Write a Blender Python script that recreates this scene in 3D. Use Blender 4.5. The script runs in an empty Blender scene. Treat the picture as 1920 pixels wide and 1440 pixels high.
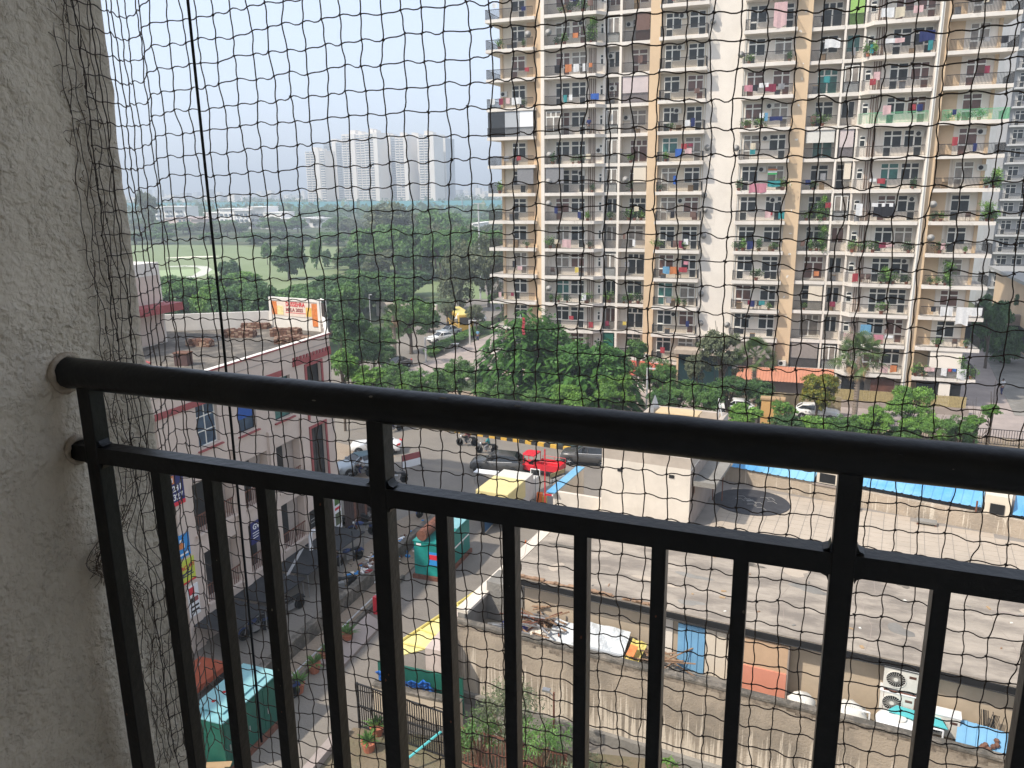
import bpy, math, random
import numpy as np
from mathutils import Vector, Matrix
R = math.radians
rnd = random.Random(7)
scn = bpy.context.scene
col = scn.collection

# ------------------------------------------------------------------ camera
# world frame: X runs along our facade, Y straight out from it, Z up, ground at z = 0
HC = 22.0
CF, CP, CR, CA = 1495.87, 0.241446, -0.013416, 0.351982
def _axes():
    F = Vector((0, math.cos(CP), -math.sin(CP))); U = Vector((0, math.sin(CP), math.cos(CP))); Rt = Vector((1, 0, 0))
    R2 = Rt*math.cos(CR) + U*math.sin(CR); U2 = -Rt*math.sin(CR) + U*math.cos(CR)
    rot = Matrix.Rotation(CA, 3, 'Z')
    return rot @ R2, rot @ U2, rot @ F
AX_R, AX_U, AX_F = _axes()
cam_d = bpy.data.cameras.new('camera'); cam = bpy.data.objects.new('camera', cam_d); col.objects.link(cam)
cam.matrix_world = Matrix(((AX_R.x, AX_U.x, -AX_F.x, 0), (AX_R.y, AX_U.y, -AX_F.y, 0), (AX_R.z, AX_U.z, -AX_F.z, HC), (0, 0, 0, 1)))
cam_d.sensor_width = 36; cam_d.lens = CF/1920*36; cam_d.clip_start = 0.05; cam_d.clip_end = 12000
scn.camera = cam
def ray(x, y): return AX_F + AX_R*((x-960)/CF) - AX_U*((y-720)/CF)
def atY(x, y, Y):                                   # surveyed point at a known distance
    d = ray(x, y); t = Y/d.y; return Vector((d.x*t, Y, HC + d.z*t))
def atZ(x, y, z=0.0):
    d = ray(x, y); t = (z-HC)/d.z; return Vector((d.x*t, d.y*t, z))

# ------------------------------------------------------------------ world, sun, exposure
SUN_EL, SUN_AZ = R(49), Vector((-0.68, -0.73, 0)).normalized()
w = bpy.data.worlds.new('World'); scn.world = w; w.use_nodes = True
nt = w.node_tree; nt.nodes.clear()
sky = nt.nodes.new('ShaderNodeTexSky'); sky.sky_type = 'NISHITA'; sky.sun_disc = False
sky.sun_elevation = SUN_EL; sky.sun_rotation = math.atan2(SUN_AZ.x, SUN_AZ.y)
sky.air_density = 1.0; sky.dust_density = 3.0; sky.ozone_density = 1.5; sky.altitude = 100
mixs = nt.nodes.new('ShaderNodeMix'); mixs.data_type = 'RGBA'; mixs.inputs[0].default_value = 0.55
mixs.inputs[7].default_value = (7.9, 8.8, 10.5, 1)
bg = nt.nodes.new('ShaderNodeBackground'); bg.inputs[1].default_value = 0.12
out = nt.nodes.new('ShaderNodeOutputWorld')
nt.links.new(sky.outputs[0], mixs.inputs[6]); nt.links.new(mixs.outputs[2], bg.inputs[0]); nt.links.new(bg.outputs[0], out.inputs[0])
sd = bpy.data.lights.new('sun', 'SUN'); sd.energy = 3.65; sd.angle = R(1.2); sd.color = (1.0, 0.92, 0.80)
so = bpy.data.objects.new('sun', sd); col.objects.link(so)
to_sun = Vector((SUN_AZ.x*math.cos(SUN_EL), SUN_AZ.y*math.cos(SUN_EL), math.sin(SUN_EL)))
so.rotation_euler = to_sun.to_track_quat('Z', 'Y').to_euler(); so.location = (-60, -60, 90)
scn.view_settings.view_transform = 'Standard'; scn.view_settings.look = 'None'
scn.view_settings.exposure = 0.42; scn.view_settings.gamma = 1.0; scn.view_settings.use_curve_mapping = False
scn.render.engine = 'CYCLES'
scn.cycles.volume_bounces = 0; scn.cycles.max_bounces = 6; scn.cycles.diffuse_bounces = 3; scn.cycles.transparent_max_bounces = 6
scn.cycles.volume_step_rate = 4

# ------------------------------------------------------------------ materials
def M(name, c, rough=.75, var=.2, scale=2.0, bump=0.0, bscale=20, metal=0.0, c2=None, cov=.5, sscale=None, alpha=1, spec=.3, trans=0, stretch=(1, 1, 1), objc=False):
    m = bpy.data.materials.new(name); m.use_nodes = True; n = m.node_tree; b = n.nodes['Principled BSDF']
    b.inputs['Roughness'].default_value = rough; b.inputs['Metallic'].default_value = metal
    b.inputs['Specular IOR Level'].default_value = spec
    if objc:
        g = n.nodes.new('ShaderNodeTexCoord'); src = g.outputs['Object']
    else:
        g = n.nodes.new('ShaderNodeNewGeometry'); src = g.outputs['Position']
    mp = n.nodes.new('ShaderNodeMapping'); mp.inputs['Scale'].default_value = stretch; n.links.new(src, mp.inputs[0]); src = mp.outputs[0]
    nz = n.nodes.new('ShaderNodeTexNoise'); nz.inputs['Scale'].default_value = scale; nz.inputs['Detail'].default_value = 8; nz.inputs['Roughness'].default_value = .65
    n.links.new(src, nz.inputs['Vector'])
    rp = n.nodes.new('ShaderNodeValToRGB'); e = rp.color_ramp.elements
    lo = tuple(v*(1-var) for v in c)+(1,); hi = tuple(min(1, v*(1+var)) for v in c)+(1,)
    e[0].position = .3; e[0].color = lo; e[1].position = .7; e[1].color = hi
    n.links.new(nz.outputs['Fac'], rp.inputs[0]); last = rp.outputs[0]
    if c2:
        n2 = n.nodes.new('ShaderNodeTexNoise'); n2.inputs['Scale'].default_value = sscale or scale*.35; n2.inputs['Detail'].default_value = 10; n2.inputs['Roughness'].default_value = .7
        n.links.new(src, n2.inputs['Vector'])
        r2 = n.nodes.new('ShaderNodeValToRGB'); r2.color_ramp.elements[0].position = cov-.07; r2.color_ramp.elements[1].position = cov+.1
        n.links.new(n2.outputs['Fac'], r2.inputs[0])
        mx = n.nodes.new('ShaderNodeMix'); mx.data_type = 'RGBA'; n.links.new(r2.outputs[0], mx.inputs[0]); n.links.new(last, mx.inputs[7]); mx.inputs[6].default_value = c2+(1,)
        last = mx.outputs[2]
    n.links.new(last, b.inputs['Base Color'])
    if bump:
        n3 = n.nodes.new('ShaderNodeTexNoise'); n3.inputs['Scale'].default_value = bscale; n3.inputs['Detail'].default_value = 8; n.links.new(src, n3.inputs['Vector'])
        bp = n.nodes.new('ShaderNodeBump'); bp.inputs['Strength'].default_value = bump; bp.inputs['Distance'].default_value = 1.0/bscale
        n.links.new(n3.outputs['Fac'], bp.inputs['Height']); n.links.new(bp.outputs[0], b.inputs['Normal'])
    if trans:
        t = n.nodes.new('ShaderNodeBsdfTranslucent'); n.links.new(last, t.inputs[0]); ms = n.nodes.new('ShaderNodeMixShader'); ms.inputs[0].default_value = trans
        n.links.new(b.outputs[0], ms.inputs[1]); n.links.new(t.outputs[0], ms.inputs[2]); n.links.new(ms.outputs[0], n.nodes['Material Output'].inputs[0])
    return m
def leafmat(name, c, c2, sc=.8):
    return M(name, c, .5, .45, 2.2, c2=c2, cov=.47, sscale=sc, trans=.28, spec=.4)
def plaster(name, base, stain, drip, bump=.5, sc=1.2, dcov=.56, dsc=(6, 6, .35), fine=30, vor=False, strong=.12):
    """weathered render: cloudy tone, dark grime, run marks stretched down the wall"""
    m = M(name, base, .85, .10, sc, bump=bump, bscale=fine, c2=stain, cov=.36, sscale=sc*.5)
    n = m.node_tree; b = n.nodes['Principled BSDF']; last = b.inputs['Base Color'].links[0].from_socket
    g = n.nodes.new('ShaderNodeNewGeometry'); mp = n.nodes.new('ShaderNodeMapping'); mp.inputs['Scale'].default_value = dsc
    nz = n.nodes.new('ShaderNodeTexNoise'); nz.inputs['Scale'].default_value = 1; nz.inputs['Detail'].default_value = 7; nz.inputs['Roughness'].default_value = .7
    rp = n.nodes.new('ShaderNodeValToRGB'); rp.color_ramp.elements[0].position = dcov; rp.color_ramp.elements[1].position = dcov+strong
    mx = n.nodes.new('ShaderNodeMix'); mx.data_type = 'RGBA'; mx.inputs[7].default_value = drip+(1,)
    n.links.new(g.outputs['Position'], mp.inputs[0]); n.links.new(mp.outputs[0], nz.inputs['Vector']); n.links.new(nz.outputs['Fac'], rp.inputs[0])
    n.links.new(rp.outputs[0], mx.inputs[0]); n.links.new(last, mx.inputs[6]); n.links.new(mx.outputs[2], b.inputs['Base Color'])
    return m

MT = {}
MT['white'] = plaster('white_wall_paint', (.74, .675, .595), (.67, .605, .525), (.48, .42, .35), .15, .25, .60, (.9, .9, .06))
MT['cream'] = plaster('cream_wall_paint', (.66, .58, .47), (.60, .52, .42), (.50, .43, .35), .15, .25, .60, (.9, .9, .06))
MT['tan'] = plaster('tan_wall_paint', (.63, .465, .30), (.58, .43, .285), (.52, .40, .28), .15, .25, .62, (.9, .9, .06))
MT['fascia'] = plaster('slab_edge_paint', (.68, .63, .57), (.58, .53, .47), (.40, .36, .31), .15, .6, .60, (1.2, 1.2, .8))
MT['glass'] = M('window_glass', (.030, .034, .036), .25, .5, 1.3, spec=.25)
MT['curtain'] = M('curtained_glass', (.22, .19, .16), .3, .4, 1.5, spec=.5)
MT['glassbrown'] = M('brown_curtained_glass', (.12, .055, .04), .3, .4, 1.5, spec=.5)
MT['glassgreen'] = M('green_curtained_glass', (.04, .15, .13), .3, .4, 1.5, spec=.5)
MT['glassblue'] = M('blue_tinted_glass', (.05, .085, .13), .3, .4, 1.5, spec=.3)
MT['frame'] = M('white_window_frame', (.78, .76, .70), .5, .08)
MT['rail'] = M('dark_railing_paint', (.02, .019, .018), .5, .2)
MT['railgreen'] = M('green_railing_paint', (.14, .42, .22), .5, .2)
MT['pipe'] = M('brown_drain_pipe', (.20, .12, .08), .5, .2)
MT['pvc'] = M('grey_pvc', (.5, .5, .5), .45, .1)
MT['acwhite'] = M('off_white_metal', (.62, .60, .55), .5, .1)
MT['black'] = M('black_plastic', (.015, .015, .016), .5, .2)
MT['blackpaint'] = M('black_gloss_paint', (.0045, .005, .0065), .36, .35, 40, bump=.10, bscale=60, c2=(.010, .010, .0105), cov=.42, sscale=9, spec=.35)
MT['asphalt'] = M('worn_asphalt', (.185, .165, .145), .9, .16, .5, bump=.3, bscale=8, c2=(.225, .20, .17), cov=.52, sscale=.09)
MT['concrete'] = M('grey_concrete', (.25, .235, .21), .9, .18, .8, bump=.3, bscale=8, c2=(.17, .16, .145), cov=.42, sscale=.25)
MT['roofslab'] = M('weathered_roof_screed', (.36, .31, .255), .92, .18, 1.1, bump=.3, bscale=9, c2=(.215, .185, .155), cov=.47, sscale=.75, stretch=(.5, 1.3, 1))
MT['terrace'] = M('pale_terrace_tile', (.44, .37, .295), .85, .1, .8, c2=(.37, .315, .25), cov=.38, sscale=.3)
MT['grout'] = M('tile_grout', (.26, .235, .21), .9, .1)
MT['brickpave'] = M('paved_plaza', (.36, .30, .27), .9, .15, .6, c2=(.28, .24, .22), cov=.45, sscale=.2)
MT['earth'] = M('dusty_earth', (.24, .18, .13), .95, .2, .4, bump=.3, bscale=6, c2=(.30, .24, .18), cov=.5, sscale=.15)
MT['scrub'] = M('scrub_ground', (.055, .085, .035), .95, .4, .15, c2=(.10, .10, .05), cov=.45, sscale=.05)
MT['lawn'] = M('golf_turf', (.165, .215, .095), .95, .12, .05, c2=(.20, .245, .12), cov=.5, sscale=.02)
MT['green'] = M('putting_green_turf', (.30, .38, .20), .95, .06, .05)
MT['path'] = M('pale_cart_path', (.55, .55, .47), .9, .08)
MT['sand'] = M('bunker_sand', (.8, .74, .6), .9, .05)
MT['oldwall'] = plaster('rain_streaked_render', (.42, .345, .265), (.27, .23, .185), (.62, .545, .44), .45, .55, .57, (6.5, 6.5, .22), 12, strong=.03)
def lowdrips(m, zmid, k, drip, sc=(7, 7, .16)):
    # lime runs thick on the lower wall, thinning upward, each run with its own ragged top
    n = m.node_tree; b = n.nodes['Principled BSDF']; last = b.inputs['Base Color'].links[0].from_socket
    g = n.nodes.new('ShaderNodeNewGeometry'); mp = n.nodes.new('ShaderNodeMapping'); mp.inputs['Scale'].default_value = sc; nz = n.nodes.new('ShaderNodeTexNoise'); nz.inputs['Detail'].default_value = 6; nz.inputs['Scale'].default_value = 1; nz.inputs['Roughness'].default_value = .75
    sp = n.nodes.new('ShaderNodeSeparateXYZ'); ma = n.nodes.new('ShaderNodeMath'); ma.operation = 'MULTIPLY_ADD'; ma.inputs[1].default_value = -k; ma.inputs[2].default_value = k*zmid
    ad = n.nodes.new('ShaderNodeMath'); ad.operation = 'ADD'; rp = n.nodes.new('ShaderNodeValToRGB'); rp.color_ramp.elements[0].position = .50; rp.color_ramp.elements[1].position = .56
    mx = n.nodes.new('ShaderNodeMix'); mx.data_type = 'RGBA'; mx.inputs[7].default_value = drip+(1,)
    L = n.links.new; L(g.outputs['Position'], mp.inputs[0]); L(mp.outputs[0], nz.inputs['Vector']); L(g.outputs['Position'], sp.inputs[0]); L(sp.outputs[2], ma.inputs[0]); L(nz.outputs['Fac'], ad.inputs[0]); L(ma.outputs[0], ad.inputs[1]); L(ad.outputs[0], rp.inputs[0]); L(rp.outputs[0], mx.inputs[0]); L(last, mx.inputs[6]); L(mx.outputs[2], b.inputs['Base Color']); return m
MT['yardwall'] = lowdrips(M('lime_streaked_render', (.37, .305, .235), .92, .12, .7, bump=.4, bscale=14, c2=(.23, .195, .155), cov=.46, sscale=.33), 1.5, .085, (.60, .52, .42))
MT['oldwalltop'] = M('mossy_wall_coping', (.22, .19, .155), .95, .25, 3, bump=.5, bscale=14, c2=(.10, .09, .075), cov=.52, sscale=2.2)
MT['grime'] = M('black_mould_band', (.12, .095, .07), .95, .4, 4, c2=(.28, .23, .18), cov=.5, sscale=3)
MT['boxwall'] = plaster('off_white_box_render', (.66, .595, .51), (.58, .52, .44), (.40, .35, .30), .4, .8, .63, (3.5, 3.5, .3))
MT['boxside'] = M('raw_grey_render', (.30, .25, .215), .9, .15, 1)  # grey render; also the painted shade on the stair box side
MT['shop'] = plaster('pinkish_shop_paint', (.61, .505, .435), (.56, .465, .40), (.49, .40, .34), .12, .4, .66, (1, 1, .1))
MT['shoptop'] = M('white_parapet_paint', (.70, .66, .60), .8, .1, 1)
MT['shopdark'] = M('shaded_recess_paint', (.40, .34, .30), .85, .1)  # shop paint again, darkened to carry recess shade in its colour
MT['red'] = M('maroon_trim_paint', (.33, .085, .085), .65, .15)
MT['redroof'] = M('red_roof_sheet', (.50, .12, .08), .55, .12, 1)
MT['orangeroof'] = M('orange_roof_sheet', (.50, .22, .14), .55, .1, 1)
MT['blueroof'] = M('blue_roof_sheet', (.10, .32, .58), .45, .12, .6, c2=(.22, .45, .62), cov=.5, sscale=.25)
MT['roofmud'] = M('stained_roof_surface', (.20, .175, .145), .95, .3, 1.4, bump=.4, bscale=6, c2=(.09, .082, .072), cov=.50, sscale=.35)
MT['brick'] = M('old_red_brick', (.155, .08, .055), .9, .35, 3)
MT['teal'] = M('teal_sheet_metal', (.010, .20, .175), .4, .12, 1, c2=(.02, .32, .28), cov=.45)
MT['tealtop'] = M('pale_teal_roof', (.20, .42, .45), .5, .1, 1, c2=(.26, .48, .50), cov=.5)
MT['darkgreen'] = M('dark_green_sheet', (.012, .10, .07), .5, .2)
MT['rust'] = M('rusty_steel', (.17, .07, .045), .8, .35, 6)
MT['steel'] = M('galvanised_steel', (.42, .42, .42), .4, .15, 5, metal=.7)
MT['tyre'] = M('tyre_rubber', (.02, .02, .02), .85, .2)
MT['rim'] = M('alloy_rim', (.5, .5, .5), .35, .1, metal=.8)
MT['carglass'] = M('car_glass', (.012, .014, .016), .08, .3, spec=.7)
MT['silver'] = M('silver_blue_car_paint', (.40, .44, .47), .25, .05, spec=.6, metal=.3)
MT['whitecar'] = M('white_car_paint', (.75, .75, .74), .25, .04, spec=.6)
MT['darkcar'] = M('charcoal_car_paint', (.085, .082, .078), .25, .1, spec=.6, metal=.2)
MT['redpaint'] = M('bright_red_paint', (.62, .02, .035), .4, .1, spec=.5)
MT['redlamp'] = M('red_lens', (.5, .01, .01), .3, .1)
MT['clearlamp'] = M('clear_lens', (.7, .7, .7), .15, .1)
MT['yellow'] = M('pale_yellow_tarpaulin', (.68, .58, .28), .6, .06, 1.5)
MT['yellowd'] = M('bright_yellow_sheet', (.62, .52, .16), .55, .12, 1.5)
MT['buspaint'] = M('school_bus_yellow', (.55, .34, .06), .45, .08)
MT['kyellow'] = M('kerb_yellow_paint', (.60, .36, .06), .8, .15, 3)
MT['kblack'] = M('kerb_black_paint', (.035, .035, .035), .8, .2, 3)
MT['orange'] = M('orange_gate_paint', (.58, .34, .13), .8, .12)
MT['orangebar'] = M('orange_barrier_paint', (.75, .17, .03), .5, .1)
MT['bamboo'] = M('yellow_bamboo_screen', (.36, .285, .135), .8, .25, 6)
MT['compound'] = M('mustard_boundary_wall', (.30, .24, .15), .9, .15)
MT['bluetarp'] = M('blue_tarpaulin', (.02, .13, .48), .5, .25, 3)
MT['yfloor'] = M('translucent_yellow_sheet', (.72, .64, .26), .5, .18, 2, c2=(.45, .40, .22), cov=.38, sscale=1.2)
MT['pink'] = M('salmon_panel', (.60, .25, .17), .6, .06)
MT['bluepanel'] = M('blue_corrugated_panel', (.18, .38, .58), .45, .08)
MT['cyan'] = M('cyan_board', (.10, .48, .50), .5, .08)
MT['sack'] = M('white_plastic_sack', (.66, .64, .58), .6, .08)
MT['sheetmetal'] = M('pale_crumpled_sheet', (.55, .58, .60), .35, .12, 2, bump=.5, bscale=3)
MT['wood'] = M('weathered_wood', (.30, .19, .12), .9, .3, 5)
MT['hay'] = M('dry_wood_twigs', (.33, .26, .16), .9, .25)
MT['alley'] = M('damp_stained_floor', (.19, .16, .11), .8, .25, 1.5, c2=(.30, .255, .20), cov=.5, sscale=.6)
MT['navy'] = M('navy_sign_print', (.02, .025, .13), .5, .1)
MT['signred'] = M('sign_red_print', (.62, .03, .05), .5, .1)
MT['signwhite'] = M('sign_white_print', (.8, .8, .8), .5, .04)
MT['signblue'] = M('sign_blue_print', (.03, .25, .60), .5, .08)
MT['signlime'] = M('sign_lime_print', (.55, .62, .08), .5, .08)
MT['signorange'] = M('sign_orange_print', (.62, .20, .06), .5, .3, 4)
MT['card'] = M('brown_cardboard', (.40, .27, .15), .85, .1)
MT['pot'] = M('terracotta_pot', (.40, .14, .08), .8, .15)
MT['bark'] = M('tree_bark', (.10, .075, .055), .95, .3, 3)
MT['barkgrey'] = M('palm_trunk_bark', (.26, .21, .17), .95, .25, 4)
MT['dish'] = M('satellite_dish_grey', (.34, .33, .31), .5, .08)
MT['skin'] = M('brown_skin', (.26, .14, .09), .6, .05)
MT['hair'] = M('black_hair', (.012, .01, .01), .6, .1)
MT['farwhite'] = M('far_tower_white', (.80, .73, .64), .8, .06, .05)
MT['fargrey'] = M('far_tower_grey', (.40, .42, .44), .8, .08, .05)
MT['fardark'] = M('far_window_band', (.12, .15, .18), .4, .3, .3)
MT['farteal'] = M('far_teal_netting', (.10, .34, .38), .8, .1, .02)
MT['greenmesh'] = M('dark_green_mesh', (.025, .11, .075), .9, .2, 2)
MT['leafdark'] = leafmat('dark_leaf', (.090, .185, .055), (.050, .110, .038))
MT['leafmid'] = leafmat('mid_green_leaf', (.135, .265, .060), (.078, .165, .046))
MT['leafbright'] = leafmat('bright_green_leaf', (.195, .360, .060), (.115, .240, .048))
MT['leafgrey'] = leafmat('dusty_leaf', (.190, .215, .115), (.105, .135, .072))
MT['leafyellow'] = leafmat('yellowing_leaf', (.30, .26, .03), (.10, .17, .03), 2.5)
MT['leafgul'] = leafmat('gulmohar_leaf', (.095, .225, .042), (.046, .125, .032), 1.2)
MT['frond'] = leafmat('palm_frond', (.110, .165, .045), (.055, .100, .030))
MT['dryfrond'] = M('dry_palm_frond', (.33, .22, .13), .9, .25)
CLOTH = {k: M(k+'_cloth', c, .9, .12, 5, trans=.15) for k, c in dict(
    white=(.72, .72, .72), black=(.02, .02, .025), orange=(.55, .20, .08), red=(.36, .05, .06), pink=(.52, .22, .27), palepink=(.62, .42, .42), blue=(.04, .12, .42), skyblue=(.14, .33, .50),
    teal=(.04, .25, .26), green=(.06, .35, .12), lime=(.34, .55, .16), maroon=(.22, .03, .06), cream=(.62, .55, .42), grey=(.25, .25, .26), yellow=(.70, .55, .12), brown=(.18, .11, .09), navy=(.02, .03, .12)).items()}

# ------------------------------------------------------------------ mesh building
class MB:
    def __init__(s): s.v = []; s.f = []; s.m = []; s.mats = []
    def mi(s, m):
        if m not in s.mats: s.mats.append(m)
        return s.mats.index(m)
    def face(s, pts, m=None):
        i = len(s.v); s.v += [tuple(p) for p in pts]; s.f.append(tuple(range(i, i+len(pts)))); s.m.append(m)
    def box(s, x0, x1, y0, y1, z0, z1, m=None, rot=0, piv=None, tf=None):
        P = [(x0, y0, z0), (x1, y0, z0), (x1, y1, z0), (x0, y1, z0), (x0, y0, z1), (x1, y0, z1), (x1, y1, z1), (x0, y1, z1)]
        if rot:
            cx, cy = piv or ((x0+x1)/2, (y0+y1)/2); c, sn = math.cos(rot), math.sin(rot)
            P = [(cx+(a-cx)*c-(b-cy)*sn, cy+(a-cx)*sn+(b-cy)*c, z) for a, b, z in P]
        if tf: P = [tuple(tf @ Vector(p)) for p in P]
        i = len(s.v); s.v += P
        for q in ((0, 3, 2, 1), (4, 5, 6, 7), (0, 1, 5, 4), (1, 2, 6, 5), (2, 3, 7, 6), (3, 0, 4, 7)):
            s.f.append(tuple(i+k for k in q)); s.m.append(m)
    def prism(s, poly, z0, z1, m=None, ms=None):
        n = len(poly); i = len(s.v)
        s.v += [(a, b, z0) for a, b in poly] + [(a, b, z1) for a, b in poly]
        s.f.append(tuple(i+k for k in reversed(range(n)))); s.m.append(m)
        s.f.append(tuple(i+n+k for k in range(n))); s.m.append(m)
        for k in range(n):
            s.f.append((i+k, i+(k+1) % n, i+n+(k+1) % n, i+n+k)); s.m.append(ms or m)
    def tube(s, pts, r, n=6, m=None, cap=True):
        pts = [Vector(p) for p in pts]; rs = r if isinstance(r, (list, tuple)) else [r]*len(pts)
        i0 = len(s.v)
        for k, p in enumerate(pts):
            d = (pts[min(k+1, len(pts)-1)] - pts[max(k-1, 0)]); d = d.normalized() if d.length > 1e-9 else Vector((0, 0, 1))
            a = d.cross(Vector((0, 0, 1)) if abs(d.z) < .9 else Vector((1, 0, 0))).normalized(); b = d.cross(a)
            for j in range(n):
                t = 2*math.pi*j/n; s.v.append(tuple(p + (a*math.cos(t)+b*math.sin(t))*rs[k]))
        for k in range(len(pts)-1):
            for j in range(n):
                a0 = i0+k*n+j; a1 = i0+k*n+(j+1) % n
                s.f.append((a0, a1, a1+n, a0+n)); s.m.append(m)
        if cap:
            s.f.append(tuple(i0+j for j in range(n))); s.m.append(m)
            s.f.append(tuple(i0+(len(pts)-1)*n+j for j in reversed(range(n)))); s.m.append(m)
    def lathe(s, c, prof, n=12, m=None, axis='z'):
        i0 = len(s.v)
        for r, h in prof:
            for j in range(n):
                t = 2*math.pi*j/n; a, b = r*math.cos(t), r*math.sin(t)
                p = {'z': (a, b, h), 'x': (h, a, b), 'y': (a, h, b)}[axis]
                s.v.append((c[0]+p[0], c[1]+p[1], c[2]+p[2]))
        for k in range(len(prof)-1):
            for j in range(n):
                a0 = i0+k*n+j; a1 = i0+k*n+(j+1) % n
                s.f.append((a0, a1, a1+n, a0+n)); s.m.append(m)
        for k in (0, len(prof)-1):
            if prof[k][0] > 1e-6: s.f.append(tuple(i0+k*n+j for j in range(n))); s.m.append(m)
    def mesh(s, name, mat=None, smooth=False):
        me = bpy.data.meshes.new(name); me.from_pydata(s.v, [], s.f)
        mats = []
        for k in s.m:
            k = k or mat
            if k not in mats: mats.append(k)
        for k in mats: me.materials.append(k)
        if len(mats) > 1: me.polygons.foreach_set('material_index', [mats.index(k or mat) for k in s.m])
        if smooth: me.polygons.foreach_set('use_smooth', [True]*len(s.f))
        me.update(); return me
    def build(s, name, mat=None, parent=None, smooth=False, bevel=0, **kw):
        o = bpy.data.objects.new(name, s.mesh(name, mat, smooth)); col.objects.link(o)
        if parent: o.parent = parent
        if bevel:
            b = o.modifiers.new('b', 'BEVEL'); b.width = bevel; b.segments = 2; b.limit_method = 'ANGLE'
        for k, v in kw.items(): o[k] = v
        return o
def ob(name, me, parent=None, loc=None, rz=0, sc=None, **kw):
    o = bpy.data.objects.new(name, me); col.objects.link(o)
    if parent: o.parent = parent
    if loc is not None: o.location = loc
    if rz: o.rotation_euler = (0, 0, rz)
    if sc: o.scale = sc if hasattr(sc, '__len__') else (sc, sc, sc)
    for k, v in kw.items(): o[k] = v
    return o
def thing(name, label, cat, loc=(0, 0, 0), rz=0, group=None, sc=None):
    o = ob(name, None, None, loc, rz, sc); o['label'] = label; o['category'] = cat
    if group: o['group'] = group
    return o
def tag(o, label, cat, group=None):
    o['label'] = label; o['category'] = cat
    if group: o['group'] = group
    return o
def dup(root, loc=None, rz=None, label=None, group=None, sc=None):
    r = root.copy(); col.objects.link(r)
    if loc is not None: r.location = loc
    if rz is not None: r.rotation_euler = (0, 0, rz)
    if sc is not None: r.scale = (sc, sc, sc) if not hasattr(sc, '__len__') else sc
    if label: r['label'] = label
    if group: r['group'] = group
    for ch in list(root.children):
        c = ch.copy(); col.objects.link(c); c.parent = r
        for g in list(ch.children):
            d = g.copy(); col.objects.link(d); d.parent = c
    return r
def struct(name, mb, m, **kw):
    return mb.build(name, m, kind='structure', **kw)
def np_mesh(name, V, F4, mats, smooth=False):
    me = bpy.data.meshes.new(name); V = np.asarray(V, np.float32); F4 = np.asarray(F4, np.int32)
    me.vertices.add(len(V)); me.vertices.foreach_set('co', V.ravel())
    k = F4.shape[1]; me.loops.add(F4.size); me.loops.foreach_set('vertex_index', F4.ravel())
    me.polygons.add(len(F4)); me.polygons.foreach_set('loop_start', np.arange(len(F4), dtype=np.int32)*k)
    me.polygons.foreach_set('loop_total', np.full(len(F4), k, np.int32))
    if smooth: me.polygons.foreach_set('use_smooth', np.ones(len(F4), bool))
    for m in (mats if isinstance(mats, (list, tuple)) else [mats]): me.materials.append(m)
    me.update(); me.validate(); return me
def text(name, s, size, mat, parent, loc, rot, depth=.01, align='CENTER', bold=0.0, sx=1.0):
    c = bpy.data.curves.new(name, 'FONT'); c.body = s; c.size = size; c.extrude = depth; c.align_x = align; c.align_y = 'CENTER'; c.resolution_u = 2; c.offset = bold
    t = bpy.data.objects.new(name, c); col.objects.link(t); bpy.context.view_layer.update()
    me = bpy.data.meshes.new_from_object(t.evaluated_get(bpy.context.evaluated_depsgraph_get())); bpy.data.objects.remove(t)
    me.materials.clear(); me.materials.append(mat)
    o = ob(name, me, parent, loc); o.rotation_euler = rot; o.scale = (sx, 1, 1); return o
# ================================================================== the setting
gm = MB(); gm.box(-4200, 1500, -200, 4300, -.9, -.06); struct('ground', gm, MT['scrub'])
g = MB(); g.prism([(-62, -20), (30, -20), (30, 64), (-14, 64.2), (-36, 66.5), (-42, 92), (-50, 128), (-64, 190), (-80, 250), (-92, 250), (-74, 190), (-62, 128), (-54, 92), (-62, 70)], -.05, 0)
struct('road', g, MT['asphalt'])
g = MB(); g.prism([(-60, 50), (-31, 50), (-31.5, 57), (-60, 64)], -.04, .004); struct('dirt_verge', g, MT['earth'])
g = MB(); g.prism([(-45.5, 84), (-36.5, 84), (-33, 118), (-44.6, 114)], -.05, .12); struct('plaza', g, MT['brickpave'])
g = MB(); g.prism([(-36, 67), (-14, 64.7), (30, 64.5), (60, 64.5), (60, 76.5), (-36, 79)], -.05, .09); struct('garden_bed', g, MT['earth'])
g = MB(); g.prism([(-34, 76.6), (60, 76.6), (60, 140), (-34, 140)], -.05, .02); struct('compound_drive', g, MT['brickpave'])
# golf course
g = MB(); g.prism([(-330, 150), (-60, 150), (-90, 215), (-150, 285), (-330, 268)], -.05, .03); struct('golf_fairway', g, MT['lawn'])
def blob(cx, cy, rx, ry, rot=0, n=28, sd=1, wob=.15):
    q = random.Random(sd); ph = [q.uniform(0, 6.3) for _ in range(3)]; P = []
    for k in range(n):
        t = 2*math.pi*k/n; r = 1+wob*math.sin(2*t+ph[0])+wob*.6*math.sin(3*t+ph[1])
        a, b = rx*r*math.cos(t), ry*r*math.sin(t); P.append((cx+a*math.cos(rot)-b*math.sin(rot), cy+a*math.sin(rot)+b*math.cos(rot)))
    return P
c = atZ(400, 482); g = MB(); g.prism(blob(c.x+14, c.y, 5, 12, .5), 0, .06); g2 = c
g = MB(); c = atZ(362, 482); g.prism(blob(c.x, c.y, 7.5, 2.8, .6, sd=3), -.05, .05); struct('sand_bunker', g, MT['sand'])
g = MB(); c = atZ(318, 512); g.prism(blob(c.x, c.y, 16, 9, .6, sd=5), -.05, .05); struct('putting_green', g, MT['green'])
g = MB()
pp = [atZ(*q) for q in ((300, 527), (340, 524), (372, 517), (388, 506), (378, 500), (350, 499), (318, 500))]
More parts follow.
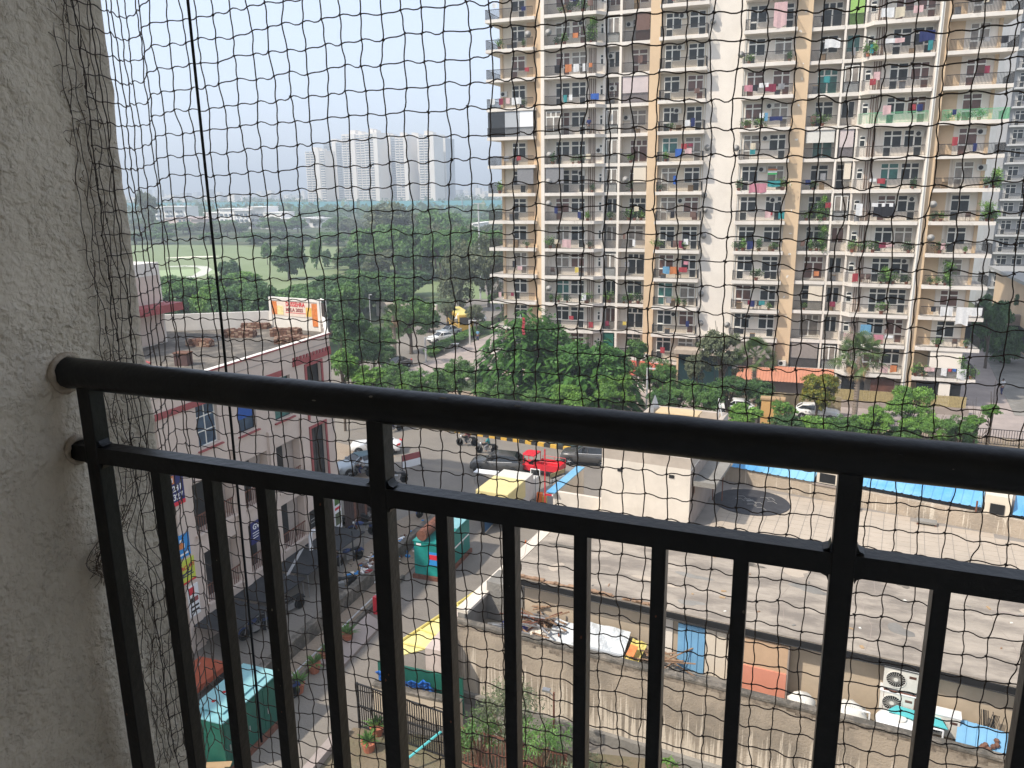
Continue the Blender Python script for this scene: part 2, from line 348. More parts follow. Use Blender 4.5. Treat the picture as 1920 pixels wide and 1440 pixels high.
for a, b in zip(pp, pp[1:]):
    d = (b-a).normalized(); nn = Vector((-d.y, d.x, 0))*1.5
    g.prism([(a-nn)[:2], (b-nn)[:2], (b+nn)[:2], (a+nn)[:2]], -.03, .062)
struct('cart_path', g, MT['path'])

# lane furniture: central drain wall between the two lanes, kerbs
g = MB()
g.box(-22.35, -21.95, 18, 49, 0, .85); g.box(-20.75, -20.55, 18, 37.5, 0, .28); g.box(-20.75, -20.55, 42.5, 48, 0, .28)
ow = g.build('lane_divider_wall', MT['oldwalltop'], None, bevel=.02); tag(ow, 'low stained concrete divider wall between the two lanes', 'wall')
g = MB(); g.box(-21.95, -20.75, 18, 49, .0, .06); struct('verge_strip', g, MT['earth'])

# zebra kerb: black and yellow blocks, each its own part
kb = thing('painted_kerb', 'yellow and black striped kerb along the far side of the junction', 'kerb', (0, 0, 0))
K0, K1 = Vector((-36.2, 65.9, 0)), Vector((-13.8, 62.2, 0)); kd = (K1-K0).normalized(); kn = int((K1-K0).length/.62)
b = MB(); b.box(-.30, .30, -.15, .15, 0, .3); kmY = b.mesh('kerb_block', MT['kyellow']); b = MB(); b.box(-.30, .30, -.15, .15, 0, .3); kmB = b.mesh('kerb_block', MT['kblack'])
for k in range(kn):
    p = K0+kd*(k+.5)*.62; ob('kerb_block', kmY if k % 2 else kmB, kb, p, math.atan2(kd.y, kd.x))

# ------------------------------------------------------------------ near block: slab roof, terrace, stair box, side yard
BR = R(-6)
def blk(name, label, cat='building'):
    return thing(name, label, cat, (-10.5, 29.5, 0), BR)
NB = blk('low_flat_roofed_building', 'low building with grey slab roof and pale tiled terrace beside the lane')
def loc_(x, y):                                     # world -> block frame
    dx, dy = x+10.5, y-29.5; c, s = math.cos(-BR), math.sin(-BR); return dx*c-dy*s, dx*s+dy*c
b = MB(); b.box(-.3, 30, .9, 8.3, 0, 5.25); b.build('wall', M('yard_side_wall_paint', (.47, .38, .28), .85, .12, 1.2, c2=(.40, .33, .25), cov=.45), NB)
b = MB(); b.box(-.9, 30.5, .32, 8.2, 5.25, 5.5); b.build('roof_slab', MT['roofslab'], NB)
q = random.Random(31)
for k in range(9):
    b = MB(); x = -.5+k*2.7+q.uniform(-.6, .6); P = [(x+.25*j*q.uniform(-.5, .5), .5+j*.95) for j in range(9)]
    for (xa, ya), (xb, yb) in zip(P, P[1:]): b.face([(xa-.012, ya, 5.504), (xa+.012, ya, 5.504), (xb+.012, yb, 5.504), (xb-.012, yb, 5.504)])
    b.build('crack_line', MT['boxside'], NB)
for k in range(14):
    b = MB(); b.prism(blob(q.uniform(0, 20), q.uniform(1.2, 7.6), q.uniform(.2, 1.1), q.uniform(.1, .45), 0, 14, k, .3), 5.5, 5.506); b.build('screed_patch', q.choice([MT['boxside'], MT['concrete'], MT['oldwalltop'], MT['terrace']]), NB)
for k in range(40):
    b = MB(); x, y = q.uniform(0, 20), q.uniform(.6, 8); b.box(x, x+q.uniform(.04, .25), y, y+q.uniform(.04, .12), 5.5, 5.53, None, q.uniform(0, 3)); b.build('litter', q.choice([MT['sack'], MT['card'], MT['wood'], MT['concrete']]), NB)
b = MB(); b.box(-.9, 30.5, .25, .318, 5.2, 5.44); b.build('eave_flashing', MT['black'], NB)
b = MB(); b.box(-.1, 30, 8.3, 17.5, 0, 5.35); b.build('terrace_block', MT['boxwall'], NB)
# terrace tiles, nearest 300 as parts
b = MB(); b.prism([(5.22, 8.36), (20.4, 8.36), (20.4, 13.6), (5.22, 15.86)], 5.351, 5.5); b.build('terrace_bed', MT['grout'], NB)
tw, td = 14.4/24, 6.54/12
b = MB(); b.box(-tw/2+.012, tw/2-.012, -td/2+.012, td/2-.012, 0, .012); tm = b.mesh('tile', MT['terrace'])
for i in range(24):
    for j in range(12):
        if td*(j+.9)+8.36 < 15.75-(tw*(i+.5)+.9)*.149: ob('tile', tm, NB, (6+tw*(i+.5), 8.36+td*(j+.5), 5.5+rnd.uniform(0, .003)))
b = MB(); b.box(20.4, 21.0, 8.36, 12.6, 5.35, 5.72); b.build('terrace_kerb', MT['oldwalltop'], NB)
b = MB(); b.prism([(21.0, 8.36), (30, 8.36), (30, 12.1), (21, 13.5)], 5.351, 5.50); b.build('roof_sheet', M('pale_blue_grey_roof', (.42, .43, .44), .7, .08, 1), NB)
BK = Vector((5.1, 15.9)); BA = R(-8.5)
def bk(x, y): return (BK.x+x*math.cos(BA)-y*math.sin(BA), BK.y+x*math.sin(BA)+y*math.cos(BA))
b = MB(); b.prism([bk(0, 0), bk(25, 0), bk(25, .25), bk(0, .25)], 5.0, 6.38); b.build('terrace_parapet', MT['oldwall'], NB)
# stair box on the roof
b = MB(); b.box(.6, 5.15, 8.32, 17.2, 5.36, 8.6); b.build('stair_box', MT['boxwall'], NB)
b = MB(); b.box(5.152, 5.21, 8.4, 17.1, 5.5, 8.5); b.build('stair_box_side_shade', MT['boxside'], NB)  # dark overlay puts the unlit side's shade into its colour
b = MB()
for q in ((.6, 5.15, 16.9, 17.2), (.6, .85, 8.6, 16.9), (4.9, 5.15, 8.6, 16.9), (.6, 5.15, 8.32, 8.6)): b.box(q[0], q[1], q[2], q[3], 8.6, 9.15)
b.build('stair_box_parapet', M('raw_parapet_render', (.43, .37, .31), .9, .15, 1), NB)
b = MB(); b.box(5.21, 6.35, 8.5, 12.2, 7.75, 7.9); b.box(5.21, 6.35, 8.44, 8.5, 7.75, 8.0); b.build('door_canopy', MT['concrete'], NB)
b = MB(); b.box(1.45, 1.7, 8.28, 8.318, 8.0, 8.16); b.build('vent_hole', MT['black'], NB); b = MB(); b.box(4.1, 4.35, 8.28, 8.318, 8.05, 8.21); b.build('vent_hole', MT['black'], NB)
for zz, hh in ((7.2, .5),):
    b = MB(); b.box(5.21, 5.24, 8.55, 9.0, zz, zz+hh); b.build('brick_patch', MT['brick'], NB)
b = MB()
for i in range(2): b.tube([(5.4+.5*i, 12.6, 5.5), (5.4+.5*i, 12.6, 7.8)], .03, 5)
b.build('pipe', MT['rust'], NB)
# low wall with blue cap left of the box, over the lane
b = MB(); b.box(-2.2, .74, 8.9, 9.1, 3.2, 6.1); b.box(-2.35, -2.15, 8.9, 13, 3.2, 6.1); b.build('side_parapet', MT['boxwall'], NB)
b = MB(); b.box(-2.6, -2.1, 8.6, 13.0, 6.1, 6.16); b.build('blue_cap', MT['blueroof'], NB)
# tan tank box and steel cowl on the box roof
w2 = lambda x, y, z: Vector((-10.5+x*math.cos(BR)-y*math.sin(BR), 29.5+x*math.sin(BR)+y*math.cos(BR), z))
o = thing('roof_hatch_box', 'tan box with flat lid on the roof of the white stair box', 'box', w2(2.7, 15.4, 8.61), BR)
b = MB(); b.box(-1.1, 1.1, -.5, .5, 0, .75); b.build('casing', M('tan_hatch_paint', (.45, .32, .17), .8, .1), o); b = MB(); b.box(-1.2, 1.2, -.6, .6, .75, .83); b.build('lid', M('tan_lid_paint', (.55, .42, .25), .8, .1), o)
b = MB(); b.lathe((0, 0, 0), [(.55, 0), (.42, .35), (.16, 1.1), (.02, 1.5)], 4); o = b.build('vent_cowl', MT['steel']); o.location = w2(1.15, 15.9, 8.61); tag(o, 'pyramid shaped steel vent cowl on the white stair box roof', 'vent')
b = MB(); b.tube([(0, 0, 0), (0, 0, 1.5)], .05, 6); b.tube([(0, 0, 1.3), (.35, -.3, .1)], .035, 6); o = b.build('antenna_post', MT['pvc']); o.location = w2(4.7, 16.6, 8.61); tag(o, 'short white braced post at the corner of the stair box roof', 'post')
# black round mat with white marks on the terrace
b = MB(); n = 40
cx, cy = 8.6, 13.0
b.lathe((0, 0, 0), [(2.15, 0), (2.15, .03), (0.01, .035)], n); o = b.build('round_shade_net', M('black_net_sheet', (.045, .045, .05), .8, .3, 3)); o.location = w2(7.35, 13.1, 5.515); o.rotation_euler = (0, 0, BR); o.scale = (.92, .85, 1)
tag(o, 'round black net sheet lying on the terrace behind the stair box', 'net sheet')
b = MB()
for k in range(14):
    a = rnd.uniform(-1, 1); yb = rnd.uniform(-1.1, 1.1)
    b.tube([(a*1.3-.3, yb, 0), (a*1.3, yb+.15, 0), (a*1.3+.25, yb-.2, 0)], .012, 4)
k = b.build('crease', MT['dish'], o); k.location = (0, 0, .045)
# terrace vents against parapet
for i, x in enumerate((12.2, 15.7)):
    o = thing('rooftop_vent_tray', 'small grey raised tray against the terrace wall, %s the dark post' % ('left of' if i == 0 else 'right of'), 'tray', w2(x, 15.3-(x-5.1)*.149, 5.52), BR)
    b = MB(); b.box(-.45, .45, -.22, .22, .1, .2); b.build('tray', MT['concrete'], o)
    for s in (-.4, .4): b = MB(); b.box(s-.03, s+.03, -.2, .2, 0, .1); b.build('leg', MT['rust'], o)
# blue roofed shed row behind the terrace
SH = thing('blue_roofed_shed', 'row of sheds with corrugated blue sheet roofs behind the terrace', 'shed', w2(bk(-5.6, -14.7)[0], bk(-5.6, -14.7)[1], -.95), BR+BA)
def corrug(b, x0, x1, y0, z0, y1, z1, pitch=.22, amp=.035, m=None):
    n = int((x1-x0)/pitch)
    for i in range(n):
        a = x0+(x1-x0)*i/n; c = x0+(x1-x0)*(i+1)/n; w = (c-a)
        for (u0, u1, h0, h1) in ((0, .68, 0, 0), (.68, .8, 0, amp), (.8, .9, amp, amp), (.9, 1, amp, 0)):
            b.face([(a+u0*w, y0, z0+h0), (a+u1*w, y0, z0+h1), (a+u1*w, y1, z1+h1), (a+u0*w, y1, z1+h0)], m)
for (x0, x1, y0, z0, y1, z1) in ((6.3, 10.8, 14.55, 7.4, 16.6, 8.2), (12.1, 18.6, 14.9, 7.55, 17.2, 8.3), (19.9, 24, 14.9, 7.5, 17.2, 8.2), (25.2, 29, 14.9, 7.5, 17.2, 8.2)):
    b = MB(); corrug(b, x0, x1, y0, z0, y1, z1, .42); b.box(x0, x1, y1, y1+.12, z1-.1, z1+.1); b.build('roof_sheet', MT['blueroof'], SH)
b = MB(); b.box(6.5, 29, 15.3, 18.5, .95, 7.2); b.build('wall', MT['boxside'], SH)
b = MB(); b.box(10.9, 12.0, 14.8, 17, 7.3, 8.0); b.build('dormer_wall', MT['cream'], SH); b = MB(); b.box(18.7, 19.8, 14.85, 17, 7.0, 8.3); b.build('dormer_wall', MT['cream'], SH); b = MB(); b.box(24.1, 25.1, 14.85, 17, 7.0, 8.3); b.build('dormer_wall', MT['cream'], SH)
for x0, x1 in ((11.05, 11.85), (18.95, 19.55), (24.3, 24.95)):
    b = MB(); b.box(x0, x1, 14.78, 14.84, 7.4, 7.9); b.build('opening', MT['black'], SH)
for x in (18.4, 20.6, 24.1, 25.9, 27.5):
    b = MB(); b.tube([(x, 14.8, 5.5), (x, 14.8, 7.9)], .045, 5); b.build('post', MT['rust'], SH)
b = MB(); b.box(10.7, 12.4, 14.62, 14.95, 7.25, 7.33); b.build('dark_ledge', MT['boxside'], SH)

# side yard (alley) and its outer wall
YD = thing('yard_retaining_wall', 'tall rain streaked boundary wall with mossy coping below the yard', 'wall', w2(0, 0, 0), BR)
b = MB(); b.box(-2.6, 30, -1.45, -1.22, 0, 3.75); b.build('wall_face', MT['yardwall'], YD)
b = MB(); b.box(-2.75, 30, -1.5, -1.17, 3.75, 3.85)
b.build('coping', MT['oldwalltop'], YD)
b = MB()
for i in range(110):
    x = -2.6+i*.3; h = .12+.16*abs(math.sin(i*.7))*rnd.uniform(.4, 1.6); b.box(x, x+.3, -1.458, -1.44, 3.75-h, 3.75)
b.build('mould_band', MT['grime'], YD)
b = MB(); b.box(-2.6, -2.25, -1.1, 9.0, 0, 4.0); b.build('lane_side_wall', MT['concrete'], YD)
b = MB(); b.box(-2.72, -2.13, -1.05, 9.0, 4.0, 4.14); b.build('lane_side_coping', MT['boxwall'], YD)
b = MB(); b.box(-2.25, 30, -1.21, .89, 0, 2.75); b.build('yard_floor', MT['alley'], YD)
b = MB(); b.box(1.8, 8.9, -1.2, .88, 2.751, 2.9); b.build('yard_plinth', MT['concrete'], YD)
b = MB(); b.box(-2.24, -.35, .95, 2.2, 2.75, 4.6); b.build('corner_block', MT['concrete'], YD)
# brick courses laid bare at wall foot
b = MB(); b.box(-2.6, 14, -1.65, -1.46, 0, .5); b.build('plinth', MT['concrete'], YD)
def pw(name, label, cat, x, y, z, rz=0):
    y = .9+(y-.35)*.62; return thing(name, label, cat, w2(x, y, z), BR+rz)
# AC condensers
def condenser(label, x, y, z, rz=0, group=None):
    o = pw('air_conditioner_unit', label, 'air conditioner', x, y, z, rz)
    if group: o['group'] = group
    o.scale = (1.25, 1.25, 1.2)
    b = MB(); b.box(-.45, .45, -.17, .17, .06, .74); b.build('casing', MT['acwhite'], o, bevel=.02)
    b = MB(); b.box(-.47, .47, -.19, .19, .74, .77); b.build('top_plate', MT['signwhite'], o)
    b = MB(); b.lathe((-.13, -.172, .4), [(.27, 0), (.27, -.02), (.25, -.02), (.25, .0)], 20, None, 'y'); b.build('fan_ring', MT['acwhite'], o)
    b = MB(); b.lathe((-.13, -.176, .4), [(.25, 0), (.001, 0)], 20, None, 'y'); b.build('fan_well', MT['black'], o)
    b = MB()
    for k in range(22):
        t = k*math.pi*2/22; b.tube([(-.13+.05*math.cos(t), -.19, .4+.05*math.sin(t)), (-.13+.25*math.cos(t+.15), -.19, .4+.25*math.sin(t+.15))], .004, 4)
    b.lathe((-.13, -.195, .4), [(.06, 0), (.06, -.01), (.001, -.01)], 10, None, 'y'); b.build('fan_guard', MT['acwhite'], o)
    b = MB(); b.box(.2, .38, -.176, -.172, .52, .6); b.build('badge', MT['maroon'] if 'maroon' in MT else MT['glassbrown'], o)
    for s in (-.35, .35): b = MB(); b.box(s-.03, s+.03, -.16, .16, 0, .06); b.build('foot', MT['black'], o)
    return o
q = w2(13.1, -.25, 2.75)
condenser('white condenser stacked on top against the yard wall, round fan', 14.8, -.35, 4.3)
condenser('lower white condenser with round fan below the stacked one', 14.75, -.35, 3.33)
condenser('off white condenser on the yard floor behind the cyan board', 16.2, -.6, 3.0)
o = pw('condenser_stand', 'rusty steel frame carrying the two stacked condensers', 'stand', 14.8, -.35, 2.75)
b = MB()
for x in (-.5, .5):
    for y in (-.2, .2): b.tube([(x, y, 0), (x, y, 1.56)], .02, 4)
for z in (.58, 1.53):
    b.box(-.5, .5, -.2, -.16, z-.03, z); b.box(-.5, .5, .16, .2, z-.03, z)
b.build('frame', MT['rust'], o)
b = MB()
for k in range(9):
    x = 15.9+rnd.uniform(-.2, .3); b.tube([(x-14, .18-.4, 2.6), (x-14+.08, .1-.4, 2.0+rnd.uniform(-.1, .1)), (x-14+.25, .1-.4, 1.7+rnd.uniform(0, .2)), (x-14+.35, .16-.4, 2.5)], .012, 4)
o = b.build('cable_loops', MT['black']); o.location = w2(15.6, .78, 1.6); o.rotation_euler = (0, 0, BR); tag(o, 'loops of grey cable hanging on the yard wall right of the condensers', 'cable')
def tank(label, x, y, z, r):
    o = pw('white_water_tank', label, 'tank', x, y, z)
    b = MB(); b.lathe((0, 0, 0), [(r, 0), (r, .28), (r*.96, .34), (r*.55, .42), (r*.5, .40), (.001, .46)], 24); b.build('drum', MT['signwhite'], o, True)
    b = MB(); b.lathe((r*.1, 0, .43), [(r*.3, 0), (r*.3, .05), (.001, .06)], 14); b.build('lid', MT['sack'], o)
tank('large white plastic tank lid right of the sacks near the coping', 14.8, -1.8, 3.25, .72)
def sack(label, x, y, z, r, sd):
    q = random.Random(sd); b = MB(); n = 14; prof = [(r*.9, 0), (r*1.05, .2*r), (r*.9, .6*r), (r*.55, .95*r), (r*.15, 1.1*r), (.001, 1.12*r)]
    b.lathe((0, 0, 0), prof, n); b.v = [(a*q.uniform(.85, 1.12), c*q.uniform(.85, 1.12), d*q.uniform(.93, 1.07)) for a, c, d in b.v]
    o = b.build('white_sack', MT['sack'], None, True); o.location = w2(x, .9+(y-.35)*.62, z); tag(o, label, 'sack')
    b = MB()
    for k in range(5):
        b.tube([(r*.2*k-.5*r, -.9*r, .2*r), (r*.16*k-.4*r, -.7*r, .7*r), (r*.1*k-.2*r, -.2*r, 1.08*r)], .012, 4)
    b.build('fold', MT['acwhite'], o)
sack('white bulging sack by the coping, left one of the pair', 11.6, -1.75, 3.2, .5, 2); sack('white bulging sack by the coping, nearer the condensers', 13.25, -1.75, 3.15, .62, 5)
o = pw('cyan_board', 'flat cyan board leaning over the tank beside the condensers', 'board', 15.35, -1.3, 3.75); b = MB(); b.prism([(-.9, -.1), (.2, -.3), (1.0, -.35), (.8, .2), (-.6, .35)], 0, .03); o2 = b.build('panel', MT['cyan'], o)
o = pw('blue_corrugated_sheet', 'blue corrugated sheet weighted with red stones at the far right of the yard', 'sheet', 17.4, -1.5, 3.45, 0); o.rotation_euler = (R(28), 0, BR-.1)
b = MB(); corrug(b, -.75, .75, -.62, 0, .62, 0, .3, .03); b.build('sheet', MT['bluepanel'], o)
for k in range(9):
    b = MB(); b.lathe((0, 0, 0), [(.08, 0), (.1, .06), (.06, .13), (.001, .14)], 6); s = b.build('stone', MT['brick'], o); s.location = (rnd.uniform(0, .6), rnd.uniform(-.45, .25), .03)
b = MB(); b.tube([(0, 0, 0), (1.3, .15, 0)], .06, 8); o = b.build('white_pipe', MT['signwhite']); o.location = w2(18.4, -.7, 3.2); o.rotation_euler = (0, 0, BR); tag(o, 'white plastic pipe lying beside the blue corrugated sheet', 'pipe')
for k in range(2):
    b = MB(); b.tube([(0, 0, 0), (0, 0, 1.1)], .03, 5); b.tube([(0, 0, 1.1), (-.35, 0, 1.1)], .03, 5); o = b.build('white_pipe_bend', MT['signwhite']); o.location = w2(13.9+2.3*k, -.75, 2.75); o.rotation_euler = (0, 0, BR); tag(o, 'thin white pipe bend standing %s the large white tank' % ('left of' if k == 0 else 'right of'), 'pipe')
# panels, lean-to and junk in the yard
o = pw('salmon_panelled_kiosk', 'lean-to cabin with a salmon painted lower panel against the yard wall', 'cabin', 10.1, -.15, 2.75)
b = MB(); b.box(-.9, .85, -.25, .4, 1.15, 2.3); b.build('upper_panel', M('tan_cabin_paint', (.50, .34, .22), .8, .08), o)
b = MB(); b.box(-.9, .85, -.32, .4, 0, 1.15); b.build('lower_panel', MT['pink'], o)
b = MB(); b.box(.85, .9, -.3, .4, 0, 2.3); b.build('side', MT['boxside'], o)
o = pw('blue_corrugated_gate', 'blue and cream corrugated panels standing against the yard wall', 'panel', 7.45, -.12, 2.9)
for i in range(4): b = MB(); b.box(-.75+.27*i, -.50+.27*i, -.08, 0, 0, 2.0); b.box(-.52+.27*i, -.48+.27*i, -.11, 0, 0, 2.0); b.build('blue_sheet', MT['bluepanel'], o)
for i in range(3): b = MB(); b.box(.36+.42*i, .74+.42*i, -.06, 0, 0, 2.0); b.build('cream_sheet', MT['cream'], o)
b = MB(); b.box(5.7, 6.4, .85, .898, 3.2, 4.9); b.build('pale_patch', MT['white'], YD)
o = pw('timber_pile', 'heap of broken timber frames and poles at the left end of the yard', 'timber', .7, -.6, 3.1)
for k in range(36):
    b = MB(); L = rnd.uniform(.5, 1.1); b.box(-L, L, -.035, .035, -.025, .025); s = b.build('pole', rnd.choice([MT['wood'], MT['steel'], MT['rust'], MT['wood']]), o)
    s.location = (rnd.uniform(-1.3, 1.0), rnd.uniform(-.7, .7), .15+.035*k*rnd.uniform(.4, 1)); s.rotation_euler = (rnd.uniform(-.3, .3), rnd.uniform(-.35, .35), rnd.uniform(-1.2, 1.2))
o = pw('lattice_frame', 'rusty lattice frame lying in front of the blue corrugated panels', 'frame', 6.3, -1.1, 3.2)
for k in range(14):
    b = MB(); L = rnd.uniform(.5, .9); b.box(-L, L, -.025, .025, -.02, .02); s = b.build('slat', MT['wood'], o); s.location = (rnd.uniform(-.9, .7), rnd.uniform(-.5, .3), .1+.05*k*.7); s.rotation_euler = (0, rnd.uniform(-.4, .4), rnd.choice([0, 0, 1.4, .7]))
def sheet(label, x, y, z, w, h, mt, rx=.6, rz=0, name='metal_sheet', cat='sheet', t=.03):
    o = pw(name, label, cat, x, y, z, rz); n = 8; b = MB(); P = {}
    q = random.Random(label)
    for i in range(n+1):
        for j in range(n+1): P[i, j] = (-w/2+w*i/n, -h/2+h*j/n, q.uniform(-.03, .03)+.06*math.sin(i*1.3+j))
    for i in range(n):
        for j in range(n): b.face([P[i, j], P[i+1, j], P[i+1, j+1], P[i, j+1]])
    b.face([(-w/2, -h/2, -t), (w/2, -h/2, -t), (w/2, h/2, -t), (-w/2, h/2, -t)])
    s = b.build('panel', mt, o); s.rotation_euler = (rx, 0, 0); return o
sheet('crumpled pale metal sheet left of the black hood', 2.0, -1.25, 3.4, 1.5, 1.4, MT['sheetmetal'], .6, -.2)
o = sheet('large pale blue metal hood lid on its side in the yard', 3.75, -1.1, 3.55, 1.9, 1.5, MT['sheetmetal'], .6, 0)
b = MB(); b.box(-.9, .95, -.62, -.5, -.45, 0); b.build('dark_side', MT['fargrey'], o)
o = sheet('yellow printed board lying right of the metal hood', 5.05, -1.2, 3.35, .65, 1.4, MT['yellowd'], .5, -.15, 'printed_board', 'board')
b = MB(); b.box(-.15, .18, -.25, .25, .33, .36); s = b.build('picture', MT['signorange'], o); s.rotation_euler = (.5, 0, 0)
o = sheet('yellow strip board under the timber pile', .9, -1.75, 2.95, 1.3, .3, MT['yellowd'], .5, 0, 'printed_board', 'board')
o = sheet('white torn board beside the timber pile', .75, -1.35, 3.1, 1.0, .9, MT['white'], .5, .1, 'torn_board', 'board')
o = pw('dark_parasol_sheet', 'dark sheet with two red and white round badges in yard corner', 'sheet', -.6, -.6, 2.78)
b = MB(); b.box(-.8, .6, -.7, .6, 0, .05); b.build('sheet', MT['navy'], o)
for k in range(2):
    b = MB(); b.lathe((-.2+.45*k, -.2-.2*k, .06), [(.17, 0), (.17, .01), (.001, .012)], 16); b.build('badge_ring', MT['signwhite'], o); b = MB(); b.lathe((-.2+.45*k, -.2-.2*k, .075), [(.09, 0), (.001, .01)], 16); b.build('badge_centre', MT['signred'], o)
# dark debris strip along the eave
b = MB()
for k in range(90):
    x = rnd.uniform(-.6, 6); b.box(x, x+rnd.uniform(.05, .3), .33, .45+rnd.uniform(0, .1), 5.5, 5.52+rnd.uniform(0, .1))
o = b.build('eave_debris', MT['wood'], None, kind='stuff'); o.location = w2(0, 0, 0); o.rotation_euler = (0, 0, BR)
b = MB(); b.tube([(-.6, 0, 0), (3, -.02, .05), (8, .03, 0), (14, 0, .06), (20, .02, 0)], .02, 5); o = b.build('eave_cable', MT['black']); o.location = w2(0, .22, 5.16); o.rotation_euler = (0, 0, BR); tag(o, 'black cable running along the slab roof edge above the yard', 'cable')

# yellow translucent lean-to, pink wall, blue tarp, low cream wall left of the yard
o = thing('translucent_yellow_awning', 'yellow translucent sheet awning beside the boundary wall corner', 'awning', (0, 0, 0))
b = MB(); P = [(-13.5, 33.6, 3.0), (-13.0, 31.8, 3.05), (-13.6, 28.2, 2.7), (-15.6, 27.0, 2.3), (-15.7, 28.0, 2.45)]
b.face(P); b.face([(x, y, z-.04) for x, y, z in reversed(P)]); b.build('sheet', MT['yfloor'], o)
for i in range(6):
    t = i/5; a = Vector((-15.7, 27.9, 2.5)).lerp(Vector((-13.55, 33.5, 3.05)), t); c = Vector((-13.9, 27.6, 2.65)).lerp(Vector((-13.0, 32, 3.1)), t)
    b = MB(); b.tube([a, c], .035, 5); b.build('batten', MT['yellowd'], o)
b = MB(); b.tube([(-15.75, 27.9, 2.5), (-13.5, 33.6, 3.05)], .06, 6); b.build('edge_pole', MT['yellowd'], o)
b = MB(); b.box(-14.0, -13.15, 27.0, 30.2, 0, 3.1); o = b.build('pink_pillar_wall', M('pale_pink_render', (.52, .43, .38), .85, .1)); tag(o, 'pale pink wall block between the yellow awning and streaked wall', 'wall')
b = MB(); b.box(-16.2, -12.2, 26.75, 26.85, .4, 2.15); o = b.build('green_mesh_screen', MT['darkgreen']); tag(o, 'dark green sheet screen under the yellow awning', 'screen')
b = MB(); n = 14; P = {}
for i in range(n+1):
    for j in range(5):
        x = -16.1+2.6*i/n; P[i, j] = (x, 26.62-.25*j/4+.06*math.sin(i*1.9+j), 1.25+.75*(j/4)*(1-.3*math.sin(i/n*3.1))+.08*math.sin(i*2.3+j*1.2))
for i in range(n):
    for j in range(4): b.face([P[i, j], P[i+1, j], P[i+1, j+1], P[i, j+1]])
o = b.build('blue_tarpaulin', MT['bluetarp'], None, True); s = o.modifiers.new('s', 'SOLIDIFY'); s.thickness = .02; tag(o, 'crumpled blue tarpaulin draped over the low cream wall', 'tarpaulin')
b = MB(); b.box(-16.2, -12.1, 26.2, 26.45, 0, 1.35); b.box(-16.2, -12.1, 26.12, 26.5, 1.35, 1.42, MT['oldwalltop']); o = b.build('low_cream_wall', M('flaking_cream_wall', (.56, .47, .36), .85, .1, 1, c2=(.42, .33, .26), cov=.33)); tag(o, 'low cream wall with flaking paint below the blue tarpaulin', 'wall')
# barred gate and fence
def bars(x0, x1, y, z0, z1, n, parent, name='bar', w=.03, m=None):
    b = MB(); b.box(-w/2, w/2, -w/2, w/2, 0, z1-z0); me = b.mesh(name, m or MT['rail'])
    for i in range(n):
        p = Vector((x0[0], x0[1], z0)).lerp(Vector((x1[0], x1[1], z0)), (i+.5)/n); ob(name, me, parent, p)
def barfence(name, label, cat, p0, p1, h, n, m=None, z0=.1):
    o = thing(name, label, cat, (0, 0, 0)); bars(p0, p1, 0, z0, h-.03, n, o, 'bar', .035, m)
    d = Vector((p1[0]-p0[0], p1[1]-p0[1], 0)); a = math.atan2(d.y, d.x)
    for z in (z0, h*.5, h-.05):
        b = MB(); b.box(0, d.length, -.03, .03, 0, .05); r = b.build('rail', m or MT['rail'], o); r.location = (p0[0], p0[1], z); r.rotation_euler = (0, 0, a)
    for k in range(3):
        b = MB(); b.box(-.04, .04, -.04, .04, 0, h+.02); r = b.build('post', m or MT['rail'], o); r.location = Vector((p0[0], p0[1], 0)).lerp(Vector((p1[0], p1[1], 0)), k/2)
    return o
barfence('barred_sliding_gate', 'black barred metal gate closing the lane below the cream wall', 'gate', (-16.25, 25.1), (-11.6, 24.5), 2.15, 42)
barfence('rusty_garden_fence', 'rusty barred fence behind the shrubs right of the black gate', 'fence', (-11.4, 24.5), (-7.0, 24.3), 1.7, 30, MT['rust'])
g = MB(); g.prism([(-16.5, 10), (8, 10), (20, 22), (20, 26.0), (-2, 27.6), (-16.5, 25.0)], -.04, .03); struct('garden', g, M('garden_soil', (.13, .12, .07), .95, .3, 1, bump=.4, bscale=6, c2=(.19, .15, .10), cov=.5, sscale=.5))
g = MB(); g.box(-16.9, -16.5, 12, 24.6, 0, .35); o = g.build('garden_edge_kerb', MT['brickpave']); tag(o, 'low pinkish kerb edging the garden beside the lane', 'kerb')
b = MB(); b.tube([(-13.9, 22.4, .1), (-12.2, 24.6, 1.2)], .05, 6); o = b.build('cyan_pole', MT['cyan']); tag(o, 'cyan plastic pole leaning against the black gate', 'pole')
o = thing('garden_lamp', 'thin rusty lamp post in front of the streaked wall', 'lamp', (-7.9, 25.7, 0)); b = MB(); b.tube([(0, 0, 0), (0, 0, 3.2)], .04, 6); b.build('pole', MT['rust'], o); b = MB(); b.box(-.45, -.15, -.1, .1, 3.2, 3.28); b.tube([(0, 0, 3.0), (-.2, 0, 3.2)], .02, 5); b.build('lamp_head', MT['steel'], o)
b = MB(); b.box(-9, 8, 27.0, 27.35, 0, .35, None, BR, (-10.5, 29.5)); o = b.build('garden_rubble_kerb', MT['brick']); tag(o, 'broken brick edging at the foot of the streaked wall', 'kerb'); o.location.y = -2.0
# ================================================================== apartment tower
TY = 86.9; FH = 3.05; LEV = list(range(6, -9, -1))             # level index: 6 is the first floor slab
def zs(i): return 22-.97-FH*i                                   # underside of slab i
TW = thing('apartment_tower', 'tall white and tan apartment tower with balconies on every floor', 'apartment building', (0, TY, 0))
ZT = zs(-9)+.4
def tbox(name, m, x0, x1, y0, y1, z0=0, z1=ZT, parent=TW):
    b = MB(); b.box(x0, x1, y0, y1, z0, z1); return b.build(name, m, parent)
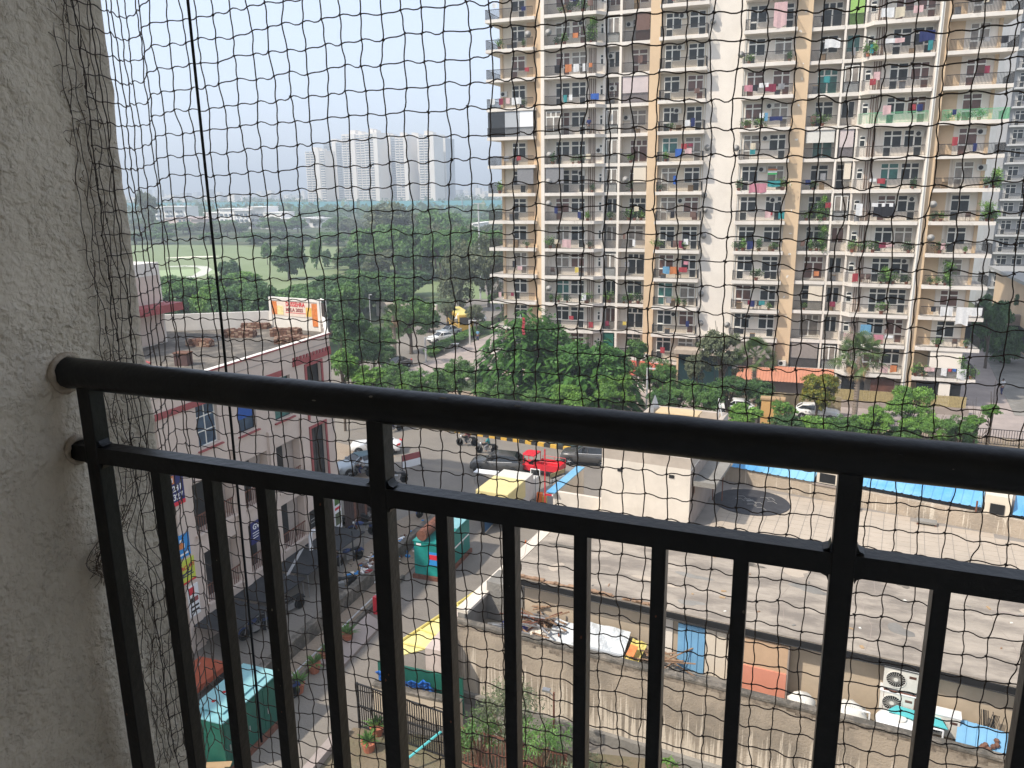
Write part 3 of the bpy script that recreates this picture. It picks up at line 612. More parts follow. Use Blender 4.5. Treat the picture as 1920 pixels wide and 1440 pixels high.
# solid walls: recess back walls per bay, piers between
tbox('wall', MT['cream'], -33.0, -29.0, 1.5, 20); tbox('wall', MT['white'], -27.8, -21.3, 1.5, 20); tbox('wall', MT['white'], -21.3, -19.7, 2.4, 20)
tbox('wall', MT['white'], -19.7, -16.6, 2.7, 20); tbox('wall', MT['cream'], -15.5, -10.75, 1.5, 20)
tbox('wall', MT['white'], -10.75, -7.15, 1.25, 20, 5.6); tbox('wall', MT['white'], -7.15, -2.35, 1.5, 20)
tbox('wall', MT['white'], -.95, 2.0, 2.7, 20); tbox('wall', MT['white'], 2.0, 3.8, 2.4, 20); tbox('wall', MT['white'], 3.8, 9.95, 1.5, 20); tbox('wall', MT['white'], 10.9, 15.0, 1.5, 20)
tbox('pilaster', MT['tan'], -28.8, -28.2, .5, 3.2); tbox('pilaster', MT['white'], -28.198, -27.8, .1, 3.2); tbox('pilaster', MT['tan'], -16.6, -15.5, 1.0, 3.2)
tbox('pilaster', MT['tan'], -2.35, -.95, 1.0, 3.2); tbox('pilaster', MT['white'], 9.95, 10.32, .1, 3.2); tbox('pilaster', MT['tan'], 10.322, 10.9, .5, 3.2)
tbox('pilaster', MT['tan'], -33.3, -33.002, 1.3, 3); tbox('pilaster', MT['tan'], 15.0, 15.3, 1.3, 3); tbox('tan_bay_wall', MT['tan'], -30.2, -29.0, 1.44, 1.6); tbox('tan_bay_wall', MT['tan'], 10.9, 12.3, 1.44, 1.6)
for k in range(16):
    b = MB(); b.prism(blob(-1.75+rnd.uniform(-.25, .25), 0, rnd.uniform(.06, .16), rnd.uniform(.06, .14), 0, 10, k, .3), 0, .012); o = b.build('repair_patch', MT['white'], TW); o.rotation_euler = (R(90), 0, 0); o.location = (0, .998, 8+k*2.35+rnd.uniform(-.6, .6))
tbox('pilaster', MT['white'], -19.85, -19.6, 1.2, 3.2); tbox('pilaster', MT['white'], 2.0, 2.2, 1.2, 3.2)
tbox('party_wall', MT['tan'], -29.0, -28.8, .9, 3.2); tbox('party_wall', MT['white'], -21.6, -21.3, 1.2, 3.2); tbox('party_wall', MT['white'], 3.75, 3.95, 1.2, 3.2)
tbox('roof_slab', MT['fascia'], -33.4, 15.4, .6, 20.2, ZT, ZT+.4)
# window meshes (front at y = 0, growing towards -y)
def winmesh(kind, gl):
    fr, gs = MB(), MB()
    def unit(x0, x1, z0, z1, door=False):
        t = .065; fr.box(x0, x0+t, -.06, .0, z0, z1); fr.box(x1-t, x1, -.06, .0, z0, z1); fr.box(x0+t, x1-t, -.06, 0, z1-t, z1); fr.box(x0+t, x1-t, -.06, 0, z0, z0+t)
        if door: fr.box(x0+t, x1-t, -.06, 0, z0+.85, z0+1.0)
        gs.box(x0+t, x1-t, -.02, -.005, z0+t, z1-t)
    if kind == 0:      # door + window with transoms
        unit(0, .72, 0, 1.95, True); unit(.72, 1.6, .85, 1.95); unit(0, .72, 1.95, 2.45); unit(.72, 1.6, 1.95, 2.45)
    elif kind == 1:    # mirrored
        unit(.88, 1.6, 0, 1.95, True); unit(0, .88, .85, 1.95); unit(.88, 1.6, 1.95, 2.45); unit(0, .88, 1.95, 2.45)
    elif kind == 2:    # wide sliding
        unit(0, .9, .1, 1.8); unit(.9, 1.8, .1, 1.8); unit(0, .6, 1.8, 2.4); unit(.6, 1.2, 1.8, 2.4); unit(1.2, 1.8, 1.8, 2.4)
    elif kind == 3:    # small square
        unit(0, .55, 1.0, 1.65); unit(0, .55, 1.65, 2.0)
    elif kind == 4:    # narrow pair
        unit(0, .6, .75, 2.35); unit(.6, 1.2, .75, 2.35)
    return fr.mesh('window', MT['frame']), gs.mesh('pane', MT[gl])
WM = {}
def window(kind, x, y, z, gl, sc=None):
    if (kind, gl) not in WM: WM[kind, gl] = winmesh(kind, gl)
    a, b = WM[kind, gl]; o = ob('window', a, TW, (x, y-.003, z), 0, sc); ob('pane', b, o); return o
def railing(x0, x1, h=1.0, chamL=0, chamR=0, depth=1.4, side=(1, 1)):
    b = MB(); b.box(x0, x1, -.005, .045, h-.055, h); b.box(x0, x1, .005, .035, .06, .09)
    n = int((x1-x0)/.11)
    for k in range(n+1):
        x = x0+(x1-x0-.018)*k/n; b.box(x, x+.032, .004, .036, .09, h-.04)
    for s, x in ((side[0], x0), (side[1], x1)):
        if s:
            b.box(x-.02, x+.02, 0, depth, h-.04, h); b.box(x-.015, x+.015, 0, depth, .06, .09)
            for k in range(1, int(depth/.14)): b.box(x-.009, x+.009, k*.14, k*.14+.018, .09, h-.04)
    return b
RM = {}
BAY = dict(A=(-34.5, -29.0), C=(-27.75, -21.5), D=(-21.25, -19.9), E=(-19.55, -16.65), G=(-15.45, -10.7), I=(-7.15, -2.3), K=(-.9, 1.95), L=(2.25, 3.7), M=(3.95, 9.9), O=(10.95, 16.5))
WHERE = dict(A='at the left end of the tower', C='right of the left white strip', D='in the narrow recess left side', E='left of the left tan strip', G='left of the blank white wall', I='right of the blank white wall', K='right of the right tan strip', L='in the narrow recess right side', M='left of the bright white edge', O='at the right end of the tower')
ORD = ['first', 'second', 'third', 'fourth', 'fifth', 'sixth', 'seventh', 'eighth', 'ninth', 'tenth', 'eleventh', 'twelfth', 'thirteenth', 'fourteenth', 'fifteenth', 'sixteenth']
def where(bay, lv): return '%s floor balcony %s' % (ORD[6-lv], WHERE[bay])
PR = {'A': 0, 'C': 0, 'G': 0, 'I': 0, 'M': 0, 'O': 0, 'E': 1.15, 'K': 1.15, 'D': 1.2, 'L': 1.2}
SM = {}
ENC = {('A', -2): 'glassdark', ('L', -5): 'lime', ('L', -3): 'win', ('L', -1): 'blindpink', ('K', -1): 'blindtop', ('E', -3): 'blindpink', ('E', 0): 'blindhalf', ('E', -5): 'brown', ('D', -2): 'win', ('D', -1): 'win', ('D', -5): 'win', ('D', -4): None,
       ('D', 3): 'win', ('K', 6): 'blindgrey', ('K', 4): 'blindhalf', ('M', -2): None, ('A', 0): 'shade', ('C', 0): 'shadel', ('C', -2): 'winl', ('L', 1): 'win', ('L', 6): 'win', ('O', 6): 'blindwhite', ('D', 6): 'dark', ('E', 5): None, ('I', 6): 'blindgrey', ('D', 0): 'win', ('L', 0): 'blindhalf'}
q = random.Random(11)
for bay, (x0, x1) in BAY.items():
    pr = PR[bay]; wy = 1.5 if pr == 0 else (2.7 if bay in 'EK' else 2.4)
    for lv in LEV:
        z = zs(lv)
        if bay not in SM:
            b = MB()
            if bay == 'C': b.prism([(x0, 0), (x1-.6, 0), (x1+.15, 1.1), (x1+.15, 1.5), (x0, 1.5)], 0, .34)
            elif bay == 'M': b.prism([(x0+.6, 0), (x1, 0), (x1, 1.5), (x0-.15, 1.5), (x0-.15, 1.1)], 0, .34)
            elif bay == 'A': b.prism([(x0, 0), (x1+.15, 0), (x1+.15, 1.5), (-33.31, 1.5), (-33.31, 5.0), (x0+.3, 5.0)], 0, .34)
            elif bay == 'O': b.prism([(x0-.1, 0), (x1, 0), (x1-.2, 5), (15.31, 5.0), (15.31, 1.5), (x0-.1, 1.5)], 0, .34)
            else: b.box(x0-.05, x1+.05, pr, wy, 0, .34)
            SM[bay] = b.mesh('balcony', MT['fascia'])
            xa, xb = x0+.05, x1-.05
            if bay == 'C': rb = railing(xa, x1-.6, side=(0, 0)); rb.box(x1-.62, x1-.58, 0, .04, 0, 1)
            elif bay == 'M': rb = railing(x0+.6, xb, side=(0, 0))
            else: rb = railing(xa, xb, depth=(wy-pr-.05) if bay not in 'AO' else 4.8, side=(1, 0) if bay == 'A' else ((0, 1) if bay == 'O' else ((1, 1) if pr == 0 else (0, 0))))
            if bay in 'CM':
                for k in range(9):
                    t = k/8; xx = (x1-.6+.7*t) if bay == 'C' else (x0+.6-.7*t); rb.box(xx-.01, xx+.01, .03+1.05*t, .05+1.05*t, .06, 1)
                e = (x1-.6, x1+.1) if bay == 'C' else (x0+.6, x0-.1); rb.tube([(e[0], .02, .98), (e[1], 1.08, .98)], .02, 4)
            RM[bay] = rb.mesh('railing', MT['rail']); RM[bay, 'g'] = rb.mesh('railing', MT['railgreen'])
        sl = ob('balcony', SM[bay], TW, (0, 0, z))
        rg = (bay, lv) in (('M', -2), ('O', -2))
        if bay in 'AO' and lv == 6 and 0: continue
        ob('railing', RM[bay, 'g'] if rg else RM[bay], sl, (0, pr+.03, .34))
        zf = z+.34; e = ENC.get((bay, lv))
        gl = q.choice(['glass', 'glass', 'glass', 'curtain', 'glassbrown', 'glassgreen', 'glassbrown', 'glass', 'glass'])
        gl2 = q.choice(['glass', 'glass', 'curtain', 'glass', 'glassbrown', 'glass'])
        if bay == 'A': window(0 if lv % 3 else 1, -32.0, wy, zf, gl)
        elif bay == 'O': window(0, 12.75, wy, zf, gl)
        elif bay == 'C': window(0 if lv % 2 else 1, -26.9, wy, zf, gl); window(1, -25.1, wy, zf, gl2); window(3, -21.95, wy, zf, 'glass')
        elif bay == 'M': window(0, 6.3, wy, zf, gl); window(1, 8.1, wy, zf, gl2); window(3, 4.15, wy, zf, 'glass')
        elif bay in 'GI': window(0, x0+.35, wy, zf, gl); window(1, x1-2.0, wy, zf, gl2)
        elif bay in 'EK': window(2 if lv % 2 else 0, x0+.75, wy, zf, gl, (1.05, 1, 1))
        else: window(4 if e is None else 0, x0+.05, wy, zf, gl)
        if e:
            xa, xb, yb, h = x0+.1, x1-.1, pr+.12, 2.6
            def pan(n_, m_, a, c_, z0=zf+.02, z1=zf+2.66): bb = MB(); bb.box(a, c_, yb, yb+.04, z0, z1); return bb.build(n_, m_, TW)
            if e == 'glassdark':
                pan('enclosure_panel', MT['carglass'], xa, -32.4); pan('enclosure_panel', MT['fargrey'], -32.38, -30.7); pan('enclosure_panel', MT['signwhite'], -30.66, xb)
            elif e == 'lime': pan('screen', CLOTH['lime'], xa, xb)
            elif e == 'brown': pan('screen', CLOTH['brown'], x0+1.4, xb)
            elif e == 'blindpink': pan('screen', M('faded_pink_blind', (.55, .47, .46), .8, .08, 2), xa, xb)
            elif e == 'blindtop': pan('screen', MT['acwhite'], xa, xb, zf+1.5)
            elif e == 'blindhalf': pan('screen', MT['cream'], (xa+xb)/2, xb)
            elif e == 'blindwhite': pan('screen', MT['signwhite'], -99, -98) if 0 else pan('screen', MT['white'], 12.3, 15.1)
            elif e == 'blindgrey': pan('screen', M('grey_roller_blind', (.27, .24, .22), .85, .12), xa, xb)
            elif e == 'dark': pan('screen', MT['darkgreen'], xa, xb)
            elif e == 'shade': pan('screen', CLOTH['grey'], -31.0, xb, zf+1.0)
            elif e == 'shadel': pan('screen', CLOTH['grey'], xa, -25.6, zf+.9)
            elif e == 'win': window(4, x0+.08, pr+.16, zf+.1, 'curtain', (1.05, 1, 1)); pan('enclosure_panel', MT['frame'], xa, xb, zf, zf+.8)
            elif e == 'winl': window(2, x0+.1, pr+.3, zf+.2, 'curtain', (.95, 1, .95)); pan('enclosure_panel', MT['frame'], xa, x0+1.8, zf, zf+.3)
# drain pipes in the shafts
for xs in ((-23.1, -22.9, -22.65, -22.45), (4.9, 5.1, 5.35, 5.5)):
    for x in xs:
        b = MB(); b.tube([(x, 1.42, 0), (x, 1.42, ZT)], .045, 5); b.build('pipe', MT['pipe'], TW)
b = MB(); b.tube([(10.1, .0, 0), (10.1, .0, ZT)], .06, 6); b.build('pipe', MT['frame'], TW)
b = MB(); b.tube([(-10.85, 1.1, 5.6), (-10.85, 1.1, ZT)], .04, 5); b.tube([(-7.05, 1.1, 5.6), (-7.05, 1.1, ZT)], .04, 5); b.build('pipe', MT['frame'], TW)
# ground floor: entrance canopy with dark glazed wall, sheet roofs
tbox('entrance_glazing', M('dark_teal_glazing', (.01, .035, .04), .15, .3), -12.3, -6.6, -.4, -.2, 0, 4.3); tbox('entrance_side', MT['tan'], -12.5, -12.3, -.5, 1.3, 0, 4.5)
for k in range(5): tbox('mullion', MT['rail'], -12.3+1.3*k, -12.24+1.3*k, -.46, -.4, 0, 4.3)
tbox('entrance_canopy', M('canopy_concrete', (.42, .35, .28), .85, .15), -12.7, -6.0, -1.4, 1.25, 4.3, 4.75); tbox('canopy_signboard', MT['signwhite'], -9.6, -8.2, -1.48, -1.4, 4.7, 5.7)
def sheetroof(name, m, x0, x1, y0, z0, y1, z1):
    b = MB(); corrug(b, x0, x1, y0, z0, y1, z1, .3, .04); b.box(x0, x1, y1-.05, y1, z1-.12, z1-.01); b.build(name, m, TW)
sheetroof('sheet_roof', MT['redroof'], -18.9, -12.9, -2.6, 1.9, .3, 2.9); sheetroof('sheet_roof', MT['orangeroof'], -6.0, 3.6, -2.4, 2.2, .4, 3.2)
tbox('porch_wall', MT['white'], -16.9, -14.2, -2.4, .2, 0, 1.8); window(4, -16.3, -2.42, -.3, 'curtain')
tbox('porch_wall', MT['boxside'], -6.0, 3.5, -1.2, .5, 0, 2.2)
tbox('ground_floor_opening', MT['black'], 4.4, 6.6, .6, .8, 0, 2.5); tbox('ground_floor_opening', MT['glassbrown'], 7.2, 9.4, .6, .8, 0, 2.5); tbox('ground_floor_opening', MT['black'], 11.4, 13.4, .4, .6, 0, 2.5); tbox('ground_floor_wall', MT['white'], 13.4, 14.4, .2, .6, 0, 2.5); tbox('ground_floor_opening', MT['black'], 14.4, 15.4, .5, .6, 0, 2.5)
tbox('ground_floor_wall', MT['cream'], -33, -17, 1.2, 1.48, 0, 2.7)

# ------------------------------------------------------------------ things on the balconies
def cloth_mesh(w, h, seed, sag=.0):
    b = MB(); q = random.Random(seed); n = 7; ph = q.uniform(0, 6); P = {}
    for i in range(n+1):
        for j in range(4):
            x = w*i/n; P[i, j] = (x, -.03*math.sin(x*9+ph)*(j+1)/3-.02, -h*j/3*(1+.06*math.sin(x*5+ph)))
    for i in range(n):
        for j in range(3): b.face([P[i, j], P[i+1, j], P[i+1, j+1], P[i, j+1]])
    for i in range(n):
        for j in range(3): b.face([(p[0], p[1]+.02, p[2]) for p in (P[i, j+1], P[i+1, j+1], P[i+1, j], P[i, j])])
    return b
def hang(bay, lv, xs, colr, wd, ht, top=1.02, what=None, y=None):
    b = cloth_mesh(wd, ht, xs*7+lv); yy = TY+PR[bay]-.02 if y is None else TY+y
    o = b.build('hanging_cloth' if what is None else what, CLOTH[colr]); o.location = (xs, yy, zs(lv)+.34+top)
    tag(o, '%s cloth drying on the %s' % (colr, where(bay, lv)), 'laundry'); return o
for a in (('C', -4, -26.6, 'black', .7, .8), ('C', -4, -25.4, 'orange', .7, .75), ('C', -4, -24.5, 'white', .6, .75), ('C', -4, -23.5, 'white', .5, .8), ('C', -4, -22.8, 'orange', .35, .4),
          ('C', -3, -25.6, 'teal', .4, .7), ('C', -3, -22.6, 'blue', .9, .6), ('C', -3, -25.0, 'white', .4, .6), ('A', -3, -34.0, 'white', .5, .6), ('A', -3, -33.0, 'maroon', .5, .7), ('A', -3, -32.2, 'palepink', .5, .6), ('A', -3, -31.5, 'white', 1.1, .7),
          ('C', 2, -26.6, 'cream', .55, .5), ('C', 2, -25.7, 'palepink', 1.0, .9), ('C', 3, -24.2, 'yellow', .4, .6), ('C', 4, -23.4, 'white', .5, .6), ('C', -5, -24.6, 'orange', .6, .5),
          ('G', -1, -12.9, 'red', .6, .55, 1.75), ('G', -1, -12.2, 'maroon', .5, .3, 1.75), ('G', -1, -13.5, 'blue', .7, .8, 1.25), ('G', -1, -12.5, 'palepink', .7, .6, 1.3), ('G', 0, -13.6, 'blue', .4, .9, 1.6),
          ('G', 3, -14.4, 'skyblue', .7, .75, 1.3), ('G', 3, -13.6, 'orange', .8, .8, 1.3), ('G', 3, -12.7, 'red', .9, .5, 1.25), ('G', 3, -12.2, 'pink', .5, .35, 1.9), ('G', 2, -13.4, 'brown', .5, .7), ('G', 2, -12.8, 'maroon', .5, .8), ('G', 2, -12.3, 'white', .5, .6, 1.2), ('G', -2, -12.6, 'white', .5, .6), ('G', -2, -12.0, 'navy', .4, .8, 1.2),
          ('I', -5, -4.5, 'palepink', 1.2, 2.2, 2.3), ('I', -3, -6.9, 'pink', .8, .6), ('I', -3, -6.1, 'black', .5, .6), ('I', -3, -5.5, 'white', .9, .4, 1.15), ('I', -3, -4.9, 'maroon', 1.0, .7), ('I', -3, -3.7, 'grey', .6, .5),
          ('I', -2, -5.3, 'white', .4, .5, 1.4), ('I', -2, -4.8, 'skyblue', .3, .8, 1.4), ('I', -2, -4.3, 'navy', 1.2, .4), ('I', 0, -5.9, 'pink', 1.7, .9, .7), ('I', 0, -4.1, 'teal', 1.2, .6, .95), ('I', 1, -4.2, 'palepink', .6, .7), ('I', 1, -2.9, 'teal', .6, .8), ('I', 2, -5.8, 'navy', .6, .8), ('I', 4, -5.4, 'maroon', .4, .5),
          ('M', -5, 5.0, 'white', 1.1, .8), ('M', -5, 6.2, 'cream', .8, .9), ('M', -5, 7.7, 'palepink', .8, .6), ('M', -4, 8.4, 'navy', 1.3, .9, 1.9), ('M', -4, 5.6, 'white', .8, .4, 1.4), ('M', -4, 6.4, 'palepink', .8, .4, 1.4), ('M', -4, 9.2, 'teal', .4, .8),
          ('M', -2, 5.9, 'palepink', .7, .8, 1.6), ('M', -2, 8.4, 'red', .3, .5, 1.6), ('M', -2, 8.8, 'navy', .5, .6, 1.6), ('M', 0, 6.0, 'red', .7, .5), ('M', 0, 5.3, 'white', .6, .3), ('M', 1, 5.9, 'black', 1.9, 1.3, 1.7), ('M', 1, 5.7, 'white', 1.9, .35, 1.75), ('M', 1, 4.3, 'white', .6, 1.2, 1.7),
          ('M', 2, 6.7, 'maroon', .7, .5), ('M', 2, 7.3, 'palepink', .7, .4), ('M', 5, 4.2, 'palepink', 1.3, .7), ('M', 5, 6.0, 'white', .8, .6), ('M', 5, 7.0, 'pink', .9, .9), ('M', 5, 5.7, 'skyblue', 1.0, 1.1, 2.0), ('M', 5, 8.0, 'white', .8, .3), ('M', 6, 7.9, 'palepink', .7, .8), ('M', 6, 8.8, 'orange', .6, .7),
          ('O', 4, 12.7, 'white', 1.1, .9), ('O', 4, 14.1, 'white', 1.1, 1.7), ('O', 4, 15.2, 'white', 1.1, .8), ('O', 4, 11.9, 'black', .4, .5), ('O', 6, 14.0, 'red', .3, .3), ('O', 6, 14.4, 'blue', .3, .3), ('O', 6, 14.8, 'white', .8, 1.0), ('O', 6, 11.9, 'palepink', .9, .4), ('O', 6, 13.4, 'white', .5, .8),
          ('K', -4, .3, 'white', 1.4, .8, 1.9), ('K', -2, -.5, 'brown', .5, .6), ('K', 1, 1.5, 'red', .5, .5, 1.8), ('E', 1, -17.9, 'cream', .5, .5, 1.5), ('E', 5, -18.9, 'yellow', .4, .4), ('K', 3, .9, 'orange', .5, .5)):
    hang(*a)
# tricolour cloth
o = thing('tricolour_flag', 'orange white and green striped flag hung on the balcony right of white wall', 'flag', (-4.2, TY+.6, zs(0)+.34+1.5))
for k, cc in enumerate(('orange', 'white', 'green')):
    b = MB(); b.box(0, .9, -.02, .0, .45-.2*k, .64-.2*k); b.build('stripe', CLOTH[cc], o)
# wall AC units (share meshes)
def acmesh():
    b = MB(); b.box(-.4, .4, -.28, 0, 0, .56); c = b.mesh('casing', MT['acwhite']); b = MB(); b.lathe((-.1, -.29, .28), [(.21, 0), (.001, -.012)], 14, None, 'y'); return c, b.mesh('fan', MT['black'])
ACM = acmesh()
def acunit(x, y, z, lab): o = thing('split_ac_unit', lab, 'air conditioner', (x, TY+y, z)); ob('casing', ACM[0], o); ob('fan', ACM[1], o)
q = random.Random(4)
for bay, lv, x, dz in (('G', -5, -13.4, 1.9), ('G', -4, -13.5, 1.95), ('G', -6, -13.4, 1.9), ('G', -2, -13.6, 1.9), ('I', -1, -4.6, 1.9), ('I', 0, -4.8, 1.9), ('I', 5, -5.2, 1.95), ('I', -2, -4.4, 1.95), ('D', -4, -20.9, 1.7), ('D', -3, -20.7, 1.5), ('E', -2, -19.2, 1.5), ('E', -5, -19.1, 1.7), ('L', -1, 3.2, 1.7),
                       ('M', -1, 9.4, 1.9), ('M', 1, 9.4, 1.9), ('A', -3, -32.9, 1.4), ('C', -1, -21.9, 1.2), ('C', 0, -23.9, 1.9), ('G', 5, -13.2, 1.9), ('M', 3, 9.3, 2.0), ('O', 0, 15.0, 1.7), ('K', 2, .2, 2.0), ('G', 1, -12.9, 1.9), ('I', 1, -3.5, 1.9), ('C', -5, -24.0, 2.0), ('O', -1, 14.6, 1.9)):
    y = 1.49 if PR[bay] == 0 else (2.68 if bay in 'EK' else 2.38); acunit(x, y, zs(lv)+.34+dz-.1, 'white air conditioner above the %s' % where(bay, lv))
acunit(-10.0, 1.2, 5.0, 'left air conditioner standing on the entrance canopy'); acunit(-7.6, 1.2, 5.0, 'right air conditioner standing on the entrance canopy'); acunit(-1.6, .98, 1.9+1.3, 'air conditioner low on the right tan strip'); acunit(4.0, .8, 1.0, 'air conditioner at ground floor behind the fan palm')
# dishes
def dishmesh():
    b = MB(); b.lathe((0, 0, 0), [(.001, 0), (.2, -.03), (.33, -.09), (.42, -.16)], 18, None, 'y'); d = b.mesh('reflector', MT['dish'], True)
    b = MB(); b.tube([(0, 0, -.4), (0, -.3, -.1), (0, -.42, 0)], .015, 4); b.tube([(0, .02, 0), (0, .25, -.1)], .03, 5); return d, b.mesh('feed_arm', MT['steel'])
DM = dishmesh()
def dish(x, y, z, lab, rz=0, s=1.0):
    o = thing('satellite_dish', lab, 'satellite dish', (x, TY+y, z), rz, None, s); ob('reflector', DM[0], o); ob('feed_arm', DM[1], o)
for k, (bay, lv, x, y, dz, rz) in enumerate((('A', -5, -29.6, .1, 1.3, .4), ('C', -5, -27.3, .1, 1.3, .3), ('C', -1, -27.2, .1, 1.0, .2), ('C', 0, -27.3, .1, 1.2, 0), ('C', 1, -27.3, .1, 1.9, .3), ('C', 4, -27.3, .1, 1.6, .2), ('E', 0, -18.9, 1.1, 1.3, .2), ('G', 0, -10.4, 1.0, -.4, -.4), ('G', -1, -10.3, 1.0, 1.3, -.5),
                                            ('G', 2, -10.3, 1.0, 1.5, -.4), ('G', 4, -10.3, 1.0, 1.4, -.3), ('G', 5, -10.2, 1.0, 1.3, -.3), ('I', -4, -7.5, 1.0, 1.0, .4), ('I', -1, -7.5, 1.0, 1.2, .3), ('I', 5, -7.5, 1.0, 1.2, .4), ('O', 1, 11.1, .2, 1.6, -.2), ('O', 2, 11.2, .2, 1.5, -.1), ('G', -5, -10.3, 1.0, 1.2, -.4), ('G', 1, -10.3, 1.0, 1.1, -.4))):
    dish(x, y, zs(lv)+.34+dz, 'grey satellite dish beside the %s' % where(bay, lv), rz, .8)
dish(-16.1, .9, 3.2, 'grey satellite dish on the foot of the left tan strip', 0, 1.2); dish(-1.7, .9, 2.0, 'grey satellite dish at the foot of the right tan strip', 0, 1.2)
# chairs and pots
def chairm():
    b = MB(); b.box(-.22, .22, -.22, .22, .40, .44); b.box(-.22, .22, .18, .22, .44, .9); s = b.mesh('seat', CLOTH['brown'])
    b = MB()
    for x in (-.2, .17):
        for y in (-.2, .17): b.box(x, x+.03, y, y+.03, 0, .40)
    return s, b.mesh('legs', CLOTH['brown'])
CM = chairm()
for bay, lv, x in (('M', 3, 5.5), ('M', 3, 6.1), ('O', 1, 14.2), ('M', 4, 8.0), ('G', 3, -12.8), ('I', 4, -5.0), ('I', 4, -4.3), ('C', 3, -27.0), ('O', 6, 13.0), ('O', 5, 14.4)):
    o = thing('balcony_chair', 'dark brown chair on the %s' % where(bay, lv), 'chair', (x, TY+.55, zs(lv)+.34), q.uniform(2.6, 3.6)); ob('seat', CM[0], o); ob('legs', CM[1], o)

# the rest of the everyday clutter: more washing, boxes and curtains
q = random.Random(77); used_ = {(o.get('label') or '').split(' on the ')[-1] for o in col.objects}
for bay in ('A', 'C', 'E', 'G', 'I', 'K', 'M', 'O', 'D', 'L'):
    for lv in LEV:
        if (bay, lv) in ENC or lv < -7: continue
        x0, x1 = BAY[bay]; n = 0
        if where(bay, lv) not in used_ or q.random() < .35:
            for k in range(q.choice([0, 1, 1, 2]) if bay not in 'DL' else q.choice([0, 1])):
                hang(bay, lv, q.uniform(x0+.3, x1-.9), q.choice(['white', 'cream', 'grey', 'maroon', 'brown', 'palepink', 'navy', 'teal', 'black', 'red']), q.uniform(.3, .6), q.uniform(.4, .8), q.choice([1.0, 1.0, 1.6]))
        if q.random() < .4:
            o = thing('storage_box', '%s storage box on the %s' % (('brown', 'grey')[lv % 2], where(bay, lv)), 'box', (q.uniform(x0+.4, x1-.8), TY+PR[bay]+.5, zs(lv)+.34)); h = q.uniform(.4, .9)
            b = MB(); b.box(-.25, .25, -.2, .2, 0, h); b.build('body', (MT['card'], CLOTH['grey'])[lv % 2], o); b = MB(); b.box(-.27, .27, -.22, .22, h, h+.05); b.build('lid', MT['card'], o)
# ================================================================== shop building on the left
SB = thing('shop_building', 'pinkish four storey shop building with maroon trim and signs', 'building', (0, 0, 0))
FX = -27.0
PF = [(-26.98, 14), (-26.98, 41.2), (-31.5, 47.7), (-36.5, 48.3), (-46.5, 42.6), (-46.5, 14)]
def facadeY(holes, y0, y1, z0, z1, x0, x1, name, m):
    ys = sorted({y0, y1, *[h[0] for h in holes], *[h[1] for h in holes]}); zz = sorted({z0, z1, *[h[2] for h in holes], *[h[3] for h in holes]})
    b = MB()
    for i in range(len(ys)-1):
        run = None
        for j in range(len(zz)-1):
            cy, cz = (ys[i]+ys[i+1])/2, (zz[j]+zz[j+1])/2
            solid = not any(h[0] < cy < h[1] and h[2] < cz < h[3] for h in holes)
            if solid: run = [run[0], zz[j+1]] if run else [zz[j], zz[j+1]]
            if (not solid or j == len(zz)-2) and run: b.box(x0, x1, ys[i], ys[i+1], run[0], run[1]); run = None
    return b.build(name, m, SB)
UP = [(23.5, 26.9, 9.9, 12.1), (29.4, 30.9, 9.85, 12.1), (32.35, 33.8, 9.7, 12.0), (35.4, 37.0, 9.55, 11.9), (38.6, 40.1, 8.9, 12.0)]
MD = [(23.0, 27.1, 5.7, 8.5), (28.6, 31.4, 5.7, 8.3), (32.3, 34.4, 5.6, 8.2), (35.2, 37.4, 5.4, 8.1), (38.6, 40.1, 4.9, 8.2)]
LO = [(23.0, 27.1, 2.1, 4.7), (28.9, 31.4, 1.9, 4.6), (32.3, 34.4, 1.9, 4.6), (35.2, 37.4, 1.9, 4.6), (38.6, 40.1, 1.4, 4.5)]
facadeY(UP+MD+LO, 14, 41.2, 0, 12.3, -27.5, FX, 'wall', MT['shop'])
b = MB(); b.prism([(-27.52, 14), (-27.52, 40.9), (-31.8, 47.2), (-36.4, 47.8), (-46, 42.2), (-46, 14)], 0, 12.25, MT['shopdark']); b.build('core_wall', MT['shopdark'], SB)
b = MB(); b.prism([(-27.3, 14), (-27.3, 41.0), (-31.6, 47.4), (-36.4, 48.0), (-46.2, 42.4), (-46.2, 14)], 12.25, 12.32); b.build('roof', MT['roofmud'], SB)
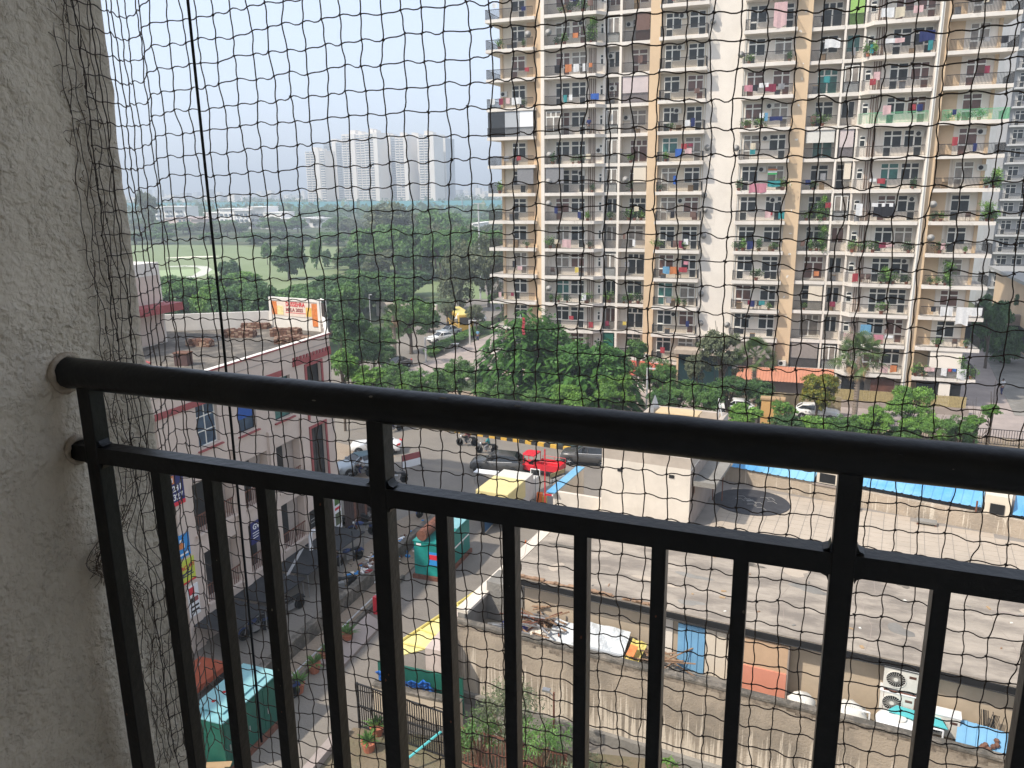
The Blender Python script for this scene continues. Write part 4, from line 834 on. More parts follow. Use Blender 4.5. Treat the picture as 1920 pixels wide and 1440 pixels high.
# deep bays: back wall proud of the core, shade painted into it so they read hollow
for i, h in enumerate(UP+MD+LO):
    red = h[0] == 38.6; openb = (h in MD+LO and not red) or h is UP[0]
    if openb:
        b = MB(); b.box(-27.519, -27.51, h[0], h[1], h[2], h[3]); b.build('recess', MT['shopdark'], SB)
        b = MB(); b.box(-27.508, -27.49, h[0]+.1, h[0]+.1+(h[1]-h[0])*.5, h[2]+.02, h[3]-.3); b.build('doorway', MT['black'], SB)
        if h is not UP[0]:
            b = MB(); b.box(-27.06, -27.0, h[0], h[1], h[2]+.88, h[2]+.93)
            for k in range(int((h[1]-h[0])/.16)): b.box(-27.05, -27.02, h[0]+.05+.16*k, h[0]+.075+.16*k, h[2], h[2]+.88)
            b.build('railing', MT['rust'], SB)
        b = MB(); b.box(-27.0, -26.85, h[0]-.1, h[1]+.1, h[2]-.12, h[2]); b.build('sill', MT['shop'], SB)
    else:
        f = MB(); t = .05; nx, nz = (2, 3) if h[0] == 29.4 else (2, 1)
        x0, x1 = -27.25, -27.19; y0, y1, z0, z1 = h
        for k in range(nx+1): yy = y0+(y1-y0-t)*k/nx; f.box(x0, x1, yy, yy+t, z0, z1)
        for k in range(nz+1): zq = z0+(z1-z0-t)*k/nz; f.box(x0+.003, x1+.003, y0, y1, zq, zq+t)
        w_ = f.build('window', MT['frame'] if h[0] == 29.4 else MT['rail'], SB)
        b = MB(); b.box(-27.24, -27.22, y0+t, y1-t, z0+t, z1-t); b.build('pane', MT['glassblue'] if h[0] in (29.4, 32.35) else MT['glassgreen'] if h[0] == 35.4 else MT['glass'], w_)
        if h[0] == 32.35: b = MB(); b.box(-27.19, -27.17, y0+.1, y1-.1, z0+.7, z1-.05); b.build('blue_cover', CLOTH['blue'], w_)
        if red:
            b = MB(); b.box(FX, FX+.07, y0-.17, y0, z0-.15, z1+.15); b.box(FX, FX+.07, y1, y1+.17, z0-.15, z1+.15); b.box(FX, FX+.07, y0, y1, z1, z1+.15); b.build('trim', MT['red'], SB)
        else: b = MB(); b.box(FX, FX+.14, y0-.12, y1+.12, z0-.16, z0-.09); b.build('sill', MT['red'], SB)
# columns standing proud
for y0, y1 in ((27.3, 28.2), (31.5, 32.1), (34.5, 35.0), (37.5, 38.1)):
    b = MB(); b.box(FX, FX+.16, y0, y1, 0, 9.2); b.build('column', MT['shop'], SB)
# trim band and dentils
b = MB(); b.box(FX, FX+.09, 14, 36.3, 12.0, 12.3); b.build('band', MT['red'], SB)
b = MB(); b.box(FX, FX+.1, 37.3, 41.2, 12.25, 12.55)
for k in range(12): b.box(FX, FX+.1, 37.35+.33*k, 37.52+.33*k, 12.55, 12.75)
b.build('dentil_band', MT['red'], SB)
b = MB(); b.box(FX+.0, FX+.05, 14, 41.2, 12.98, 13.03); b.build('groove', MT['shopdark'], SB)  # raised strip, a groove's shade put into its dark colour
# parapet
def parapet(poly, z0, z1, t, name, m):
    for (a, c) in poly:
        a = Vector((a[0], a[1], 0)); c = Vector((c[0], c[1], 0)); d = (c-a).normalized(); n = Vector((-d.y, d.x, 0))*t
        b = MB(); b.prism([a[:2], c[:2], (c+n)[:2], (a+n)[:2]], z0, z1); b.build(name, m, SB)
parapet([(PF[0], PF[1])], 12.3, 13.5, .22, 'parapet', MT['shop']); parapet([(PF[1], PF[2]), (PF[2], PF[3]), (PF[3], PF[4]), (PF[4], PF[5])], 12.3, 13.5, .22, 'parapet', MT['shoptop'])
b = MB(); b.box(FX-.26, FX+.06, 14, 41.3, 13.5, 13.56); b.build('parapet_cap', MT['shoptop'], SB); b = MB(); b.box(FX+.061, FX+.08, 14, 41.3, 13.47, 13.55); b.build('parapet_edge', MT['red'], SB)
d1 = (Vector((-31.5, 47.7, 0))-Vector((-26.98, 41.2, 0))).normalized()
for k in range(4):
    p = Vector((-26.98, 41.2, 0))+d1*(1.2+1.7*k)-Vector((-d1.y, d1.x, 0))*-.24
    b = MB(); b.box(-.16, .16, -.1, .1, 12.3, 13.4); o = b.build('pier', MT['shopdark'], SB); o.location = p; o.rotation_euler = (0, 0, math.atan2(d1.y, d1.x))
# stair tower on roof
b = MB(); b.prism([(-46, 34.0), (-39.5, 34.0), (-39.5, 41.2), (-46, 41.2)], 12.3, 17.6); b.build('stair_tower', MT['shoptop'], SB)
b = MB(); b.box(-46.5, -38.2, 33.0, 41.6, 14.5, 15.0); b.build('canopy', MT['red'], SB)
b = MB(); b.box(-39.48, -39.44, 35, 41.0, 12.4, 16.8); b.build('tower_face', MT['shop'], SB)
for x, y, m_ in ((-41, 33.9, 'frame'), (-43, 33.9, 'frame'), (-39.3, 36.6, 'red')):
    b = MB(); b.tube([(x, y, 12.3), (x, y, 17.2)], .07, 6); b.build('pipe', MT[m_], SB)
b = MB(); b.tube([(-39, 38.4, 12.6), (-36.5, 35.4, 12.6), (-34.5, 34.5, 12.6)], .06, 6); b.tube([(-41, 34, 12.5), (-33, 31, 12.6)], .04, 6); b.build('roof_pipe', MT['red'], SB)
# billboard at the far corner
BB = thing('festival_billboard', 'framed festival banner reading DUSSEHRA MELA on the shop building roof', 'billboard', (-38.3, 52.2, 12.35), 0)
pa, pb = atY(505, 556, 48.1), atY(600, 564, 47.5)
ang = math.atan2(pb.y-pa.y, pb.x-pa.x); L = (Vector((pb.x, pb.y, 0))-Vector((pa.x, pa.y, 0))).length
BB.location = (pa.x, pa.y, 12.3); BB.rotation_euler = (0, 0, ang); HT = (pa.z-12.3)
def bbox(name, m, *a): b = MB(); b.box(*a); return b.build(name, m, BB)
bbox('frame', MT['shoptop'], 0, L, -.12, .12, HT-.2, HT); bbox('frame', MT['shoptop'], 0, .2, -.12, .12, 0, HT-.2); bbox('frame', MT['shoptop'], L-.2, L, -.12, .12, 0, HT-.2)
bbox('banner', M('cream_banner_print', (.72, .60, .50), .6, .1, 3), .2, L-.2, -.06, -.02, HT*.42, HT-.2)
bbox('print_panel', MT['signorange'], .25, .7, -.07, -.061, HT*.45, HT-.3); bbox('print_panel', M('pale_yellow_print', (.75, .62, .30), .6, .2, 5), .72, 1.3, -.07, -.061, HT*.45, HT-.6); bbox('print_panel', MT['signorange'], L-.75, L-.24, -.07, -.061, HT*.15, HT-.3)
bbox('print_panel', M('gold_print', (.72, .45, .10), .6, .25, 5), L-1.3, L-.78, -.07, -.061, HT*.45, HT-.6)
bbox('print_bar', MT['signred'], L*.32, L*.72, -.07, -.061, HT-1.08, HT-1.04)
text('lettering', 'DUSSEHRA', .44, MT['signred'], BB, (L*.52, -.075, HT-.46), (R(90), 0, 0), .004, bold=.010, sx=.82); text('lettering', 'MELA 2025', .34, MT['red'], BB, (L*.50, -.075, HT-.85), (R(90), 0, 0), .004, bold=.01)
o = thing('billboard_side_frame', 'narrow steel support frame behind the right edge of the banner', 'frame', (pb.x+.2, pb.y-.2, 12.4))
for x in (0, .9): b = MB(); b.tube([(x, x*-.9, .4), (x, x*-.9, HT)], .05, 5); b.build('upright', MT['frame'], o)
for z in (HT, ): b = MB(); b.tube([(0, 0, z), (.9, -.8, z)], .05, 5); b.build('crossbar', MT['frame'], o)
b = MB(); b.box(.1, .8, -.5, -.45, .6, HT-.2, None, -.72); b.build('dark_panel', MT['black'], o)
# brick piles on the roof, courses of loose bricks
bk = MB(); bk.box(-.115, .115, -.055, .055, 0, .072); bkm = bk.mesh('brick', MT['brick']); bkm2 = bk.mesh('brick', M('pale_dusty_brick', (.36, .25, .18), .9, .2, 3))
def brickpile(label, p, nx, ny, nz, rz, heap=False):
    o = thing('brick_stack', label, 'brick stack', (p.x, p.y, 12.33), rz); q = random.Random(label)
    if heap:
        for k in range(70):
            r = q.uniform(0, 1)**.7*.85; t = q.uniform(0, 6.3); s = ob('brick', q.choice([bkm, bkm2]), o, (r*math.cos(t), r*math.sin(t), max(0, (.85-r)*.95)*q.uniform(.3, 1))); s.rotation_euler = (q.uniform(-.7, .7), q.uniform(-.7, .7), q.uniform(0, 3)); s.scale = (1.1, 1.1, 1.1)
        return
    for k in range(nz):
        for i in range(nx):
            for j in range(ny):
                if 0 < i < nx-1 and 0 < j < ny-1 and k < nz-1: continue
                if k == nz-1 and q.random() < .45: continue
                s = ob('brick', q.choice([bkm, bkm, bkm2]), o, (i*.25+q.uniform(-.03, .03), j*.125+q.uniform(-.015, .015), k*.078)); s.scale = (1, 1, 1); s.rotation_euler = (0, 0, q.uniform(-.12, .12))
brickpile('long brick stack near the left parapet of the shop roof', atZ(352, 650, 12.3), 7, 5, 6, .1)
brickpile('conical heap of loose bricks near the back of the shop roof', atZ(429, 606, 12.3), 1, 1, 1, 0, True)
brickpile('brick stack in front of the conical heap on the shop roof', atZ(424, 634, 12.3), 8, 7, 7, .3); brickpile('brick stack right of the conical heap on the shop roof', atZ(455, 617, 12.3), 8, 6, 5, .2)
brickpile('rear right brick stack below the festival banner', atZ(510, 632, 12.3), 8, 7, 7, .2); brickpile('nearest right brick stack by the roof parapet', atZ(518, 646, 12.3), 9, 7, 6, .35)
o = thing('roof_cabin_block', 'dark brown box at the foot of the shop roof stair tower', 'box', tuple(atZ(345, 684, 12.33)), .2); b = MB(); b.box(-.4, .4, -.3, .3, 0, .7); b.build('body', M('dark_brown_box', (.09, .05, .045), .7, .2), o); b = MB(); b.box(-.44, .44, -.34, .34, .7, .76); b.build('lid', MT['brick'], o)
b = MB(); b.box(-.45, .45, -.3, .3, 0, .6); o = b.build('concrete_block', MT['concrete'], None, bevel=.03); o.location = atZ(519, 612, 12.3); tag(o, 'small grey concrete block behind the brick stacks on the shop roof', 'block')
# signs
def sign(name, label, y0, y1, z0, z1, base, items, x=FX+.2):
    o = thing(name, label, 'sign', (x, y0, z0)); W, H = y1-y0, z1-z0
    b = MB(); b.box(-.08, 0, 0, W, 0, H); b.build('board', base, o)
    for it in items:
        if it[0] == 'r': _, a, c, d, e, m = it; b = MB(); b.box(.0, .012, a*W, c*W, d*H, e*H); b.build('print_block', m, o)
        elif it[0] == 'c': _, a, d, r, m = it; b = MB(); b.lathe((.013, a*W, d*H), [(r, 0), (r, .006), (.001, .008)], 14, None, 'x'); b.build('print_dot', m, o)
        else: _, s, a, d, h, m = it; text('lettering', s, h, m, o, (.018, a*W, d*H), (R(90), 0, R(90)), .004, bold=.008)
    return o
sign('phone_number_sign', 'navy sign with white digits 11231 63327 and red strip', 26.6, 27.9, 7.75, 9.3, MT['navy'], [('r', .02, .55, .72, .98, MT['signorange']), ('t', '& M', .3, .84, .3, MT['signwhite']), ('t', '11231', .5, .55, .42, MT['signwhite']), ('t', '63327', .5, .28, .42, MT['signwhite']), ('r', 0, 1, 0, .13, MT['signred'])])
sign('thumb_sign', 'blue shop sign with a white thumb icon above the lime sign', 26.7, 27.85, 5.1, 6.25, MT['signblue'], [('c', .5, .55, .17, MT['signorange']), ('r', .45, .55, .55, .82, MT['signwhite']), ('r', .3, .7, .42, .6, MT['signwhite']), ('r', .15, .9, .12, .2, MT['signwhite'])])
sign('lime_sign', 'lime yellow sign with the word MERCURY in red', 26.7, 28.0, 3.75, 4.95, MT['signlime'], [('t', 'MERCURY', .52, .68, .27, MT['signred']), ('r', .2, .9, .3, .34, MT['navy']), ('r', .2, .85, .4, .46, MT['navy']), ('r', 0, 1, 0, .08, MT['signred'])])
sign('white_poster', 'white poster with dark red and black print on a column', 27.35, 28.05, 1.9, 3.5, MT['signwhite'], [('r', .1, .6, .72, .95, MT['signred']), ('r', .1, .45, .45, .6, MT['black']), ('r', .55, .9, .45, .6, MT['red']), ('r', .1, .9, .28, .34, MT['black']), ('r', .1, .9, .14, .2, MT['black'])])
sign('navy_bay_sign', 'navy sign reading GVL with small white text hung at a bay', 32.25, 33.5, 3.55, 4.75, MT['navy'], [('t', 'GVL', .42, .78, .42, MT['signwhite']), ('r', .1, .5, .5, .53, MT['signwhite']), ('r', .1, .5, .38, .41, MT['signwhite']), ('r', .1, .45, .26, .29, MT['signwhite']), ('r', .7, .95, .4, .62, MT['signwhite']), ('r', .6, 1, .02, .2, MT['signred'])])
sign('tall_far_poster', 'tall white and green poster board at the far corner of the shop building', 40.3, 41.1, .9, 3.6, MT['signwhite'], [('r', .1, .9, .62, .9, MT['leafmid']), ('r', .1, .9, .5, .56, MT['signred']), ('r', .1, .9, .12, .42, MT['leafgrey'])], FX+.12)
sign('small_black_sign', 'small black sign board low on the wall near far window', 37.6, 38.1, 2.2, 3.3, MT['black'], [('r', .1, .9, .5, .54, MT['dish']), ('r', .1, .8, .3, .34, MT['dish'])])
# base awnings and pipes
o = thing('dark_awning_roof', 'dark sagging sheet awnings along the foot of the shop building', 'awning', (0, 0, 0))
for y0, y1 in ((27.5, 30.3), (30.5, 33.6), (33.8, 36.8), (37, 40)):
    b = MB(); b.prism([(-26.9, y0), (-24.6, y0+.1), (-24.5, y1-.1), (-26.9, y1)], 1.35, 1.41); s = b.build('sheet', MT['fardark'] if 0 else M('charcoal_sheet', (.03, .032, .036), .7, .3), o)
    for yy in (y0+.15, y1-.15): b = MB(); b.tube([(-24.65, yy, 0), (-24.65, yy, 1.35)], .03, 5); b.build('post', MT['steel'], o)
o = thing('white_plastic_pipe_stack', 'white bent plastic vent pipe rising over the dark awnings', 'pipe', (-26.2, 36.6, 1.4)); b = MB(); b.tube([(0, 0, 0), (0, 0, .9), (0, .2, 1.1), (0, .45, 1.0)], .12, 8); b.build('pipe', MT['signwhite'], o, True)
o = thing('steel_slat_rack', 'row of bright steel rails leaning beside the white pipe', 'rack', (-25.6, 33.2, 1.3))
for k in range(4): b = MB(); b.tube([(0, .0+.12*k, .1), (0, 1.5+.12*k, 1.0)], .02, 5); b.build('rail', MT['steel'], o)
o = thing('dark_corrugated_hoarding', 'dark brown corrugated hoarding beyond the shop building corner', 'hoarding', (-26.9, 41.5, 0)); 
for k in range(12): b = MB(); b.box(-.03, .03, .27*k, .27*k+.25, 0, 2.6); b.build('sheet', MT['rust'] if k % 5 == 4 else MT['boxside'] if 0 else M('dark_brown_sheet', (.05, .03, .028), .7, .2) if k == 0 else bpy.data.materials['dark_brown_sheet'], o)
o = thing('red_cart', 'orange red hand cart parked under the shop awnings near the teal cabinet', 'cart', (-24.4, 24.6, 0)); b = MB(); b.box(-.8, .8, -1.4, 1.4, .75, 1.0); b.build('tray', M('dull_orange_red_paint', (.38, .085, .04), .6, .15), o)
for x in (-.7, .7):
    for y in (-.9, .9): b = MB(); b.lathe((x, y, .35), [(.35, -.04), (.35, .04), (.001, .04)], 14, None, 'x'); b.build('wheel', MT['tyre'], o)

# ================================================================== cabinets and lane clutter
def cabinet(name, label, x0, x1, y0, y1, z1, topm=MT['tealtop'], side=MT['teal'], logo=False):
    o = thing(name, label, 'generator', ((x0+x1)/2, y0, 0)); w = (x1-x0)/2; L = y1-y0
    b = MB(); b.box(-w, w, 0, L, .25, z1); b.build('body', side, o, bevel=.03); b = MB(); b.box(-w-.04, w+.04, -.04, L+.04, z1, z1+.05); b.build('roof_sheet', topm, o); b = MB(); b.box(-w-.1, w+.1, -.1, L+.1, 0, .25); b.build('base_frame', MT['rust'], o)
    n = 3
    for k in range(n):
        b = MB(); b.box(w, w+.025, L*k/n+.08, L*(k+1)/n-.08, .4, z1-.15); b.build('door', side, o); b = MB(); b.box(w+.025, w+.05, L*k/n+.25, L*k/n+.3, 1.0, 1.25); b.build('handle', MT['steel'], o)
    return o
G1 = cabinet('teal_generator', 'teal generator cabinet with a rusty silencer drum on its roof', -20.1, -18.35, 37.9, 42.0, 2.3, MT['teal'])
b = MB(); b.tube([(-.3, -.1, 2.75), (-.3, 2.1, 2.75)], .32, 14); b.build('silencer', MT['rust'], G1); b = MB(); b.box(-.9, .9, 2.2, 4.1, 2.352, 2.38); b.build('pale_top', MT['tealtop'], G1)
b = MB(); b.box(.05, .72, -.018, -.0, .95, 1.75); b.build('poster', MT['signblue'], G1); b = MB(); b.box(.12, .65, -.03, -.02, 1.3, 1.6); b.build('poster_print', MT['signred'], G1)
b = MB(); b.box(-.7, -.4, -.012, -.0, 2.05, 2.2); b.box(.9, .91, 1.2, 3.9, 1.25, 1.35); b.build('stripe', MT['signwhite'], G1)
G2 = cabinet('teal_roofed_stall', 'teal roofed cabinet with two red fittings at the near end of the lane', -21.35, -19.6, 20.9, 24.4, 2.35, MT['tealtop'], MT['darkgreen'])
for y in (.9, 1.5): b = MB(); b.lathe((-.25, y, 2.42), [(.08, 0), (.08, .08), (.001, .09)], 8); b.build('red_fitting', MT['redlamp'], G2)
b = MB(); b.box(-.5, .6, .4, 3.0, 2.44, 2.48); b.build('lid_panel', MT['tealtop'], G2)
o = thing('cardboard_box', 'open brown cardboard box beside the near teal roofed cabinet', 'box', (-19.9, 19.9, .0), .4); b = MB(); b.box(-.7, .7, -.5, .5, 0, .7); b.build('body', MT['card'], o); b = MB(); b.box(-.9, .9, -.75, -.5, .68, .71); b.box(-.9, .9, .5, .8, .68, .71); b.build('flap', MT['card'], o); b = MB(); b.box(-.35, .35, -.25, .25, .72, .78); b.build('black_pack', MT['black'], o)
o = thing('blue_gate_panel', 'blue sheet gate panel standing in the lane behind the teal generator', 'gate', (-18.5, 44.6, 0)); b = MB(); b.box(-.05, .05, 0, 2.0, .1, 2.0); b.build('sheet', M('deep_blue_sheet', (.03, .10, .22), .5, .15), o)
for y in (0, 2): b = MB(); b.box(-.08, .08, y-.05, y+.05, 0, 2.1); b.build('post', MT['rail'], o)
o = thing('brown_gate_leaf', 'dark brown steel gate leaf standing open beside the flat roof corner', 'gate', (-13.6, 35.6, 0)); b = MB(); b.box(0, 1.5, -.04, .04, .1, 3.2); b.build('sheet', M('brown_gate_paint', (.085, .06, .05), .6, .15), o); b = MB(); b.box(-.1, 0, -.06, .06, 0, 3.5); b.build('post', MT['rail'], o)
def cone(label, p, s=1): b = MB(); b.lathe((0, 0, 0), [(.2, 0), (.2, .04), (.13, .05), (.02, .75), (.001, .76)], 10); o = b.build('traffic_cone', MT['orangebar']); o.location = p; o.scale = (s, s, s); tag(o, label, 'traffic cone')
cone('orange traffic cone at the edge of the lane beside the slab roof', atZ(986, 1040, .0), 1.3)
# rubbish heap
q = random.Random(3); b = MB()
cm_ = [MT['white'], MT['card'], MT['signwhite'], MT['boxside'], MT['rust'], MT['signblue'], MT['grime'], MT['earth']]
for k in range(900):
    r = abs(q.gauss(0, .5)); t = q.uniform(0, 6.3); x = -22.8+.7*r*math.cos(t)*1.6; y = 39.5+r*math.sin(t)*4; h = max(0, .9-r*.8)
    s = q.uniform(.04, .16); b.box(x-s, x+s, y-s*.7, y+s*.7, h*q.uniform(.2, 1), h*q.uniform(.2, 1)+s*.4+.02, q.choice(cm_), q.uniform(0, 3))
o = b.build('rubbish_heap', MT['white'], None, kind='stuff'); tag(o, 'heap of mixed rubbish against the divider wall by the teal generator', 'rubbish')
g = MB(); g.prism(blob(-23.2, 41, 2.0, 5.5, 0, sd=9), -.04, .012); struct('dirt_patch', g, MT['earth'])
# potted agaves along the kerb
def blades(n, L, wd, seed, upl=.9):
    b = MB(); q = random.Random(seed)
    for k in range(n):
        t = q.uniform(0, 6.3); e = q.uniform(.3, 1.3); d = Vector((math.cos(t)*math.cos(e), math.sin(t)*math.cos(e), math.sin(e)*upl)); l = L*q.uniform(.6, 1); s = d.cross(Vector((0, 0, 1))).normalized()*wd
        p1 = d*l*.5; p2 = d*l+Vector((0, 0, -l*.18)); b.face([(0, 0, 0), tuple(p1+s), tuple(p2), tuple(p1-s)])
    return b.mesh('foliage', MT['leafmid'])
BLM = [blades(34, .55, .035, 1), blades(34, .5, .03, 2), blades(26, .6, .04, 3)]
pb_ = MB(); pb_.lathe((0, 0, 0), [(.14, 0), (.2, .28), (.22, .3), (.18, .3)], 12); POT = pb_.mesh('pot', MT['pot'])
def plantpot(x, y, z, lab, k=0, s=1.0, grp=None): o = thing('potted_plant', lab, 'potted plant', (x, y, z), k*1.7, grp, s); ob('pot', POT, o); ob('foliage', BLM[k % 3], o, (0, 0, .28)); return o
for k, (px_, py_, d_) in enumerate(((590, 1252, 'second plant along the lane verge, spiky green in a red pot'), (612, 1228, 'farther spiky green plant in a red pot on the lane verge'), (560, 1290, 'nearest bushy green plant on the lane verge'), (708, 1370, 'spiky plant in a red pot left of the barred gate'), (692, 1400, 'spiky plant in a red pot below the barred gate'), (652, 1195, 'low plant by the pale concrete ramp'))):
    p = atZ(px_, py_+8); plantpot(p.x, p.y, 0, d_, k, 1.5)
# balcony plants: leaf clumps
def clumpmesh(n, seed, mat, r=.35):
    q = np.random.RandomState(seed); C = q.normal(0, .5, (n, 3))*np.array([r*1.5, r*.6, r]); A = q.normal(0, 1, (n, 3)); A /= np.linalg.norm(A, axis=1)[:, None]; B = np.cross(A, q.normal(0, 1, (n, 3))); B /= np.linalg.norm(B, axis=1)[:, None]
    s = .09; V = np.stack([C-A*s, C+B*s*.45, C+A*s, C-B*s*.45], 1).reshape(-1, 3); return np_mesh('foliage', V, np.arange(n*4).reshape(-1, 4), mat)
CLM = [clumpmesh(170, s, MT[m]) for s, m in ((1, 'leafmid'), (2, 'leafbright'), (3, 'leafdark'), (4, 'leafbright'))]
q = random.Random(21)
PL = [('A', -5, -30.2), ('A', -5, -33), ('C', -5, -26.5), ('C', -5, -25.6), ('C', -5, -22.7), ('C', -6, -26), ('C', -6, -25), ('C', -6, -23.6), ('A', -3, -30.4), ('A', 0, -33.2), ('C', -1, -26.9), ('C', -1, -24.6), ('C', -1, -23.9), ('C', 2, -27.2), ('C', 2, -22.6), ('A', 2, -30), ('C', 4, -27.1), ('C', 4, -26.2), ('C', 4, -25.2), ('C', 4, -22.9),
      ('E', 0, -18.3), ('E', 1, -18.6), ('E', 1, -17.9), ('E', 1, -17.2), ('E', 4, -18.9), ('E', 4, -18.2), ('E', 4, -17.3), ('E', -1, -18.5), ('D', 1, -20.6), ('D', 4, -20.6), ('G', 0, -15), ('G', 2, -15.1), ('G', 2, -12.2), ('G', 4, -12.7), ('G', 4, -12), ('G', -1, -14.5), ('G', -2, -14.1),
      ('I', -4, -6.6), ('I', -4, -2.8), ('I', -2, -6.6), ('I', -2, -5.6), ('I', -2, -5.1), ('I', 0, -6.9), ('I', 0, -2.7), ('I', 2, -6.8), ('I', 2, -6.2), ('I', 2, -4.6), ('I', 2, -3.2), ('I', 3, -4.7), ('I', 4, -3.3), ('K', -2, -.2), ('K', -2, .6), ('K', 0, .2), ('K', 1, -.2), ('K', 1, .9), ('K', 1, 1.5), ('K', 2, .4), ('K', 2, 1.4), ('K', 2, 1.0), ('K', 4, .2),
      ('M', -4, 4.2), ('M', -4, 4.7), ('M', 0, 9.2), ('M', 2, 4.3), ('M', 2, 5.3), ('M', 2, 6.2), ('M', 2, 9.4), ('M', 3, 7.2), ('M', 3, 7.8), ('M', 3, 8.3), ('M', 3, 9.5), ('M', 4, 7.5), ('O', -2, 11.6), ('O', -2, 12.4), ('O', -2, 13.3), ('O', -2, 14.1), ('O', 0, 15.4), ('O', 0, 16), ('O', 1, 11.3), ('O', 1, 11.9), ('O', 1, 15.8), ('O', 1, 16.2), ('O', 2, 12.1), ('O', 2, 14.3),
      ('O', 3, 11.6), ('O', 3, 12.2), ('O', 3, 12.9), ('O', 5, 12.8), ('O', 5, 15.4), ('O', 6, 11.2), ('O', 6, 11.9), ('O', 6, 12.5), ('O', 6, 15.3), ('O', 6, 16.1), ('C', 0, -22.4), ('C', 1, -22.9)]
for k, (bay, lv, x) in enumerate(PL):
    s = q.uniform(.8, 1.4); o = thing('balcony_plant', 'leafy potted plant on the %s' % where(bay, lv), 'potted plant', (x, TY+PR[bay]+.35, zs(lv)+.34), q.uniform(0, 3), None, s)
    ob('pot', POT, o, None, 0, .8); ob('foliage', CLM[k % 4], o, (0, 0, .55))
for bay, lv, x, h in (('C', -5, -22.6, 2.0), ('K', 2, 1.5, 2.2), ('O', 3, 13.1, 1.9), ('O', 0, 16.0, 1.2), ('O', 1, 15.9, 1.3), ('O', 6, 15.3, 1.7), ('M', 3, 7.6, 1.0), ('K', 1, 1.3, 2.0)):
    o = thing('climbing_plant', 'tall climbing plant on the %s' % where(bay, lv), 'plant', (x, TY+PR[bay]+.3, zs(lv)+.34)); 
    for k in range(4): ob('foliage', CLM[k % 4], o, (q.uniform(-.2, .2), q.uniform(-.1, .1), .4+h*k/3.5), q.uniform(0, 3), 1.2)
    b = MB(); b.tube([(0, 0, 0), (.05, 0, h)], .02, 5); b.build('stem', MT['bark'], o)

